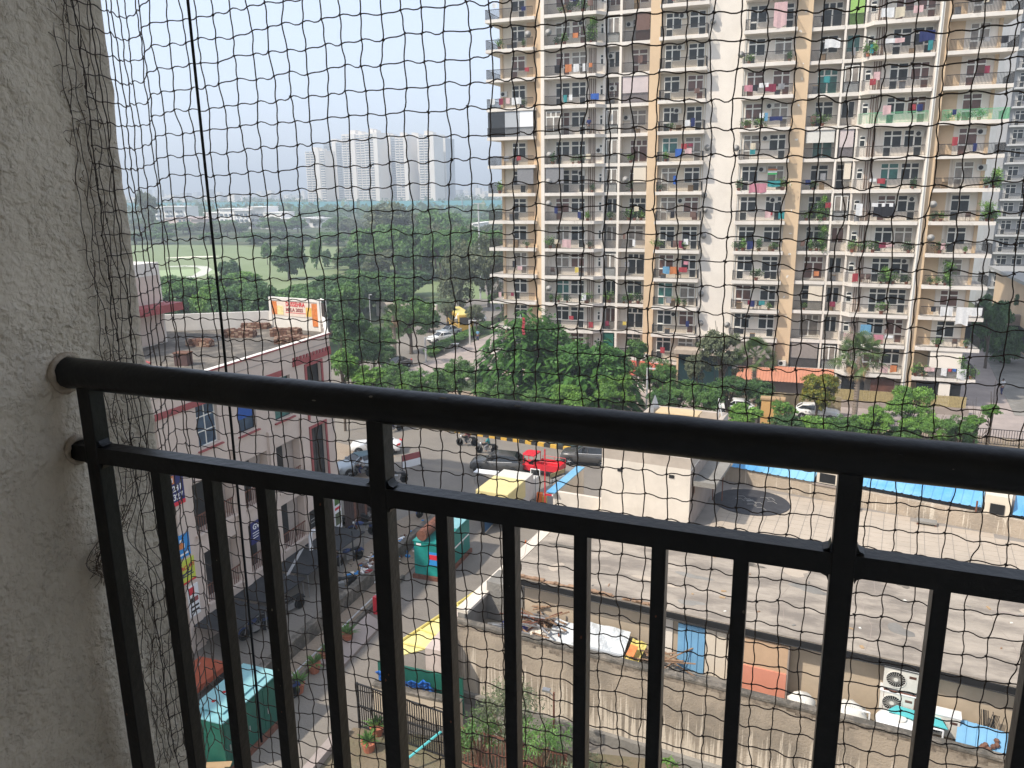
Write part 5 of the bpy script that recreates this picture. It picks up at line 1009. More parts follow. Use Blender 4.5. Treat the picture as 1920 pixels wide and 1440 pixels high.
# ================================================================== vehicles
def loftcar(name, label, cat, p, rz, paint, L=4.3, W=1.78, H=1.58, kind='suv', roofm=None):
    o = thing(name, label, cat, (p[0], p[1], 0), rz); h = L/2
    hood = .98 if kind == 'suv' else .9; 
    # body stations: x, z low, z belt, half width low, half width belt
    S = [(-h, .42, .70, .70, .66), (-h+.06, .30, .84, .82, .78), (-h+.35, .26, hood-.02, .88, .84), (-h+.9, .25, hood, .89, .87), (-h+1.35, .25, hood+.05, .89, .87), (0, .25, hood+.06, .90, .87), (h-1.0, .25, hood+.08, .89, .86), (h-.35, .27, hood+.08, .88, .83), (h-.06, .32, hood-.05, .84, .79), (h, .45, .80, .76, .72)]
    if kind == 'sedan': S[-3] = (h-.35, .27, hood+.04, .88, .82); S[-2] = (h-.06, .32, hood-.06, .84, .78)
    sc = W/1.8; b = MB(); n = 12; rows = []
    for x, zl, zb, wl, wb in S:
        r = []
        for y, z in ((-wl*.8, zl), (-wl, zl+.12), (-wl*1.0, (zl+zb)/2), (-wb, zb-.07), (-wb*.9, zb), (-wb*.4, zb+.035), (wb*.4, zb+.035), (wb*.9, zb), (wb, zb-.07), (wl, (zl+zb)/2), (wl, zl+.12), (wl*.8, zl)): r.append((x, y*sc, z))
        rows.append(r)
    for r in rows: b.v += r
    for i in range(len(rows)-1):
        for j in range(n): b.f.append((i*n+j, i*n+(j+1) % n, (i+1)*n+(j+1) % n, (i+1)*n+j)); b.m.append(None)
    b.f.append(tuple(range(n))[::-1]); b.m.append(None); b.f.append(tuple((len(rows)-1)*n+j for j in range(n))); b.m.append(None)
    b.build('body', paint, o, True)
    # greenhouse
    zr = H-.05
    if kind == 'sedan': G = [(-h+1.2, hood, .78, 0), (-h+1.95, zr-.02, .60, 1), (.15, zr, .62, 1), (h-1.35, zr-.04, .60, 1), (h-.65, hood+.05, .74, 0)]
    else: G = [(-h+1.15, hood+.0, .80, 0), (-h+1.85, zr-.04, .64, 1), (0, zr, .66, 1), (h-.75, zr-.06, .62, 1), (h-.22, hood+.05, .76, 0)]
    b = MB()
    T = [(x, w*sc, z) for x, z, w, t in G if t]; A, Z = G[0], G[-1]
    a0 = (A[0], A[2]*sc, A[1]); z0 = (Z[0], Z[2]*sc, Z[1]); mid = [(x, .80*sc, hood+.04) for x, w, z in T]
    for s in (1, -1):
        F = lambda p_: (p_[0], p_[1]*s, p_[2])
        seq = [a0]+mid+[z0]; top = [T[0]]+T+[T[-1]]
        for i in range(len(seq)-1):
            b.face([F(seq[i]), F(seq[i+1]), F(top[i+1]), F(top[i])] if i not in (0, len(seq)-2) else ([F(seq[i]), F(seq[i+1]), F(top[i+1])] if i == 0 else [F(seq[i]), F(seq[i+1]), F(top[i])]))
    b.face([a0, T[0], (T[0][0], -T[0][1], T[0][2]), (a0[0], -a0[1], a0[2])]); b.face([z0, T[-1], (T[-1][0], -T[-1][1], T[-1][2]), (z0[0], -z0[1], z0[2])])
    b.build('glass', MT['carglass'], o)
    b = MB(); rr = []
    for x, w, z in T:
        r = [(x, -w-.02, z-.02), (x, -w*.9, z+.035), (x, -w*.4, z+.06), (x, w*.4, z+.06), (x, w*.9, z+.035), (x, w+.02, z-.02)]; rr.append(r); b.v += r
    for i in range(len(rr)-1):
        for j in range(5): b.f.append((i*6+j, i*6+j+1, (i+1)*6+j+1, (i+1)*6+j)); b.m.append(None)
    for e in (0, len(rr)-1): b.f.append(tuple(e*6+j for j in range(6))); b.m.append(None)
    b.build('roof', roofm or paint, o, True)
    b = MB()
    for s in (1, -1):
        b.tube([(a0[0], a0[1]*s*.99, a0[2]), (T[0][0], (T[0][1]+.01)*s, T[0][2])], .035, 5); b.tube([(z0[0], z0[1]*s*.99, z0[2]), (T[-1][0], (T[-1][1]+.01)*s, T[-1][2])], .06, 5); b.tube([(.1, .81*sc*s, hood+.04), (.1, (T[1][1]+.015)*s, T[1][2])], .035, 5)
    b.build('pillars', paint, o)
    for s in (1, -1):
        for x in (-h+.78, h-.82):
            wl = ob('wheel', None, o, (x, s*(W/2-.13), .33)) if 0 else None
            b = MB(); b.lathe((0, 0, 0), [(.20, -.1), (.31, -.11), (.335, -.07), (.335, .07), (.31, .11), (.20, .1)], 20, None, 'y'); t = b.build('wheel', MT['tyre'], o, True); t.location = (x, s*(W/2-.075), .335)
            b = MB(); b.lathe((0, .0, 0), [(.21, .085*s), (.17, .07*s), (.001, .075*s)], 16, None, 'y')
            for k in range(5): an = k*1.2566; b.tube([(0, .1*s, 0), (.2*math.cos(an), .1*s, .2*math.sin(an))], .022, 4)
            b.build('rim', MT['rim'], t)
            b = MB(); b.lathe((x, s*(W/2-.025), .35), [(.375, -.02), (.375, .02), (.001, .021)] if s > 0 else [(.375, .02), (.375, -.02), (.001, -.021)], 20, None, 'y'); b.build('wheel_arch', MT['black'], o)
        b = MB(); b.box(-h-.01, -h+.3, s*.50-.13, s*.50+.2*s+.1, .68, .80) if 0 else b.prism([(-h+.02, s*.42), (-h+.02, s*.70), (-h+.28, s*.80), (-h+.2, s*.5)], .70, .82); b.build('headlight', MT['clearlamp'], o)
        b = MB(); b.prism([(h-.28, s*.81), (h-.03, s*.72), (h+.01, s*.45), (h-.1, s*.45)], .78, .94); b.build('taillight', MT['redlamp'], o)
        b = MB(); b.box(-h+1.35, -h+1.5, s*(W/2)-.02 if s > 0 else -W/2-.14, s*(W/2)+.14 if s > 0 else -W/2+.02, hood+.02, hood+.15); b.build('mirror', paint, o)
        b = MB()
        for x in (-h+1.5, .1, h-1.15): b.box(x-.006, x+.006, s*W/2*.992-.004, s*W/2*.992+.004, .4, hood-.06)
        for x in (-.25, .9): b.box(x-.08, x+.08, s*W/2-.005, s*W/2+.012, hood-.16, hood-.13)
        b.build('door_lines', MT['black'], o)
    b = MB()
    for s in (1, -1): b.tube([(-h+1.3, .825*sc*s, hood+.045), (-.2, .835*sc*s, hood+.06), (h-.9, .82*sc*s, hood+.09)], .016, 4)
    b.build('window_trim', MT['rim'], o)
    b = MB(); b.box(-h-.015, -h+.08, -.5, .5, .38, .55); b.build('grille', MT['black'], o); b = MB(); b.box(h-.02, h+.02, -.25, .25, .58, .69); b.build('number_plate', MT['signwhite'], o)
    b = MB(); b.box(-h-.02, -h+.0, -.25, .25, .57, .67); b.build('number_plate', MT['signwhite'], o); b = MB(); b.box(-h+.3, h-.3, -W/2+.12, W/2-.12, .17, .3); b.build('underbody', MT['black'], o)
    return o
def P2(x, y): p = atZ(x, y); return (p.x, p.y)
rz_from = lambda a, b: math.atan2(P2(*a)[1]-P2(*b)[1], P2(*a)[0]-P2(*b)[0])
# cars point to -x in their own frame
loftcar('parked_car', 'silver blue hatchback parked nose out beside the shop building', 'car', (-32.6, 52.6), R(58), MT['silver'], 3.9, 1.72, 1.5, 'suv', M('steel_blue_roof', (.10, .16, .19), .35, .05))
loftcar('parked_car', 'white sedan seen from behind at the junction near the silver car', 'car', (-33.6, 57.4), R(20), MT['whitecar'], 4.3, 1.74, 1.45, 'sedan')
loftcar('moving_car', 'charcoal SUV crossing the junction beside the red cargo rickshaw', 'car', (-21.9, 56.2), R(8), MT['darkcar'], 4.35, 1.85, 1.62, 'suv')
loftcar('moving_car', 'dark SUV beyond the red cargo rickshaw, partly behind the stair box', 'car', (-15.6, 60.3), R(4), MT['darkcar'], 4.4, 1.86, 1.62, 'suv')
loftcar('parked_car', 'white car under trees on the road left of the hedge', 'car', P2(826, 641), R(60), MT['whitecar'], 4.0, 1.74, 1.5, 'suv'); loftcar('parked_car', 'white car with silver roof farther along behind the hedge', 'car', P2(842, 628), R(60), MT['silver'], 4.0, 1.74, 1.5, 'sedan')
loftcar('parked_car', 'white car behind the yellow bus near the tower corner', 'car', P2(890, 605), R(60), MT['whitecar'], 4.0, 1.74, 1.5, 'suv'); loftcar('parked_car', 'white car half hidden in trees above the stair box roof', 'car', P2(1375, 775), R(10), MT['whitecar'], 4.0, 1.74, 1.5, 'suv'); loftcar('parked_car', 'white car with red tail lights under the yellow green tree', 'car', P2(1530, 785), R(175), MT['whitecar'], 4.1, 1.74, 1.5, 'suv')
loftcar('parked_car', 'dark blue car in tree shade below the fan palm', 'car', P2(745, 690), R(70), MT['darkcar'], 4.0, 1.74, 1.5, 'sedan')
# bus
bp = P2(862, 617); o = thing('school_bus', 'yellow bus coming down the road behind the hedge', 'bus', (bp[0], bp[1], 0), rz_from((885, 598), (848, 622))+R(28))
b = MB(); b.box(-4.6, 4.6, -1.2, 1.2, .45, 2.9); b.build('body', MT['buspaint'], o, bevel=.12); b = MB(); b.box(-4.5, 4.5, -1.1, 1.1, 2.88, 3.02); b.build('roof', MT['yellowd'], o, bevel=.05)
for s in (1, -1):
    for k in range(6): b = MB(); b.box(-4.2+1.35*k, -3.05+1.35*k, s*1.2-.015, s*1.2+.015, 1.5, 2.4); b.build('window', MT['carglass'], o)
    for x in (-3, 2.8): b = MB(); b.lathe((x, s*1.1, .5), [(.5, -.14), (.5, .14), (.001, .14)] if s > 0 else [(.5, .14), (.5, -.14), (.001, -.14)], 16, None, 'y'); b.build('wheel', MT['tyre'], o)
    b = MB(); b.box(-4.4, 4.4, s*1.2-.012, s*1.2+.012, 1.1, 1.2); b.build('stripe', MT['black'], o)
for s in (1, -1): b = MB(); b.box(s*4.6-.02, s*4.6+.02, -1.0, 1.0, 1.5, 2.6); b.build('windscreen', MT['carglass'], o); b = MB(); b.box(s*4.6-.03, s*4.6+.03, -1, -.7, .8, 1.0); b.box(s*4.6-.03, s*4.6+.03, .7, 1, .8, 1.0); b.build('lights', MT['clearlamp'], o)
# yellow covered truck body / kiosk
o = thing('yellow_covered_truck', 'boxy truck with pale yellow tarpaulin over its front half at the lane mouth', 'truck', (-18.3, 45.7, 0), R(-4))
b = MB(); b.box(-1.15, 1.15, 0, 4.4, .75, 2.55); b.build('box_body', MT['acwhite'], o, bevel=.03)
b = MB(); b.box(-1.19, 1.19, -.03, 2.9, 1.35, 2.6); b.build('tarpaulin', MT['yellow'], o, bevel=.06); b = MB(); b.box(-1.1, 1.1, -.08, -.04, 1.55, 2.35); b.build('banner', M('dark_red_brown_banner', (.12, .05, .035), .6, .5, 3), o)
for x0, x1, m_ in ((-.95, -.75, 'signwhite'), (-.55, -.35, 'signorange'), (-.2, .15, 'yellow'), (.3, .5, 'yellowd'), (.7, 1.0, 'card')): b = MB(); b.box(x0, x1, -.09, -.081, 1.8, 2.15); b.build('print', MT[m_], o)
for s in (1, -1):
    for y in (.9, 3.6): b = MB(); b.lathe((s*.98, y, .45), [(.45, -.13), (.45, .13), (.001, .13)] if s > 0 else [(.45, .13), (.45, -.13), (.001, -.13)], 16, None, 'x'); b.build('wheel', MT['tyre'], o)
b = MB(); b.box(-1.0, 1.0, .1, 4.3, .55, .75); b.build('chassis', MT['rail'], o); b = MB(); b.box(-1.1, 1.1, 4.4, 5.6, .55, 2.0); b.build('cab', MT['acwhite'], o, bevel=.12)
for k in range(3): b = MB(); b.box(1.151, 1.165, 1.6+.15*k, 2.8, .85+.12*k, .9+.12*k); b.build('side_print', MT['signblue' if k == 1 else 'signwhite'], o)
o = thing('folding_table', 'white topped folding table behind the yellow covered truck', 'table', P2(912, 905)+(0,)); b = MB(); b.box(-.9, .9, -.4, .4, .85, .9); b.build('tabletop', MT['signwhite'], o)
for x in (-.8, .8):
    for y in (-.35, .35): b = MB(); b.tube([(x, y, 0), (x, y, .85)], .02, 4); b.build('leg', MT['steel'], o)
# red cargo rickshaw
o = thing('cargo_rickshaw', 'bright red three wheeled cargo rickshaw with open rear bed', 'cargo rickshaw', (-18.1, 56.6, 0), R(-6))
b = MB(); b.box(-.55, 1.45, -.68, .68, .55, .62); b.build('bed_floor', MT['redpaint'], o)
for q_ in ((-.55, 1.45, -.70, -.66), (-.55, 1.45, .66, .70), (-.57, -.53, -.7, .7), (1.43, 1.47, -.7, .7)): b = MB(); b.box(*q_, .55, 1.05); b.build('bed_side', MT['redpaint'], o)
b = MB()
for x in (-.5, .5, 1.45):
    for s in (-.69, .69): b.tube([(x, s, 1.05), (x, s, 1.3)], .018, 4)
for s in (-.69, .69): b.tube([(-.5, s, 1.3), (1.45, s, 1.3)], .018, 4)
b.build('bed_rails', MT['redpaint'], o)
b = MB(); b.prism([(-1.75, -.45), (-1.55, -.6), (-.65, -.65), (-.65, .65), (-1.55, .6), (-1.75, .45)], 1.55, 1.68); b.build('cab_roof', MT['redpaint'], o, bevel=.04); b = MB(); b.prism([(-1.85, -.35), (-1.6, -.6), (-.65, -.65), (-.65, .65), (-1.6, .6), (-1.85, .35)], .35, .85); b.build('cab_shell', MT['redpaint'], o, bevel=.05)
b = MB()
for x, y in ((-1.65, .5), (-1.65, -.5), (-.68, .62), (-.68, -.62)): b.tube([(x, y, .8), (x, y, 1.6)], .03, 5)
b.build('cab_pillars', MT['redpaint'], o); b = MB(); b.box(-1.2, -.75, -.5, .5, .85, .95); b.build('seat', MT['black'], o)
for x, y in ((-1.55, 0), (.9, .62), (.9, -.62)): b = MB(); b.lathe((x, y, .3), [(.18, -.06), (.3, -.06), (.3, .06), (.18, .06)], 14, None, 'y'); b.build('wheel', MT['tyre'], o)

def person(label, p, pose='stand', rz=0, shirt='white', pants='navy', z=0, parent=None, cat='person', s=1.0):
    J = dict(pel=(0, 0, .93), ch=(0, .02, 1.32), nk=(0, .02, 1.5), hd=(0, .0, 1.66), sl=(-.19, .02, 1.42), el=(-.26, .0, 1.15), hl=(-.24, -.1, .9), sr=(.19, .02, 1.42), er=(.26, .0, 1.15), hr=(.24, -.1, .9), kl=(-.1, -.04, .5), fl=(-.1, .02, .07), tl=(-.1, -.16, .04), kr=(.1, -.1, .5), fr=(.1, .12, .07), tr=(.1, -.06, .04))
    if pose == 'walk': J.update(kl=(-.1, -.14, .5), fl=(-.1, -.22, .07), tl=(-.1, -.4, .05), kr=(.1, .02, .5), fr=(.1, .25, .1), tr=(.1, .1, .04))
    if pose == 'ride': J.update(pel=(0, .15, .82), ch=(0, .02, 1.18), nk=(0, -.03, 1.35), hd=(0, -.06, 1.5), sl=(-.19, 0, 1.27), el=(-.27, -.16, 1.05), hl=(-.28, -.42, 1.0), sr=(.19, 0, 1.27), er=(.27, -.16, 1.05), hr=(.28, -.42, 1.0), kl=(-.2, -.25, .68), fl=(-.2, -.08, .3), tl=(-.2, -.24, .27), kr=(.2, -.25, .68), fr=(.2, -.08, .3), tr=(.2, -.24, .27))
    if pose == 'bend': J.update(ch=(0, -.3, 1.15), nk=(0, -.42, 1.2), hd=(0, -.56, 1.2), sl=(-.19, -.36, 1.12), sr=(.19, -.36, 1.12), el=(-.22, -.45, .9), er=(.22, -.45, .9), hl=(-.18, -.55, .7), hr=(.18, -.55, .7))
    o = thing('person', label, cat, (p[0], p[1], z), rz, None, s)
    def skin(name, keys, edges, rad, mat):
        V = [J[k] for k in keys]; E_ = [(keys.index(a), keys.index(b)) for a, b in edges]
        me = bpy.data.meshes.new(name); me.from_pydata(V, E_, []); me.materials.append(mat); x = bpy.data.objects.new(name, me); col.objects.link(x); x.parent = o
        mm = x.modifiers.new('s', 'SKIN'); me.skin_vertices  # radii
        for i, k in enumerate(keys): me.skin_vertices[0].data[i].radius = (rad[k], rad[k]*.8)
        me.skin_vertices[0].data[0].use_root = True; u = x.modifiers.new('u', 'SUBSURF'); u.levels = 1; u.render_levels = 1
        mm.use_smooth_shade = True; return x
    rad = dict(pel=.15, ch=.17, nk=.06, hd=.1, sl=.07, el=.05, hl=.04, sr=.07, er=.05, hr=.04, kl=.075, fl=.05, tl=.04, kr=.075, fr=.05, tr=.04)
    skin('body', list(rad), [('pel', 'ch'), ('ch', 'nk'), ('nk', 'hd'), ('ch', 'sl'), ('sl', 'el'), ('el', 'hl'), ('ch', 'sr'), ('sr', 'er'), ('er', 'hr'), ('pel', 'kl'), ('kl', 'fl'), ('fl', 'tl'), ('pel', 'kr'), ('kr', 'fr'), ('fr', 'tr')], rad, MT['skin'])
    r2 = {k: v+.02 for k, v in rad.items()}
    r2['nk'] = .07; skin('shirt', ['ch', 'pel', 'sl', 'el', 'sr', 'er', 'nk'], [('ch', 'pel'), ('ch', 'sl'), ('sl', 'el'), ('ch', 'sr'), ('sr', 'er'), ('ch', 'nk')], r2, CLOTH[shirt]); skin('trousers', ['pel', 'kl', 'fl', 'kr', 'fr'], [('pel', 'kl'), ('kl', 'fl'), ('pel', 'kr'), ('kr', 'fr')], r2, CLOTH[pants])
    hx, hy, hz = J['hd']; b = MB(); b.lathe((hx, hy+.02, hz), [(.115, .0), (.11, .06), (.06, .12), (.001, .13)], 12); b.build('hair', MT['hair'], o, True)
    return o
def bikeproto(tankm):
    parts = []
    b = MB(); b.lathe((0, 0, 0), [(.24, -.045), (.31, -.05), (.31, .05), (.24, .045)], 18, None, 'y')
    for k in range(6): a = k*1.047; b.tube([(0, 0, 0), (.25*math.cos(a), 0, .25*math.sin(a))], .012, 4)
    wm = b.mesh('wheel', MT['tyre'], True)
    parts += [('wheel', wm, (-.65, 0, .31)), ('wheel', wm, (.65, 0, .31))]
    b = MB(); b.lathe((0, 0, 0), [(.001, -.28), (.1, -.24), (.15, -.05), (.14, .1), (.07, .27), (.001, .28)], 10, None, 'x'); parts.append(('tank', b.mesh('tank', tankm, True), (-.16, 0, .83)))
    b = MB(); b.box(.05, .75, -.12, .12, .76, .84); parts.append(('seat', b.mesh('seat', MT['black']), (0, 0, 0)))
    b = MB(); b.box(-.22, .18, -.13, .13, .28, .6); b.tube([(-.3, 0, .75), (-.25, 0, .4), (.2, 0, .35), (.4, 0, .75)], .03, 5); parts.append(('engine', b.mesh('engine', MT['steel']), (0, 0, 0)))
    b = MB(); b.tube([(-.65, -.06, .31), (-.42, -.06, .95)], .022, 5); b.tube([(-.65, .06, .31), (-.42, .06, .95)], .022, 5); b.tube([(-.36, -.36, 1.03), (-.44, -.1, .97), (-.44, .1, .97), (-.36, .36, 1.03)], .018, 5); parts.append(('fork_and_handlebar', b.mesh('fork', MT['steel']), (0, 0, 0)))
    b = MB(); b.lathe((-.55, 0, .88), [(.001, -.06), (.09, -.04), (.09, .06), (.001, .07)], 10, None, 'x'); parts.append(('headlight', b.mesh('headlight', MT['clearlamp']), (0, 0, 0)))
    b = MB(); b.tube([(-.1, .15, .35), (.3, .17, .3), (.75, .18, .4)], .04, 6); parts.append(('exhaust', b.mesh('exhaust', MT['steel']), (0, 0, 0)))
    b = MB(); b.box(.45, .92, -.07, .07, .58, .74); b.box(.9, .98, -.1, .1, .55, .62); parts.append(('tail', b.mesh('tail', tankm), (0, 0, 0)))
    b = MB(); b.tube([(-.97, 0, .38), (-.85, 0, .6), (-.65, 0, .67), (-.45, 0, .58)], .05, 5); parts.append(('mudguard', b.mesh('mudguard', tankm), (0, 0, 0)))
    return parts
BP = {k: bikeproto(m) for k, m in (('black', MT['black']), ('blue', M('navy_tank_paint', (.025, .05, .16), .4, .1)), ('red', M('dull_red_tank_paint', (.25, .02, .025), .4, .1)))}
def bike(label, p, rz, c='black'):
    o = thing('motorcycle', label, 'motorcycle', (p[0], p[1], 0), rz)
    for n_, me, l in BP[c]: ob(n_, me, o, l)
    return o
bike('black motorcycle ridden across the junction, left of the two riders', P2(876, 836), R(10)); person('rider in dark shirt on the left moving motorcycle', P2(878, 836), 'ride', R(-80), 'maroon', 'black')
bike('black motorcycle ridden just above the charcoal SUV', P2(913, 850), R(12)); person('rider in teal shirt on the motorcycle above the charcoal SUV', P2(915, 850), 'ride', R(-78), 'teal', 'grey')
bike('blue black motorcycle with rider beyond the white sedan', P2(738, 810), R(60), 'blue'); person('rider in dark blue on the motorcycle beyond the white sedan', P2(739, 809), 'ride', R(-30), 'navy', 'navy')
bike('motorcycle with rider below the silver hatchback', P2(678, 893), R(15)); person('rider in white shirt below the silver hatchback', P2(680, 893), 'ride', R(-75), 'white', 'navy')
for (x, y, r_, c_, d_) in ((665, 985, 20, 'black', 'black motorcycle parked at the brown hoarding, nearest the shop corner'), (690, 975, 30, 'black', 'black motorcycle parked at the brown hoarding, second from shop corner'), (680, 1003, 25, 'blue', 'motorcycle parked in front of the brown hoarding pair'), (655, 1055, 60, 'blue', 'blue motorcycle beside the man in white'), (640, 1110, 50, 'black', 'dark motorcycle parked in the lane below the man in white'), (697, 1095, 60, 'red', 'red and black motorcycle near the divider wall'), (800, 965, 70, 'blue', 'blue motorcycle parked beyond the rubbish heap'), (742, 905, 25, 'black', 'black motorcycle parked in the open yard near the barricade'),
                           (395, 1285, 40, 'black', 'black motorcycle left of the near teal roofed cabinet'), (480, 1190, 70, 'blue', 'blue motorcycle in the dark row under the awnings'), (500, 1175, 75, 'black', 'black motorcycle in the dark row under the awnings'), (545, 1150, 75, 'black', 'black motorcycle at the far end of the awning row'), (525, 1320, 60, 'blue', 'blue motorcycle behind the near teal roofed cabinet')):
    bike(d_, P2(x, y), R(r_), c_)
person('man in a white shirt bending over a motorcycle in the lane', P2(632, 1060), 'bend', R(-110), 'white', 'grey'); person('man in a white shirt walking up the ramp right of the tower', (20.5, 94.5), 'walk', R(200), 'white', 'navy'); person('person standing in the garden of trees near the plaza', P2(896, 640), 'stand', 0, 'skyblue', 'navy')
person('person leaning on the tenth floor balcony right of the left white strip', (-22.9, TY+.5), 'stand', 0, 'navy', 'grey', zs(-2)+.34)
# barricades
def barricade(label, p, rz, cols_):
    o = thing('police_barricade', label, 'barricade', (p[0], p[1], 0), rz)
    for x in (-.85, .85): b = MB(); b.tube([(x, 0, .1), (x, 0, 1.35)], .03, 5); b.build('post', MT['rail'], o); b = MB(); b.tube([(x, -.45, .1), (x, .45, .1)], .03, 5); b.build('foot', MT['rail'], o)
    for z0, z1, m_ in cols_: b = MB(); b.box(-.83, .83, -.02, .02, z0, z1); b.build('panel', m_, o)
barricade('maroon and white barricade board standing in the open yard', P2(772, 880), R(58), [(.85, 1.35, MT['red']), (.25, .83, MT['signwhite'])]); barricade('yellow barred barricade right of the orange barrier post', P2(1045, 912), R(65), [(.9, 1.2, MT['bamboo']), (.4, .7, MT['acwhite'])])
barricade('white barred barricade lying at the lane mouth', P2(1022, 935), R(70), [(.5, .9, MT['steel'])])
# boom barrier with orange post and tall red pole, mirror
o = thing('boom_barrier', 'orange boom barrier post with red and white arm at the lane mouth', 'barrier', P2(1012, 952)+(0,)); b = MB(); b.box(-.2, .2, -.15, .15, 0, 1.15); b.build('cabinet', MT['orangebar'], o, bevel=.03); b = MB(); b.box(.22, .5, -.15, .15, 0, .9); b.build('motor_box', MT['buspaint'], o)
for k in range(12): b = MB(); b.box(.4+.5*k, .9+.5*k, -.04, .04, 1.0, 1.1); b.build('arm_band', MT['signwhite'] if k % 2 else MT['redpaint'], o)
b = MB(); b.tube([(0, 0, 0), (0, 0, 4.6)], .05, 6); o = b.build('red_pole', MT['redpaint']); o.location = P2(1022, 960)+(0,); tag(o, 'tall thin red pole beside the orange barrier post', 'pole')
o = thing('traffic_mirror', 'square framed mirror on a pole beside the yellow truck', 'mirror', P2(1004, 952)+(0,)); b = MB(); b.tube([(0, 0, 0), (0, 0, 2.4)], .03, 5); b.build('pole', MT['steel'], o); b = MB(); b.box(-.35, .35, -.03, .03, 2.4, 2.9); b.build('frame', MT['signwhite'], o); b = MB(); b.box(-.3, .3, -.04, -.031, 2.45, 2.85); b.build('glass', MT['carglass'], o)
# green net on the verge behind the rickshaw
b = MB(); n = 16; P = {}
for i in range(n+1):
    for j in range(4): P[i, j] = (-20+.55*i, 63.3+.7*j, .35+.9*math.sin(j/3*3.14)*(.6+.4*math.sin(i*1.7))+.1*math.sin(i*2.9+j))
for i in range(n):
    for j in range(3): b.face([P[i, j], P[i+1, j], P[i+1, j+1], P[i, j+1]])
o = b.build('shade_net_heap', M('grey_green_net', (.10, .15, .14), .8, .3, 3, c2=(.05, .09, .085), cov=.5), None, True); tag(o, 'grey green shade net draped over a heap beyond the dark SUV', 'net')
b = MB()
for s, e in (((500, 1285), (870, 1010)),):
    pass
o = thing('lane_side_pipe', 'thin pale pipe running along the verge beside the divider wall', 'pipe', (0, 0, 0)); b = MB(); b.tube([(-21.0, 18, .35), (-20.9, 26, .3), (-20.95, 37, .32)], .04, 6); b.build('pipe', MT['pvc'], o); b = MB(); b.tube([(-20.6, 42.3, .3), (-20.5, 48.4, .3)], .05, 6); b.build('pipe', MT['pvc'], o)
b = MB(); b.prism([(-20.5, 28.4), (-19.2, 28.6), (-19.3, 32.6), (-20.5, 33.2)], 0, .16); o = b.build('concrete_ramp', MT['brickpave']); tag(o, 'pale pinkish concrete ramp slab beside the verge', 'ramp')
b = MB(); b.box(-.12, .12, -.12, .12, 0, 1.0); o = b.build('red_bollard', MT['redpaint']); o.location = P2(706, 1150)+(0,); tag(o, 'short red bollard beside the pale concrete ramp', 'bollard')
for k, (x, y) in enumerate(((535, 1200), (665, 1075))): b = MB(); b.box(-.03, .03, -.03, .03, 0, 1.9); o = b.build('divider_post', MT['rail']); o.location = P2(x, y)[:2]+(.8,); tag(o, 'thin dark post on the divider wall, %s one' % ('near' if k == 0 else 'far'), 'post')
# fences and gate pillars of the tower compound
barfence('compound_fence', 'black barred fence along the compound drive behind the hedge', 'fence', (.5, 75.2), (26, 75.0), 1.5, 130, z0=.15)
o = thing('gate_pillar_wall', 'orange gate pillar wall at the compound entrance', 'wall', (-1.9, 72.4, 0)); b = MB(); b.box(-.9, 1.0, -.4, .4, 0, 3.4); b.build('pillar', MT['orange'], o); b = MB(); b.box(.45, .65, -.42, -.4, 2.5, 2.9); b.build('lamp_plate', MT['rust'], o)
b = MB(); b.box(-1, 1.1, -.5, .5, 3.4, 3.55); b.build('capping', MT['card'], o)
o = thing('compound_wall', 'mustard boundary wall with stones along its top behind the gate', 'wall', (0, 0, 0)); b = MB(); b.box(-7, 4.2, 80.4, 80.7, 0, 2.0); b.build('wall', MT['compound'], o)
o = thing('bamboo_screen_fence', 'yellow slatted screen fence at the foot of the tower', 'fence', (0, 0, 0)); me = MB(); me.box(-.055, .055, -.02, .02, 0, 1.1); me = me.mesh('slat', MT['bamboo'])
for k in range(92): ob('slat', me, o, (3.8+k*.128, 84.6, .75))
b = MB(); b.box(3.7, 15.7, 84.7, 84.74, 1.1, 1.14); b.box(3.7, 15.7, 84.7, 84.74, 1.6, 1.64)
for k in range(20): b.box(3.7+.62*k, 3.73+.62*k, 84.63, 84.67, .7, 1.95)
b.build('rail', MT['rail'], o); b = MB(); b.box(3.6, 15.8, 84.4, 85, 0, .72); b.build('plinth', MT['red' if 0 else 'boxside'], o)
# ramp and building to the right of the tower
o = thing('side_ramp', 'sloping grey ramp with railing right of the tower', 'ramp', (0, 0, 0)); b = MB(); b.prism([(20, 86), (60, 86), (60, 130), (24, 130)], -.05, .05); b.build('surface', MT['concrete'], o)
for k in range(34): p = Vector((21.6, 88, 0)).lerp(Vector((30, 120, 0)), k/33); b = MB(); b.box(-.04, .04, -.04, .04, 0, 1.2); s = b.build('railing_post', MT['rail'], o); s.location = p
b = MB(); b.tube([(21.6, 88, 1.2), (30, 120, 1.2)], .05, 5); b.tube([(21.6, 88, .6), (30, 120, .6)], .04, 5); b.build('handrail', MT['rail'], o)
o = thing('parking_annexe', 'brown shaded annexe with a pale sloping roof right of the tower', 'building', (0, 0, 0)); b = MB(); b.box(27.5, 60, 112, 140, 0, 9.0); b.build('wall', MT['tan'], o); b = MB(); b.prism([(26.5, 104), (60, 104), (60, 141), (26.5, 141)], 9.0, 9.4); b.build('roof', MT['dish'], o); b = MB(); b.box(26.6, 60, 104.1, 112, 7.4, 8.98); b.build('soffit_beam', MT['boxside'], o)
for x in (27, 33, 39): b = MB(); b.box(x, x+.7, 104.3, 105, 0, 7.4); b.build('column', MT['fascia'], o)
b = MB(); b.box(27.4, 27.48, 113, 128, .3, 3.2); b.build('dark_doorway', MT['black'], o)
o = thing('low_bridge_block', 'low brown parapet with dark underpass opening beyond the ramp', 'underpass', (0, 0, 0)); b = MB(); b.box(20.5, 28, 122, 123, 3.2, 4.6); b.build('parapet', MT['boxside'], o); b = MB(); b.box(21, 28, 121.9, 122, .1, 3.2); b.build('opening', MT['black'], o)
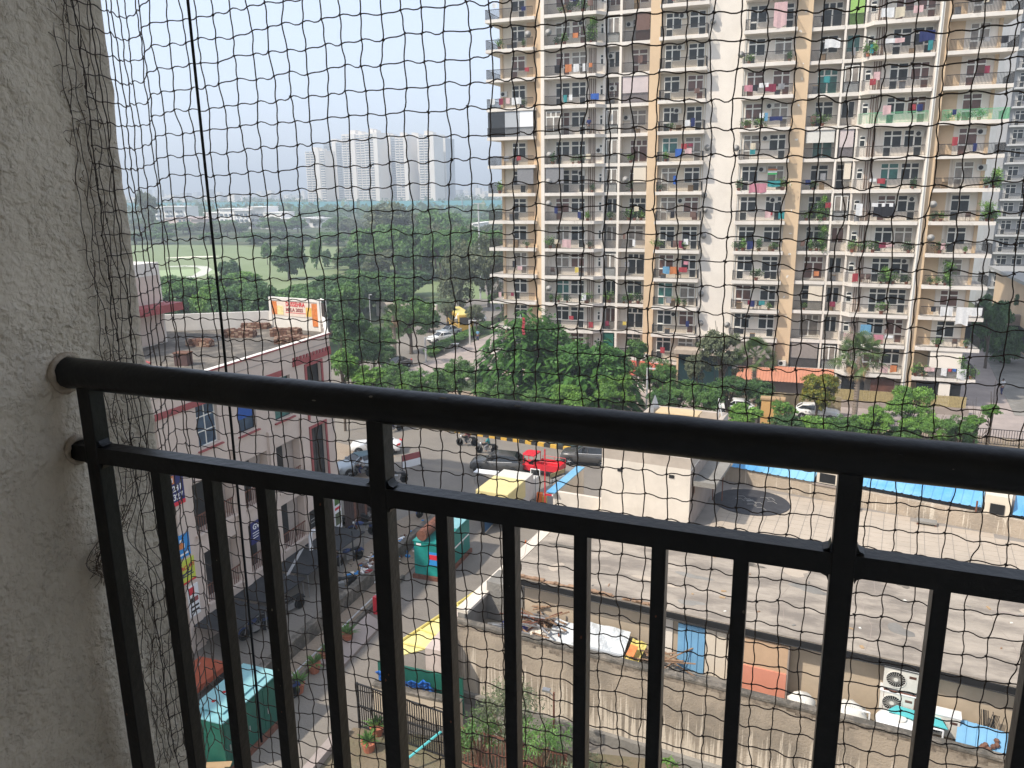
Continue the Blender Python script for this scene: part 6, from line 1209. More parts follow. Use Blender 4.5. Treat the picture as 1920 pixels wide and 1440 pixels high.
# ================================================================== trees
def crownmesh(name, seed, mat, R0=4.0, H=4.5, nclump=150, per=60, leaf=.24, lobes=6, flat=.6, droop=.0, crad=.55, aspect=.5):
    q = np.random.RandomState(seed)
    L = [(0, 0, 0, R0*.75, H*.5)]
    for k in range(lobes):
        t = q.uniform(0, 6.28); r = q.uniform(.35, .62)*R0; L.append((r*np.cos(t), r*np.sin(t), q.uniform(-.28, .30)*H, R0*q.uniform(.32, .5), H*q.uniform(.22, .34)))
    P = []
    for k in range(nclump):
        cx, cy, cz, rr, hh = L[q.randint(len(L))]
        d = q.normal(0, 1, 3); d /= np.linalg.norm(d); d[2] = abs(d[2])*1.0 if q.rand() < .72 else d[2]
        s = q.uniform(.72, 1.05); P.append((cx+d[0]*rr*s, cy+d[1]*rr*s, cz+d[2]*hh*s, d[0], d[1], d[2]))
    P = np.array(P); C = np.repeat(P, per, 0); n = len(C)
    g = q.normal(0, 1, (n, 3)); g /= np.maximum(np.linalg.norm(g, axis=1), 1e-6)[:, None]; g *= (q.rand(n)**.4)[:, None]*crad*R0*.30
    g[:, 2] *= flat; pos = C[:, :3]+g; pos[:, 2] -= droop*np.linalg.norm(g[:, :2], axis=1)
    nrm = C[:, 3:]*.5+q.normal(0, .6, (n, 3))+np.array([0, 0, .55]); nrm /= np.linalg.norm(nrm, axis=1)[:, None]
    a = np.cross(nrm, q.normal(0, 1, (n, 3))); a /= np.linalg.norm(a, axis=1)[:, None]; a[:, 2] -= droop; b = np.cross(nrm, a); b /= np.linalg.norm(b, axis=1)[:, None]
    s = leaf*q.uniform(.6, 1.3, n)[:, None]
    V = np.stack([pos-a*s, pos+b*s*aspect, pos+a*s, pos-b*s*aspect], 1).reshape(-1, 3)
    return np_mesh('crown', V, np.arange(n*4).reshape(-1, 4), mat), P
def trunkmesh(P, zc, seed, r=.22, mat=None, n=14):
    q = random.Random(seed); b = MB(); top = Vector((0, 0, zc*.72)); b.tube([(0, 0, -.1), (.08, .05, zc*.3), tuple(top)], [r*1.25, r, r*.75], 7)
    for k in range(n):
        p = P[q.randrange(len(P))]; e = Vector((p[0]*.85, p[1]*.85, zc+p[2]*.8)); m = top.lerp(e, .5)+Vector((0, 0, q.uniform(0, .3))); st = Vector((0, 0, zc*q.uniform(.35, .72))); b.tube([st, m, e], [r*.5, r*.28, .03], 5, None, False)
    return b.mesh('trunk', mat or MT['bark'])
# prototype crowns in metres: radius 4, half height 2.6, centre 0
PROT = {}
def proto(key, matname, seed, **kw):
    me, P = crownmesh('crown', seed, MT[matname], **kw); PROT[key] = (me, trunkmesh(P, kw.get('zc', 4.2), seed, .24), P)
for k in range(3): proto(('dark', k), 'leafdark', 10+k, nclump=230, per=50, leaf=.26, H=5.2)
for k in range(3): proto(('mid', k), 'leafmid', 20+k, nclump=220, per=50, leaf=.26, H=5.0)
for k in range(2): proto(('bright', k), 'leafbright', 30+k, nclump=200, per=50, leaf=.24, H=4.6)
for k in range(2): proto(('grey', k), 'leafgrey', 40+k, nclump=220, per=46, leaf=.20, H=6.0)
proto(('yellow', 0), 'leafyellow', 50, nclump=200, per=60, leaf=.2, H=5.0)
proto(('fine', 0), 'leafmid', 55, nclump=260, per=70, leaf=.15, H=5.0, crad=.5); proto(('fine', 1), 'leafdark', 56, nclump=260, per=70, leaf=.15, H=5.0, crad=.5); proto(('fineb', 0), 'leafbright', 57, nclump=240, per=70, leaf=.15, H=4.6, crad=.5)
tq = random.Random(99)
def tree(kind, x, y, zc, r, hz=None, label='', group=None, name='tree', cat='tree'):
    ks = [k for k in PROT if k[0] == kind]; k = tq.choice(ks); me, tr, P = PROT[k]; s = r/4.6; sz = (hz or r*.85)/3.3
    o = thing(name, label, cat, (x, y, 0), 0, group); c = ob('crown', me, o, (0, 0, zc), tq.uniform(0, 6.28), (s, s, sz))
    ob('trunk', tr, o, (0, 0, 0), c.rotation_euler[2], (s, s, zc/4.2)); return o
def ptree(kind, px_, py_, pr, Y, label, hz=None, group=None):
    p = atY(px_, py_, Y); d = (p-Vector((0, 0, HC))).length; r = pr*d/CF; return tree(kind, p.x, p.y, max(p.z, r*.7), r, (hz*d/CF if hz else None), label, group)
# trees one can point to
ptree('dark', 540, 488, 40, 172, 'broad dark tree standing alone on the golf course, largest one', 36); ptree('mid', 592, 476, 14, 196, 'slim upright tree on the golf course right of the large one', 30)
ptree('dark', 613, 484, 12, 204, 'small conical dark tree on the golf course, farthest right', 20); ptree('dark', 430, 508, 27, 158, 'round dark bush tree at the near edge of the golf course', 24); ptree('mid', 500, 470, 12, 205, 'pale small tree behind the largest golf course tree', 16)
ptree('bright', 455, 530, 40, 140, 'light green tree below the round dark golf course bush', 22); ptree('mid', 400, 545, 40, 118, 'mid green tree above the red canopy of the shop building', 30); ptree('mid', 345, 540, 40, 120, 'light tree right beside the shop building stair tower', 26)
ptree('grey', 862, 525, 60, 135, 'tall dusty grey green tree left of the tower balconies', 70); ptree('grey', 915, 500, 45, 140, 'dusty tree directly behind the tower corner balconies', 70); ptree('fine', 768, 590, 55, 96, 'leafy tree with reddish tips in front of the pale hoarding', 48)
ptree('mid', 700, 470, 62, 190, 'large mid green tree at the far right of the golf course', 50); ptree('grey', 745, 425, 75, 262, 'big hazy round tree below the distant towers', 42); ptree('mid', 840, 430, 60, 262, 'hazy tree mass left of the tall mast', 40)
ptree('fine', 700, 640, 45, 82, 'tree with dark shaded crown left of the fan palm', 45); ptree('bright', 640, 690, 40, 62, 'bright green tree against the corner of the shop building', 40); ptree('bright', 690, 708, 42, 63, 'yellow green low tree right of the shop building corner', 28); ptree('dark', 655, 620, 45, 78, 'dark green tree above the shop building corner', 50); ptree('fine', 740, 700, 35, 74, 'shaded tree around the trunk of the fan palm', 30)
ptree('fine', 800, 715, 52, 68, 'small leaved tree at the junction garden, left end', 36); ptree('fine', 862, 700, 42, 70, 'small leaved tree in front of the plaza', 42); ptree('fine', 930, 735, 48, 67, 'dark small leaved tree under the left side of the flame tree', 36); ptree('fineb', 1075, 748, 62, 66.2, 'lighter green round tree directly above the handrail centre', 38)
ptree('fineb', 1150, 735, 46, 67, 'light green tree left of the red roof sheet', 40); ptree('fine', 1230, 700, 42, 74, 'green tree in front of the red roof sheet', 42); ptree('fine', 1275, 735, 48, 70, 'leafy tree behind the stair box roof', 34); ptree('grey', 1352, 662, 52, 79, 'tall grey green tree before the dark entrance glazing', 44); ptree('grey', 1308, 690, 32, 79, 'lower grey green tree left part of the entrance planting', 30)
ptree('fine', 1365, 730, 50, 73, 'dense green tree above the white parked car', 26); ptree('bright', 1398, 780, 38, 68, 'bright green feathery tree left of the orange gate pillar', 28); ptree('yellow', 1535, 733, 42, 77, 'round yellowing tree in front of the orange roof', 38)
ptree('fineb', 1705, 762, 46, 71, 'light feathery tree in front of the yellow slatted fence', 42); ptree('bright', 1722, 800, 38, 69, 'lower light green growth at the foot of the feathery tree', 20); ptree('dark', 1858, 605, 38, 108, 'dark shaded tree behind the right end of the tower', 55); ptree('dark', 1880, 650, 34, 112, 'dark shaded tree before the annexe wall', 40); ptree('dark', 1918, 565, 16, 125, 'dark tree top above the annexe roof', 16); ptree('mid', 945, 565, 35, 92, 'yellowish green tree under the tower left balconies', 20)
for k, (px_, py_, pr) in enumerate(((1480, 802, 38), (1530, 806, 42), (1585, 802, 44), (1640, 808, 42), (1690, 818, 36), (1760, 835, 28), (1800, 822, 32), (1430, 815, 32))):
    ptree('bright' if k % 2 else 'fine', px_, py_, pr, 66.5+.4*k, '%s bush in the hedge row along the compound fence from the gate pillar' % ORD[k], pr*.75, 'hedge bushes')['category'] = 'bush'
for k in range(11):
    p = atZ(800+11*k, 668-5.2*k); tree('mid' if k % 3 else 'bright', p.x+.4, p.y, .6, 1.5, .7, 'clipped hedge bush between road and plaza, %s from the near end' % ORD[k], 'road hedge', 'hedge_bush', 'bush')
for px_, py_, pr, Y, kd, lab in ((838, 578, 22, 116, 'grey', 'dusty tree standing left of the yellow bus'), (805, 612, 30, 112, 'dark', 'dark tree leaning over the white cars on the road'), (893, 590, 24, 112, 'grey', 'dusty tree standing right of the yellow bus'), (668, 655, 34, 76, 'dark', 'dark tree in shade between shop corner and fan palm, lower one'), (720, 665, 30, 80, 'fine', 'shaded tree left of the palm trunk, behind the dark blue car'),
        (700, 735, 34, 66, 'mid', 'low mid green tree at the junction corner left of the garden'), (765, 740, 34, 67, 'fineb', 'light green tree at the left corner of the junction garden'), (1005, 750, 34, 66, 'fine', 'dark small leaved tree below the middle of the flame trees'), (1195, 655, 26, 80, 'mid', 'green tree against the left tan strip of the tower'), (1320, 745, 40, 68, 'fine', 'leafy tree between the grey green tree and stair box roof'),
        (1245, 755, 34, 66, 'fine', 'small leaved tree just behind the stair box roof'), (1425, 735, 34, 74, 'fine', 'leafy tree left of the yellowing tree at the compound wall'), (1470, 770, 26, 68, 'fineb', 'light feathery tree right of the orange gate pillar'), (1650, 785, 30, 68, 'fineb', 'light feathery growth right of the tall fan palm trunk'), (1800, 800, 30, 66, 'fine', 'green bush tree left of the dry twiggy bush'), (1755, 805, 28, 67, 'fineb', 'light green bush tree beside the feathery tree')):
    ptree(kd, px_, py_, pr, Y, lab)
# flame tree: layered feathery sprays
def gulmohar(seed, R0, H, n=620, per=46):
    q = np.random.RandomState(seed); t = q.uniform(0, 6.28, n); r = np.sqrt(q.uniform(0.0, 1, n))*R0; lay = q.uniform(-.15, 1, n); z = H*np.sqrt(np.maximum(0, 1-(r/R0)**2))*lay*.9+q.normal(0, .2, n)
    out = np.stack([np.cos(t), np.sin(t), np.full(n, -.35)], 1); tt = t+q.normal(0, .8, n); ax = np.stack([np.cos(tt), np.sin(tt), q.uniform(-.55, .1, n)], 1); ax /= np.linalg.norm(ax, axis=1)[:, None]
    base = np.stack([r*np.cos(t), r*np.sin(t), z], 1); sd_ = np.cross(ax, [0, 0, 1.]); sd_ /= np.linalg.norm(sd_, axis=1)[:, None]
    V = []
    for j in range(per):
        f = (j//2)/(per/2); s = 1 if j % 2 else -1; L = .85; c = base+ax*(f*L)[..., None] if 0 else base+ax*(f*L); c = c+np.array([0, 0, -.35*f*f]); w = .24*np.sin(np.pi*(.15+.8*f))
        tip = c+sd_*s*w+ax*.07+np.array([0, 0, -.05]); e = ax*.045
        V.append(np.stack([c-e, tip-e*.5, tip+e, c+e], 1))
    V = np.concatenate(V, 0).reshape(-1, 3); return np_mesh('crown', V, np.arange(len(V)).reshape(-1, 4), MT['leafgul']), base
for sd_, px_, py_, pr, Y, hz, lab in ((1, 990, 672, 92, 74, 118, 'large feathery flame tree with a red cloth in it, tallest'), (2, 1105, 706, 90, 70.5, 92, 'second feathery flame tree, right of and below the tallest')):
    p = atY(px_, py_, Y); d = (p-Vector((0, 0, HC))).length; r = pr*d/CF*1.08; top = atY(px_, py_-hz, Y).z; base_z = max(1.6, p.z-3.5)
    me, P = gulmohar(sd_, r, top-base_z, 1500 if sd_ == 1 else 1250); o = thing('flame_tree', lab, 'tree', (p.x, Y, 0)); ob('crown', me, o, (0, 0, base_z))
    PP = np.concatenate([P, P], 1); b = MB(); q = random.Random(sd_); b.tube([(0, 0, 0), (.1, .1, 1.5), (0, 0, base_z+.8)], [.38, .3, .26], 8)
    for k in range(34): e = P[q.randrange(len(P))]; e = Vector((e[0], e[1], e[2]+base_z-.1)); s = Vector((0, 0, base_z*.7+q.uniform(0, 1.2))); b.tube([s, s.lerp(e, .5)+Vector((0, 0, .5)), e], [.14, .08, .02], 5, None, False)
    b.build('trunk', MT['bark'], o)
    me2, P2_ = crownmesh('inner_foliage', 60+sd_, MT['leafgul'], R0=r*.92, H=(top-base_z)*1.15, nclump=260, per=40, leaf=.2, lobes=7); ob('inner_foliage', me2, o, (0, 0, base_z+(top-base_z)*.28), 0, (1, 1, .8))
b = MB(); n = 6; P = {}
for i in range(n+1):
    for j in range(4): P[i, j] = (.10*j+.05*math.sin(i*1.3), -.03*j, -i*.28+.06*math.sin(i*2+j))
for i in range(n):
    for j in range(3): b.face([P[i, j], P[i, j+1], P[i+1, j+1], P[i+1, j]])
p = atY(979, 596, 70.2); o = b.build('red_cloth', CLOTH['red'], None, True); o.location = p; o.modifiers.new('s', 'SOLIDIFY').thickness = .02; tag(o, 'red cloth snagged in the top of the flame tree', 'cloth')
# palms
def fanpalm(label, px_, py_, Y, r, trunk, dry=True):
    p = atY(px_, py_, Y); o = thing('fan_palm', label, 'palm', (p.x, Y, 0)); q = random.Random(label); zc = p.z
    b = MB(); b.tube([(0, 0, 0), (.05, 0, zc*.5), (0, 0, zc)], [.26, .2, .2], 9)
    for k in range(int(zc/.25)): b.tube([(0, 0, .2+k*.25), (0, 0, .27+k*.25)], .25, 8)
    b.build('trunk', MT['barkgrey'], o)
    def frond(mat, elev, t, L):
        b = MB(); d = Vector((math.cos(t)*math.cos(elev), math.sin(t)*math.cos(elev), math.sin(elev))); s = d.cross(Vector((0, 0, 1))).normalized(); u = s.cross(d)
        c = d*L*.55+Vector((0, 0, -.12*L*math.cos(elev))); b.tube([(0, 0, 0), c], .018, 4, None, False)
        n = 18; phi = q.uniform(-1.1, 1.1)
        for k in range(n):
            a = (k/(n-1)-.5)*2.9; dd = d*math.cos(a)+(s*math.cos(phi)+u*math.sin(phi))*math.sin(a); l = L*.5*(1-.2*abs(a)/1.4); w_ = s*math.cos(a)-d*math.sin(a); w_ = w_*.022*L; m = c+dd*l*.6+u*.02; e = c+dd*l+Vector((0, 0, -l*.28))
            b.face([tuple(c), tuple(m+w_), tuple(e), tuple(m-w_)])
        f = b.build('frond', mat, o); f.location = (0, 0, zc)
    for k in range(26): frond(MT['frond'], -.35+1.75*k/25+q.uniform(-.1, .1), k*2.4, r*q.uniform(.8, 1.05))
    if dry:
        for k in range(12): frond(MT['dryfrond'], q.uniform(-1.4, -1.0), k*.55, r*.7)
    return o
fanpalm('fan palm with hanging dry fronds left of the plaza', 737, 592, 88, 2.0, 6); fanpalm('fan palm at the left end of the orange roof', 1416, 668, 79, 2.5, 4, False); fanpalm('tall fan palm standing before the tower balconies on the right', 1612, 668, 76.5, 2.9, 6)
# papaya like tree, dry bush, garden shrubs
ptree('bright', 1862, 770, 22, 66, 'thin tree with umbrella leaves above the dry twiggy bush', 14); ptree('bright', 1830, 790, 18, 66, 'small leafy crown left of the dry twiggy bush', 12)
o = thing('dry_twiggy_bush', 'dry pale twiggy bush at the right edge above the handrail', 'bush', tuple(atY(1888, 850, 56)-Vector((0, 0, 1.0)))); b = MB(); q = random.Random(8)
for k in range(150):
    t = q.uniform(0, 6.3); e = q.uniform(.2, 1.5); L = q.uniform(1.0, 2.4); d = Vector((math.cos(t)*math.cos(e), math.sin(t)*math.cos(e), math.sin(e))); m = d*L*.5+Vector((q.uniform(-.15, .15),)*3); b.tube([(0, 0, 0), m, d*L], [.03, .015, .005], 3, None, False)
    for j in range(2): f = m+Vector((q.uniform(-.5, .5), q.uniform(-.5, .5), q.uniform(.1, .6))); b.tube([m, f], [.012, .004], 3, None, False)
b.build('twigs', MT['hay'], o); b = MB(); b.tube([(0, 0, -3), (0, 0, .1)], .12, 6); b.build('stem', MT['hay'], o); o.location.z = max(o.location.z, 2)
def shrub(label, x, y, h, r, mat, sparse=120, seed=1, leaf=.1):
    o = thing('garden_shrub', label, 'shrub', (x, y, 0)); me, P = crownmesh('foliage', seed, MT[mat], R0=r, H=h*.8, nclump=sparse, per=26, leaf=leaf, lobes=5, crad=.9, aspect=.28); ob('foliage', me, o, (0, 0, h*.55))
    b = MB(); q = random.Random(seed)
    for k in range(16): p = P[q.randrange(len(P))]; b.tube([(0, 0, 0), (p[0]*.4, p[1]*.4, h*.35), (p[0], p[1], h*.55+p[2])], [.05, .03, .008], 4, None, False)
    b.build('stems', MT['wood'], o)
shrub('tall thin leaved shrub in front of the streaked wall, left one', -9.4, 25.0, 4.2, 1.5, 'leafgrey', 95, 3, .09); shrub('thin shrub in front of the streaked wall beside the rusty lamp', -8.0, 24.4, 3.0, 1.2, 'leafmid', 60, 4, .08); shrub('low dry shrub beyond the barred gate end', -10.6, 24.6, 2.6, 1.1, 'leafmid', 70, 5, .08)
shrub('low shrub growing at the foot of the streaked wall', -6.6, 24.2, 1.8, 1.2, 'leafgrey', 60, 6, .08)
shrub('bright leafy mango sapling at the bottom between two balusters', -2.9, 22.9, 3.6, .95, 'leafbright', 80, 7, .19); shrub('small dark shrub left of the mango sapling', -4.6, 23.4, 1.8, .9, 'leafmid', 40, 9, .1)
# woods, each crown a thing, sharing labels only where nothing tells them apart
wq = random.Random(5)
def skyline(x):
    T = [(240, 505), (320, 512), (400, 520), (480, 527), (560, 532), (600, 520), (640, 500), (700, 490), (800, 480), (930, 480)]
    for (a, ya), (c, yc) in zip(T, T[1:]):
        if a <= x <= c: return ya+(yc-ya)*(x-a)/(c-a)
    return 500
def wood(n, x0, x1, Y0, Y1, top, kinds, rr, label, group, minz=3.5, maxz=14, gap=5.0, ok=lambda x, y: True):
    done = []
    for k in range(n*6):
        if len(done) >= n: break
        px_ = wq.uniform(x0, x1); Y = wq.uniform(Y0, Y1); d = ray(px_, 480); X = d.x/d.y*Y
        if not ok(X, Y) or any((X-a)**2+(Y-c)**2 < gap*gap for a, c in done): continue
        ty = top(px_)+wq.uniform(0, 26); zt = atY(px_, ty, Y).z; r = wq.uniform(*rr); zt = min(zt, maxz)*wq.uniform(.9, 1)
        if zt < minz: continue
        hz = min(zt*.46, r*1.0); kk = wq.choice(kinds); fx = (px_-x0)/(x1-x0); fy = (Y-Y0)/(Y1-Y0)
        lb = '%s %s, %s %s' % (dict(dark='dark', mid='green', bright='light', grey='dusty')[kk], label, 'front' if fy < .34 else 'middle' if fy < .67 else 'back', ('left end', 'left part', 'centre', 'right part', 'right end')[min(4, int(fx*5))])
        tree(kk, X, Y, zt-hz*.95, r, hz, lb, group); done.append((X, Y))
road_free = lambda X, Y: X < -66-(Y-100)*.14 or X > -38
wood(46, 255, 660, 88, 148, skyline, ['mid', 'dark', 'dark', 'mid', 'bright'], (3.4, 5.2), 'tree in the wood behind shop building', 'near wood', 3.5, 12, 5.2, road_free)
wood(34, 610, 940, 100, 172, lambda x: 500, ['dark', 'mid', 'dark', 'mid', 'grey'], (3.6, 5.4), 'tree in the wood beyond plaza road', 'middle wood', 3.5, 13, 5.4, road_free)
wood(14, 610, 720, 62, 98, lambda x: 575, ['dark', 'mid', 'dark'], (2.6, 4.0), 'tree in the clump beside shop roof', 'roadside clump', 3, 10, 4, lambda X, Y: X < -62+(Y-70)*.0)
wood(70, 650, 935, 175, 300, lambda x: 412 if x > 720 else 450, ['mid', 'grey', 'dark', 'mid'], (4.5, 7), 'hazy tree in the far wood left of tower', 'far wood', 5, 15, 6.5, lambda X, Y: X > -160 or Y > 280)
wood(46, 250, 640, 276, 325, lambda x: 432, ['mid', 'dark'], (5, 8), 'hazy tree in the belt behind golf course', 'golf course belt', 5, 12, 7)
wood(60, 250, 930, 330, 560, lambda x: 404, ['mid', 'dark', 'grey'], (6, 10), 'faint tree around the white villas', 'tree belt by the villas', 5, 12, 10)
ptree('grey', 275, 395, 22, 300, 'tall pale hazy tree at the left edge above the stair tower', 34)
# far woodland as one mass
q = np.random.RandomState(2); N = 2600; Y = q.uniform(520, 1900, N); sx = q.uniform(-1.15, -.1, N)*Y; base = np.stack([sx, Y, q.uniform(1, 7, N)], 1)
V = []; A = 10
for j in range(A):
    o3 = q.normal(0, 1, (N, 3))*np.array([5, 5, 2.2]); c = base+o3; c[:, 2] = np.abs(c[:, 2]); nn = q.normal(0, 1, (N, 3)); nn[:, 2] += .8; nn /= np.linalg.norm(nn, axis=1)[:, None]; a = np.cross(nn, q.normal(0, 1, (N, 3))); a /= np.linalg.norm(a, axis=1)[:, None]; b_ = np.cross(nn, a); s = q.uniform(1.5, 4, N)[:, None]
    V.append(np.stack([c-a*s, c+b_*s*.7, c+a*s, c-b_*s*.7], 1))
V = np.concatenate(V, 0).reshape(-1, 3); o = ob('far_woodland', np_mesh('far_woodland', V, np.arange(len(V)).reshape(-1, 4), MT['leafdark'])); o['kind'] = 'stuff'
# ================================================================== villas, netting, distant towers, city
def villa(label, px0, px1, Y, zt, seed, pink=False):
    a, c = atY(px0, 430, Y), atY(px1, 430, Y); q = random.Random(seed); o = thing('white_villa', label, 'house', (a.x, Y, 0)); W = c.x-a.x; m_ = M('villa_paint_%d' % seed, (.62, .50, .46) if pink else (.85, .82, .78), .8, .05, .2)
    n = max(2, int(W/9)); x = 0
    for k in range(n):
        w_ = W/n; h = zt*q.uniform(.72, 1.0); b = MB(); b.box(x, x+w_*1.0, q.uniform(0, 2), 14, 0, h); b.build('block', m_, o); b = MB(); b.box(x-.2, x+w_+.2, -.4, 14.2, h, h+.35); b.build('parapet', m_, o)
        for f in range(int(h/3.3)):
            for j in range(max(1, int(w_/3.2))): b = MB(); xx = x+1+3.2*j; b.box(xx, xx+1.5, -.25, -.12+2.2*0, f*3.3+1, f*3.3+2.5) if 0 else b.box(xx, xx+1.4, -.2, 1.9, f*3.3+1.0, f*3.3+2.4); b.build('window', MT['fardark'], o)
        x += w_
villa('long white villa row behind the golf course, central block', 385, 470, 400, 12.5, 1); villa('stepped white villa with terraces, right block', 468, 528, 402, 12.8, 2); villa('low white villa at the right end of the row', 520, 545, 398, 7.5, 3); villa('pinkish low villa left of the central white block', 310, 385, 396, 8.0, 4, True); villa('pale flat roofed house far left in the haze', 292, 350, 470, 12.5, 5); villa('small white house half hidden in trees right of the row', 570, 600, 420, 6, 6); villa('small white house beside the tall mast near tower', 874, 898, 300, 9, 7)
o = thing('pale_hoarding', 'long pale concrete hoarding standing in the trees above the fan palm', 'hoarding', (0, 0, 0)); pa, pb = atY(705, 566, 125), atY(818, 572, 118)
d = (pb-pa); b = MB(); b.face([(pa.x, pa.y, pa.z-2.6), (pb.x, pb.y, pb.z-2.2), tuple(pb), tuple(pa)]); s = b.build('panel', M('pale_hoarding_panel', (.55, .48, .42), .8, .12, 1), o); s.modifiers.new('s', 'SOLIDIFY').thickness = .3
for t in (.02, .35, .68, .98): pq = pa.lerp(pb, t); b = MB(); b.box(-.25, .25, -.2, .2, 0, pq.z); s = b.build('post', MT['frame'], o); s.location = (pq.x, pq.y+.3, 0)
def pole(label, px_, ytop, Y, r=.1, name='lamp_post', arms=1):
    p = atY(px_, ytop, Y); o = thing(name, label, 'pole', (p.x, Y, 0)); b = MB(); b.tube([(0, 0, 0), (0, 0, p.z)], r, 6); b.build('pole', MT['pvc'], o); b = MB()
    for s in ((1, -1) if arms == 2 else (1,)): b.box(min(s*.1, s*r*9), max(s*.1, s*r*9), -.08, .08, p.z-.08, p.z+.02)
    b.build('lamp_head', MT['pvc'], o)
pole('tall slim floodlight mast rising left of the tower balconies', 897, 381, 150, .16, 'floodlight_mast', 2); pole('short lamp post in the trees left of the hoarding', 692, 552, 105, .05); pole('white pole at the hedge end near the plaza', 880, 600, 104, .12); pole('white leaning post in the hedge', 797, 632, 92, .12); pole('white pole before the red roof at the tower foot', 1214, 690, 70, .08)
o = thing('warning_sign', 'triangular road sign on a post below the yellow bus', 'sign', P2(860, 625)+(0,)); b = MB(); b.tube([(0, 0, 0), (0, 0, 2.6)], .05, 5); b.build('post', MT['frame'], o); b = MB(); b.face([(-.6, -.06, 2.3), (.6, -.06, 2.3), (0, -.06, 3.3)]); b.face([(-.6, -.04, 2.3), (0, -.04, 3.3), (.6, -.04, 2.3)]); b.build('plate', MT['signwhite'], o)
for k, (x, y) in enumerate(((826, 660), (850, 652))): o = thing('garden_bench', 'pale stone bench at the plaza edge, %s one' % ('near' if k == 0 else 'far'), 'bench', P2(x, y)+(.12,), .3); b = MB(); b.box(-.8, .8, -.22, .22, .42, .5); b.build('seat', MT['signwhite'], o); b = MB(); b.box(-.6, -.45, -.2, .2, 0, .42); b.box(.45, .6, -.2, .2, 0, .42); b.build('legs', MT['fascia'], o)
b = MB(); b.box(-820, -60, 690, 690.5, 0, 11); o = b.build('teal_netting_fence', MT['farteal']); tag(o, 'long hazy teal netting screen below the distant towers', 'fence')
for k in range(0, 760, 40): b = MB(); b.box(-820+k, -819.5+k, 689.4, 689.9, 0, 11.6); b.build('post', MT['fargrey'], o)
def fartower(label, px0, px1, ytop, Y, seed, darkside=0):
    a, c = atY(px0, ytop, Y), atY(px1, ytop, Y); W = c.x-a.x; Ht = a.z; o = thing('distant_tower', label, 'apartment building', (a.x, Y, 0)); q = random.Random(seed)
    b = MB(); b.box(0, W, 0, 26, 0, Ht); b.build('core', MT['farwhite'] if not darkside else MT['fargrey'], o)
    nb = max(3, int(W/6)); bw = W/nb; fl = int(Ht/3.1)
    for k in range(nb):
        if k % 3 == 2: b = MB(); b.box(k*bw+.4, (k+1)*bw-.4, -1.6, 0, 0, Ht+q.choice([0, 3, 4])); b.build('pier', MT['farwhite'], o); continue
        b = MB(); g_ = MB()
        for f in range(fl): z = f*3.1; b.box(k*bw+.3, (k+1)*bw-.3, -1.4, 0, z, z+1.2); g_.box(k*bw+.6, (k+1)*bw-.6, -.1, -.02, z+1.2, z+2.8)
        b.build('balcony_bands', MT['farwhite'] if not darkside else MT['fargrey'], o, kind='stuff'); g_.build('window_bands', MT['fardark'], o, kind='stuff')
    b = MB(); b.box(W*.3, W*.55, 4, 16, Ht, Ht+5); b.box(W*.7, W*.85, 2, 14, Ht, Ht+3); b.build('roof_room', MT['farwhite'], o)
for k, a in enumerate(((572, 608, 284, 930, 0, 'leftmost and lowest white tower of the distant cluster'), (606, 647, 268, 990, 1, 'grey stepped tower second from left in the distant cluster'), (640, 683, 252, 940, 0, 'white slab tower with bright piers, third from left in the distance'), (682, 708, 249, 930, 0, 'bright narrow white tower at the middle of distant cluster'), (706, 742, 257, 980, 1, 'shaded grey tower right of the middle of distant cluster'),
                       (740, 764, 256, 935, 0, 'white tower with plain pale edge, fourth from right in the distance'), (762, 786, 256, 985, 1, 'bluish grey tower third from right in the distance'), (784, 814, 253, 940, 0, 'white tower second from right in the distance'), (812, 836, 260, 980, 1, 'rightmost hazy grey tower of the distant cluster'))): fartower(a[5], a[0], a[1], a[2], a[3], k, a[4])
b = MB(); q = random.Random(12)
for k in range(1500):
    Y = q.uniform(1050, 3600); X = q.uniform(-1.2, -.05)*Y; w_ = q.uniform(6, 18); h = q.uniform(5, 14) if q.random() < .93 else q.uniform(14, 30); b.box(X, X+w_, Y, Y+w_, 0, h, MT['farwhite'] if q.random() < .7 else MT['villa'] if 'villa' in MT else MT['fargrey'])
o = b.build('distant_city', MT['farwhite'], None, kind='stuff')
# second apartment block on the far right, its shade put into grey wall colour
o = thing('grey_apartment_block', 'greyer apartment block with white balconies beyond the right end of the tower', 'apartment building', (29.8, 165, 0)); gw, gd = M('grey_block_wall', (.40, .40, .40), .8, .1, .3), M('grey_block_edge', (.52, .52, .51), .8, .1)
b = MB(); b.box(0, 30, 1.5, 20, 0, 62); b.build('wall', gw, o); b = MB(); b.box(0, 1.6, .8, 1.5, 0, 62); b.build('pilaster', gw, o)
bm_ = {}
for f in range(1, 20):
    z = f*3.1
    for j, (x0, x1) in enumerate(((1.8, 7.6), (9, 14.5), (16, 21))):
        b = MB(); b.box(x0, x1, 0, 1.5, z, z+.3); s = b.build('balcony', gd, o); r = railing(x0, x1, side=(0, 0)).mesh('railing', MT['rail']) if ('r', j) not in bm_ else bm_['r', j]; bm_['r', j] = r; ob('railing', r, s, (0, .02, z+.3))
        for xx in (x0+.8, x0+3.2): a_, c_ = WM[0, 'glass']; w3 = ob('window', a_, o, (xx, 1.49, z+.3)); ob('pane', c_, w3)
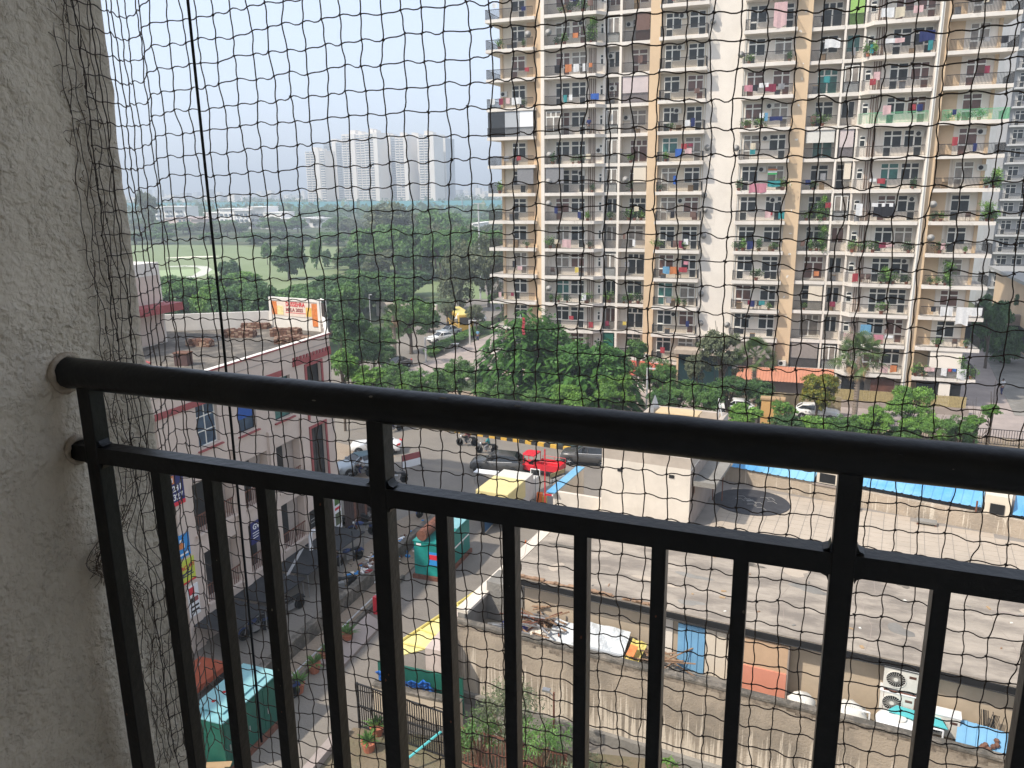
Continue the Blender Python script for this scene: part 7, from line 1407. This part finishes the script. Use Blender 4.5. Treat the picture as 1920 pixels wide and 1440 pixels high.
# ================================================================== our balcony: wall, railing, net
ZC = HC
WX = -1.335
def wallgrid(name, m):
    # rough plaster wall wrapped round its outer corner, really displaced
    rs = np.random.RandomState(3); ny, nz = 150, 330; z0, z1 = ZC-1.55, ZC+1.6
    lenA, lenB = 2.5, .35; us = np.concatenate([np.linspace(0, lenA, ny-20), lenA+np.linspace(.004, lenB, 20)]); vs = np.linspace(z0, z1, nz)
    U, Vv = np.meshgrid(us, vs, indexing='ij')
    def vnoise(fx, fz, seed):
        r = np.random.RandomState(seed); g = r.rand(256, 256); x = U*fx; z = (Vv-z0)*fz; xi = np.floor(x).astype(int); zi = np.floor(z).astype(int); xf = x-xi; zf_ = z-zi; xf = xf*xf*(3-2*xf); zf_ = zf_*zf_*(3-2*zf_)
        G_ = lambda a, c: g[a % 256, c % 256]; return (G_(xi, zi)*(1-xf)+G_(xi+1, zi)*xf)*(1-zf_)+(G_(xi, zi+1)*(1-xf)+G_(xi+1, zi+1)*xf)*zf_
    hgt = (vnoise(3, 3, 1)-.5)*.010+(vnoise(14, 12, 2)-.5)*.007+np.maximum(0, vnoise(38, 32, 4)-.5)*.010
    yc = 1.334; y = np.where(U <= lenA, yc-lenA+U, yc+0*U); x = np.where(U <= lenA, WX, WX-(U-lenA))
    cr = np.exp(-((U-lenA)/.010)**2)*.006
    y = y+np.where(U > lenA, hgt, 0)-cr; x = x+np.where(U <= lenA, hgt, 0)-cr
    V = np.stack([x, y, Vv], 2).reshape(-1, 3); n1, n2 = U.shape; i = np.arange(n1-1)[:, None]*n2+np.arange(n2-1)[None, :]; F = np.stack([i, i+n2, i+n2+1, i+1], 2).reshape(-1, 4)
    return np_mesh(name, V, F[:, ::-1], m, True)
pm = plaster('rough_balcony_plaster', (.72, .63, .51), (.67, .585, .475), (.60, .49, .38), .0, 2.2, .64, (1.6, 1.6, 1.2), 50, strong=.2)
n_ = pm.node_tree; bs = n_.nodes['Principled BSDF']; gg = n_.nodes.new('ShaderNodeNewGeometry')
n1 = n_.nodes.new('ShaderNodeTexNoise'); n1.inputs['Scale'].default_value = 78; n1.inputs['Detail'].default_value = 5; n1.inputs['Roughness'].default_value = .5; n1.inputs['Distortion'].default_value = .25
n2_ = n_.nodes.new('ShaderNodeTexVoronoi'); n2_.feature = 'SMOOTH_F1'; n2_.inputs['Scale'].default_value = 58; n2_.inputs['Smoothness'].default_value = .8
n4 = n_.nodes.new('ShaderNodeTexNoise'); n4.inputs['Scale'].default_value = 9; n4.inputs['Detail'].default_value = 3; r4 = n_.nodes.new('ShaderNodeValToRGB'); r4.color_ramp.elements[0].position = .38; r4.color_ramp.elements[1].position = .62; r4.color_ramp.elements[0].color = (.5, .5, .5, 1)
mv = n_.nodes.new('ShaderNodeVectorMath'); mv.operation = 'MULTIPLY_ADD'; mv.inputs[1].default_value = (.03, .03, .03)
ma = n_.nodes.new('ShaderNodeMath'); ma.operation = 'MULTIPLY_ADD'; ma.inputs[1].default_value = -.45; mm_ = n_.nodes.new('ShaderNodeMath'); mm_.operation = 'MULTIPLY'
bp = n_.nodes.new('ShaderNodeBump'); bp.inputs['Strength'].default_value = 1.0; bp.inputs['Distance'].default_value = .015
for a, c in ((gg.outputs['Position'], n1.inputs['Vector']), (n1.outputs['Color'], mv.inputs[0]), (gg.outputs['Position'], mv.inputs[2]), (mv.outputs[0], n2_.inputs['Vector']), (gg.outputs['Position'], n4.inputs['Vector']), (n4.outputs['Fac'], r4.inputs[0]), (n2_.outputs['Distance'], ma.inputs[0]), (n1.outputs['Fac'], ma.inputs[2]), (ma.outputs[0], mm_.inputs[0]), (r4.outputs[0], mm_.inputs[1]), (mm_.outputs[0], bp.inputs['Height']), (bp.outputs[0], bs.inputs['Normal'])): n_.links.new(a, c)
OB = thing('balcony_side_wall', 'rough grey plastered balcony wall filling the left edge', 'wall', (0, 0, 0)); ob('plaster_face', wallgrid('plaster_face', pm), OB)
b = MB(); b.box(WX-.35, WX-.012, -1.4, 1.318, ZC-1.55, ZC+1.6); b.build('wall_core', pm, OB)
# the rest of the balcony and the building it belongs to (off camera, but they shade it)
im = M('balcony_inner_paint', (.74, .70, .63), .85, .06)
bl = thing('own_apartment_building', 'plain plastered building that the balcony belongs to, behind the viewer', 'building', (0, 0, 0))
for nme, a in (('back_wall', (WX, 4.2, -1.4, -1.2, ZC-1.55, ZC+1.6)), ('floor_slab', (WX-.1, 4.2, -1.4, 1.28, ZC-1.7, ZC-1.55)), ('ceiling_slab', (WX-.35, 4.2, -1.4, 1.30, ZC+1.6, ZC+1.72)), ('far_side_wall', (4.2, 4.5, -1.4, 1.3, ZC-1.55, ZC+1.6)), ('lower_storeys', (WX-.35, 24, -14, 1.2, 0, ZC-1.73)), ('upper_storeys', (WX-.35, 24, -14, 1.2, ZC+1.74, 52)), ('side_mass', (4.52, 24, -14, 1.2, ZC-1.73, ZC+1.74)), ('rear_mass', (WX-.35, 4.5, -14, -1.42, ZC-1.73, ZC+1.74))):
    b = MB(); b.box(*a); b.build(nme, im, bl)
# railing
RY = 1.12
RL = thing('balcony_railing', 'black painted steel balcony railing with round handrail and square bars', 'railing', (0, 0, 0))
zr1 = lambda x: ZC-.337-(x+1.32)*.0142; zr2 = lambda x: ZC-.494-(x+1.32)*.0135
b = MB(); q = random.Random(1); pts = []; rs = []
for k in range(60): x = WX-.02+k*.06; pts.append((x, RY, zr1(x)+q.uniform(-.0006, .0006))); rs.append(.0300*(1+q.uniform(-.012, .012)))
b.tube(pts, rs, 28); b.build('handrail', MT['blackpaint'], RL, True)
def hbar(name, z0f, x0, x1, w=.033, h=.0325):
    b = MB(); n = 12
    for k in range(n):
        a = x0+(x1-x0)*k/n; c = x0+(x1-x0)*(k+1)/n
        P_ = [(a, RY-w/2, z0f(a)-h/2), (c, RY-w/2, z0f(c)-h/2), (c, RY+w/2, z0f(c)-h/2), (a, RY+w/2, z0f(a)-h/2), (a, RY-w/2, z0f(a)+h/2), (c, RY-w/2, z0f(c)+h/2), (c, RY+w/2, z0f(c)+h/2), (a, RY+w/2, z0f(a)+h/2)]
        i = len(b.v); b.v += P_
        for f in ((0, 3, 2, 1), (4, 5, 6, 7), (0, 1, 5, 4), (2, 3, 7, 6)) + (((3, 0, 4, 7),) if k == 0 else ()) + (((1, 2, 6, 5),) if k == n-1 else ()): b.f.append(tuple(i+j for j in f)); b.m.append(None)
    return b.build(name, MT['blackpaint'], RL)
hbar('mid_rail', zr2, WX-.02, 2.1); hbar('bottom_rail', lambda x: ZC-1.47, WX-.02, 2.1)
bx = MB(); bx.box(-.0108, .0108, -.0145, .0145, 0, .98); bm = bx.mesh('baluster', MT['blackpaint'])
for x in (-1.129, -1.008, -.89, -.769, -.534, -.416, -.297, -.176, -.057, .203, .322, .443, .565, .80, .92, 1.04, 1.16, 1.28, 1.52, 1.64, 1.76): o = ob('baluster', bm, RL, (x, RY, ZC-1.48)); m_ = o.modifiers.new('b', 'BEVEL'); m_.width = .0015; m_.segments = 2
for x in (-1.278, -.648, .078, .685, 1.40):
    t = zr1(x)-.012; b = MB(); b.box(-.0155, .0155, -.0175, .0175, ZC-1.48, t); o = b.build('post', MT['blackpaint'], RL, bevel=.002); o.location = (x, RY, 0)
    for (zz, s) in ((zr2(x)+.0185, 1), (zr2(x)-.0185, -1)):
        for sx in (-1, 1): b = MB(); b.prism([(0, 0), (sx*.010, 0), (sx*.003, s*.003), (0, s*.010)], -.012, .012); w_ = b.build('weld', MT['blackpaint'], RL); w_.rotation_euler = (R(90), 0, 0); w_.location = (x+sx*.0168, RY, zz)
# mortar collars where the rails enter the wall
for zf, r in ((zr1(WX), .040), (zr2(WX), .030)):
    b = MB(); q = random.Random(int(r*1000)); b.lathe((0, 0, 0), [(r*.5, -.02), (r*1.0, 0), (r*1.02, .006), (r*.78, .010), (r*.7, .002)], 18, None, 'x'); b.v = [(x*q.uniform(.7, 1.3), y*q.uniform(.9, 1.1), z*q.uniform(.9, 1.1)) for x, y, z in b.v]; o = b.build('mortar_collar', MT['oldwall'], RL, True); o.location = (WX+.001, RY, zf)
q = random.Random(44)
for k in range(24):
    x = q.choice([-1.278, -1.129, -1.008, -.89, -.769, -.648, -.534, -.416, -.297, -.176, -.057, .078, .203]); post = x in (-1.278, -.648, .078); z = ZC-.52-q.uniform(0, .75); r = q.uniform(.0008, .0026); hw = .0155 if post else .0108; hd = .0175 if post else .0145
    b = MB(); b.prism([(r*math.cos(t*.9)*q.uniform(.6, 1.2), r*math.sin(t*.9)*q.uniform(.8, 1.6)) for t in range(7)], 0, .00025); o = b.build('paint_chip', q.choice([MT['oldwalltop'], MT['rust'], MT['rust']]), RL); o.rotation_euler = (R(90), 0, 0); o.location = (x+q.uniform(-.7, .7)*hw, RY-hd-.0001, z)
for k in range(30):
    x = q.uniform(-1.25, .5); b = MB(); r = q.uniform(.0008, .003); b.lathe((0, 0, 0), [(r, 0), (r*.5, .0004), (.0001, .0005)], 6); o = b.build('paint_drip', MT['blackpaint'] if k % 5 else MT['oldwalltop'], RL); t = q.uniform(.1, 2.4); o.location = (x, RY-.0299*math.cos(t), zr1(x)+.0299*math.sin(t)); o.rotation_euler = (R(90)-t, 0, 0); o.scale = (q.uniform(1, 4), 1, 1)
# ---- the net: knotted square mesh, hung on the wall, brought round the corner, then across the opening
CEL = .0422; NYm = 1.385
path = [Vector((WX+.012, 1.245)), Vector((WX+.010, 1.325)), Vector((WX-.006, 1.352)), Vector((WX-.052, 1.435)), Vector((WX-.035, 1.448)), Vector((WX+.03, NYm+.01)), Vector((WX+.2, NYm)), Vector((2.6, NYm))]
segs = [(path[i+1]-path[i]).length for i in range(len(path)-1)]
def along(u):
    if u < 0: return path[0]
    for i, s in enumerate(segs):
        if u <= s: return path[i].lerp(path[i+1], u/s)
        u -= s
    return path[-1]
NC, NR = 88, 66; zb = ZC-1.38
nr = np.random.RandomState(17)
def lf(a, s):                                          # slow variation
    return math.sin(a*.21+s)*.5+math.sin(a*.083+s*2.3)*.8+math.sin(a*.37+s*.7)*.25
K = np.zeros((NC, NR, 3))
for i in range(NC):
    for j in range(NR):
        below = max(0, (ZC-.35-(zb+j*CEL*1.02)))
        p = along(i*CEL*.985+.004*lf(j, 1)+.003*math.sin(i*1.7+j*.9)+(0 if i < 2 else .0022*nr.randn()))
        zz = zb+j*CEL*1.02+.010*lf(i, 2+.01*j)+.0025*nr.randn() - (.034 if i < 3 else .034*max(0, 1-(i-3)/5))
        K[i, j] = (p.x, p.y+(.010*lf(i+j*.5, 3) if i > 7 else 0)+.002*nr.randn(), zz)
V = []; F = []
def strand(P, rad, n=4):
    P = np.asarray(P); T_ = np.gradient(P, axis=0); T_ /= np.linalg.norm(T_, axis=1)[:, None]+1e-9; up = np.array([0, 0, 1.]) if abs(T_[:, 2]).mean() < .7 else np.array([0, 1., 0]); A_ = np.cross(T_, up); A_ /= np.linalg.norm(A_, axis=1)[:, None]; B_ = np.cross(T_, A_)
    i0 = len(V)
    for p_, a_, c_ in zip(P, A_, B_):
        for k in range(n): t = 2*math.pi*k/n+.6; V.append(p_+(a_*math.cos(t)+c_*math.sin(t))*rad)
    for s_ in range(len(P)-1):
        for k in range(n): a0 = i0+s_*n+k; a1 = i0+s_*n+(k+1) % n; F.append((a0, a1, a1+n, a0+n))
TH = .00122
def edge(p, q_, amp, vert):
    d = q_-p; m = [];  s = nr.choice([-1, 1]) if vert else -1
    for t in (0, .18, .38, .62, .82): 
        o_ = p+d*t; bump = math.sin(math.pi*t)*amp*.55+math.sin(2*math.pi*t)*amp*s
        m.append(o_+(np.array([bump, 0, 0]) if vert else np.array([0, 0, -bump])))
    return m
for i in range(NC):
    P = []
    for j in range(NR-1): P += edge(K[i, j], K[i, j+1], .0013*nr.uniform(.2, 1.5), True)
    P.append(K[i, NR-1]); strand(P, TH)
for j in range(NR):
    P = []
    for i in range(NC-1): P += edge(K[i, j], K[i+1, j], .0024*nr.uniform(.3, 1.4), False)
    P.append(K[NC-1, j]); strand(P, TH)
netm = M('brown_nylon_twine', (.052, .034, .024), .55, .3, 60, spec=.4)
NET = thing('safety_net', 'dark knotted bird net stretched across the balcony opening', 'net', (0, 0, 0)); ob('net_mesh', np_mesh('net_mesh', V, F, netm, True), NET)
b = MB(); kt = [(0, 0, 1), (0, 0, -1), (1, 0, 0), (-1, 0, 0), (0, 1, 0), (0, -1, 0)]; kf = ((0, 2, 4), (0, 4, 3), (0, 3, 5), (0, 5, 2), (1, 4, 2), (1, 3, 4), (1, 5, 3), (1, 2, 5)); V2 = []; F2 = []
for i in range(NC):
    for j in range(NR):
        r = .0027*nr.uniform(.8, 1.25); k0 = len(V2); sk = nr.uniform(-.6, .6)
        for a_, b2, c_ in kt: V2.append(K[i, j]+np.array([a_*r*1.15+c_*r*sk, b2*r, c_*r*1.0+a_*r*sk]))
        for f in kf: F2.append(tuple(k0+t for t in f))
ob('knots', np_mesh('knots', V2, F2, netm, True), NET)
# tangled hem threads and curls on the wall
V = []; F = []
for k in range(7):
    P = []; x = WX+.008+.002*k; y0 = 1.205+.013*k; ph = nr.uniform(0, 6)
    for s_ in range(220): z = ZC-1.3+s_*.012; P.append((x+.003*math.sin(s_*.5+ph), y0+.006*math.sin(s_*.23+ph)+.003*math.sin(s_*.9+ph*2)+(-.10*math.exp(-((z-(ZC-.74))/.07)**2) if k < 4 else -.05*math.exp(-((z-(ZC-.72))/.08)**2)), z))
    strand(P, .0008)
for k in range(72):
    z = ZC-1.3+k*.0365+nr.uniform(-.008, .008); y = 1.225+nr.uniform(-.012, .03); r = nr.uniform(.004, .0095); a = nr.uniform(0, 6); P = []
    dy = -.08*math.exp(-((z-(ZC-.74))/.07)**2)
    for s_ in range(13): t = a+s_*.5; P.append((WX+.012+.001*s_, y+dy+r*math.cos(t)+.0012*s_, z+r*math.sin(t)*1.2))
    strand(P, .0007)
for k in range(60):
    z = ZC-1.3+nr.uniform(0, 2.6); P = []; y = 1.21+nr.uniform(-.03, .02); dy = -.08*math.exp(-((z-(ZC-.74))/.07)**2); d = nr.uniform(-1, 1)
    for s_ in range(6): P.append((WX+.008+.0015*s_, y+dy+.006*s_, z+.004*s_*d+.002*math.sin(s_*2+k)))
    strand(P, .0006)
ob('hem_threads', np_mesh('hem_threads', V, F, netm, True), NET)
V = []; F = []
for k in range(420):
    zc_ = ZC-.74+nr.normal(0, .05) if k < 170 else ZC-1.3+nr.uniform(0, 1.0) if k < 320 else ZC-.4+nr.uniform(0, 1.7); w_ = -.085*math.exp(-((zc_-(ZC-.74))/.07)**2); y = 1.215+w_+nr.normal(0, .013); d = nr.normal(0, 1, 3)*np.array([.15, .6, 1]); d /= np.linalg.norm(d); L = nr.uniform(.010, .034)
    strand([(WX+.010+t*.003+.002*nr.rand(), y+d[1]*L*t+.003*math.sin(t*5+k), zc_+d[2]*L*t) for t in (0, .3, .6, 1)], .00065, 3)
ob('dusty_fibres', np_mesh('dusty_fibres', V, F, M('dusty_brown_fibre', (.13, .085, .05), .9, .3, 60), True), NET)
b = MB(); b.tube([(-1.16, 1.36, ZC-1.3), (-1.155, 1.362, ZC-.3), (-1.16, 1.36, ZC+1.4)], .0029, 8); o = b.build('support_cable', M('black_sheathed_cable', (.006, .007, .009), .35, .2), None, True); tag(o, 'black vertical support cable running down behind the railing', 'cable')

# ================================================================== haze over everything
hz = bpy.data.materials.new('haze'); hz.use_nodes = True; hn = hz.node_tree; hn.nodes.clear(); pv = hn.nodes.new('ShaderNodeVolumePrincipled'); ho = hn.nodes.new('ShaderNodeOutputMaterial')
pv.inputs['Color'].default_value = (.82, .91, 1.0, 1); pv.inputs['Density'].default_value = .00076; pv.inputs['Anisotropy'].default_value = .15
hn.links.new(pv.outputs[0], ho.inputs['Volume'])
b = MB(); b.box(-4600, 1900, -600, 4700, -2, 112); o = b.build('haze', hz, None, kind='stuff')

# labels: things that came out alike on one balcony are told apart by their order
from collections import defaultdict
for o in col.objects:
    if o.get('label'): o['label'] = o['label'].replace('left of the blank white wall', 'left of white wall').replace('right of the blank white wall', 'right of white wall').replace('in the narrow recess', 'in recess').replace('left of the bright white edge', 'before white edge').replace('of the left white strip', 'of left white strip').replace('of the left tan strip', 'of left tan strip').replace('of the right tan strip', 'of right tan strip').replace('at the right end of the tower', 'at tower right end').replace('at the left end of the tower', 'at tower left end')
dd = defaultdict(list)
for o in col.objects:
    if o.parent is None and o.get('label') and not o.get('group'): dd[o['label']].append(o)
for lab, L in dd.items():
    if len(L) > 1:
        L.sort(key=lambda o: (round(o.location.x, 2), o.location.y)); N = len(L)
        for k, o in enumerate(L): o['label'] = (('leftmost ', 'second ', 'third ', 'fourth ', 'fifth ', 'sixth ')[min(k, 5)] if k < N-1 or N > 6 else 'rightmost ')+lab
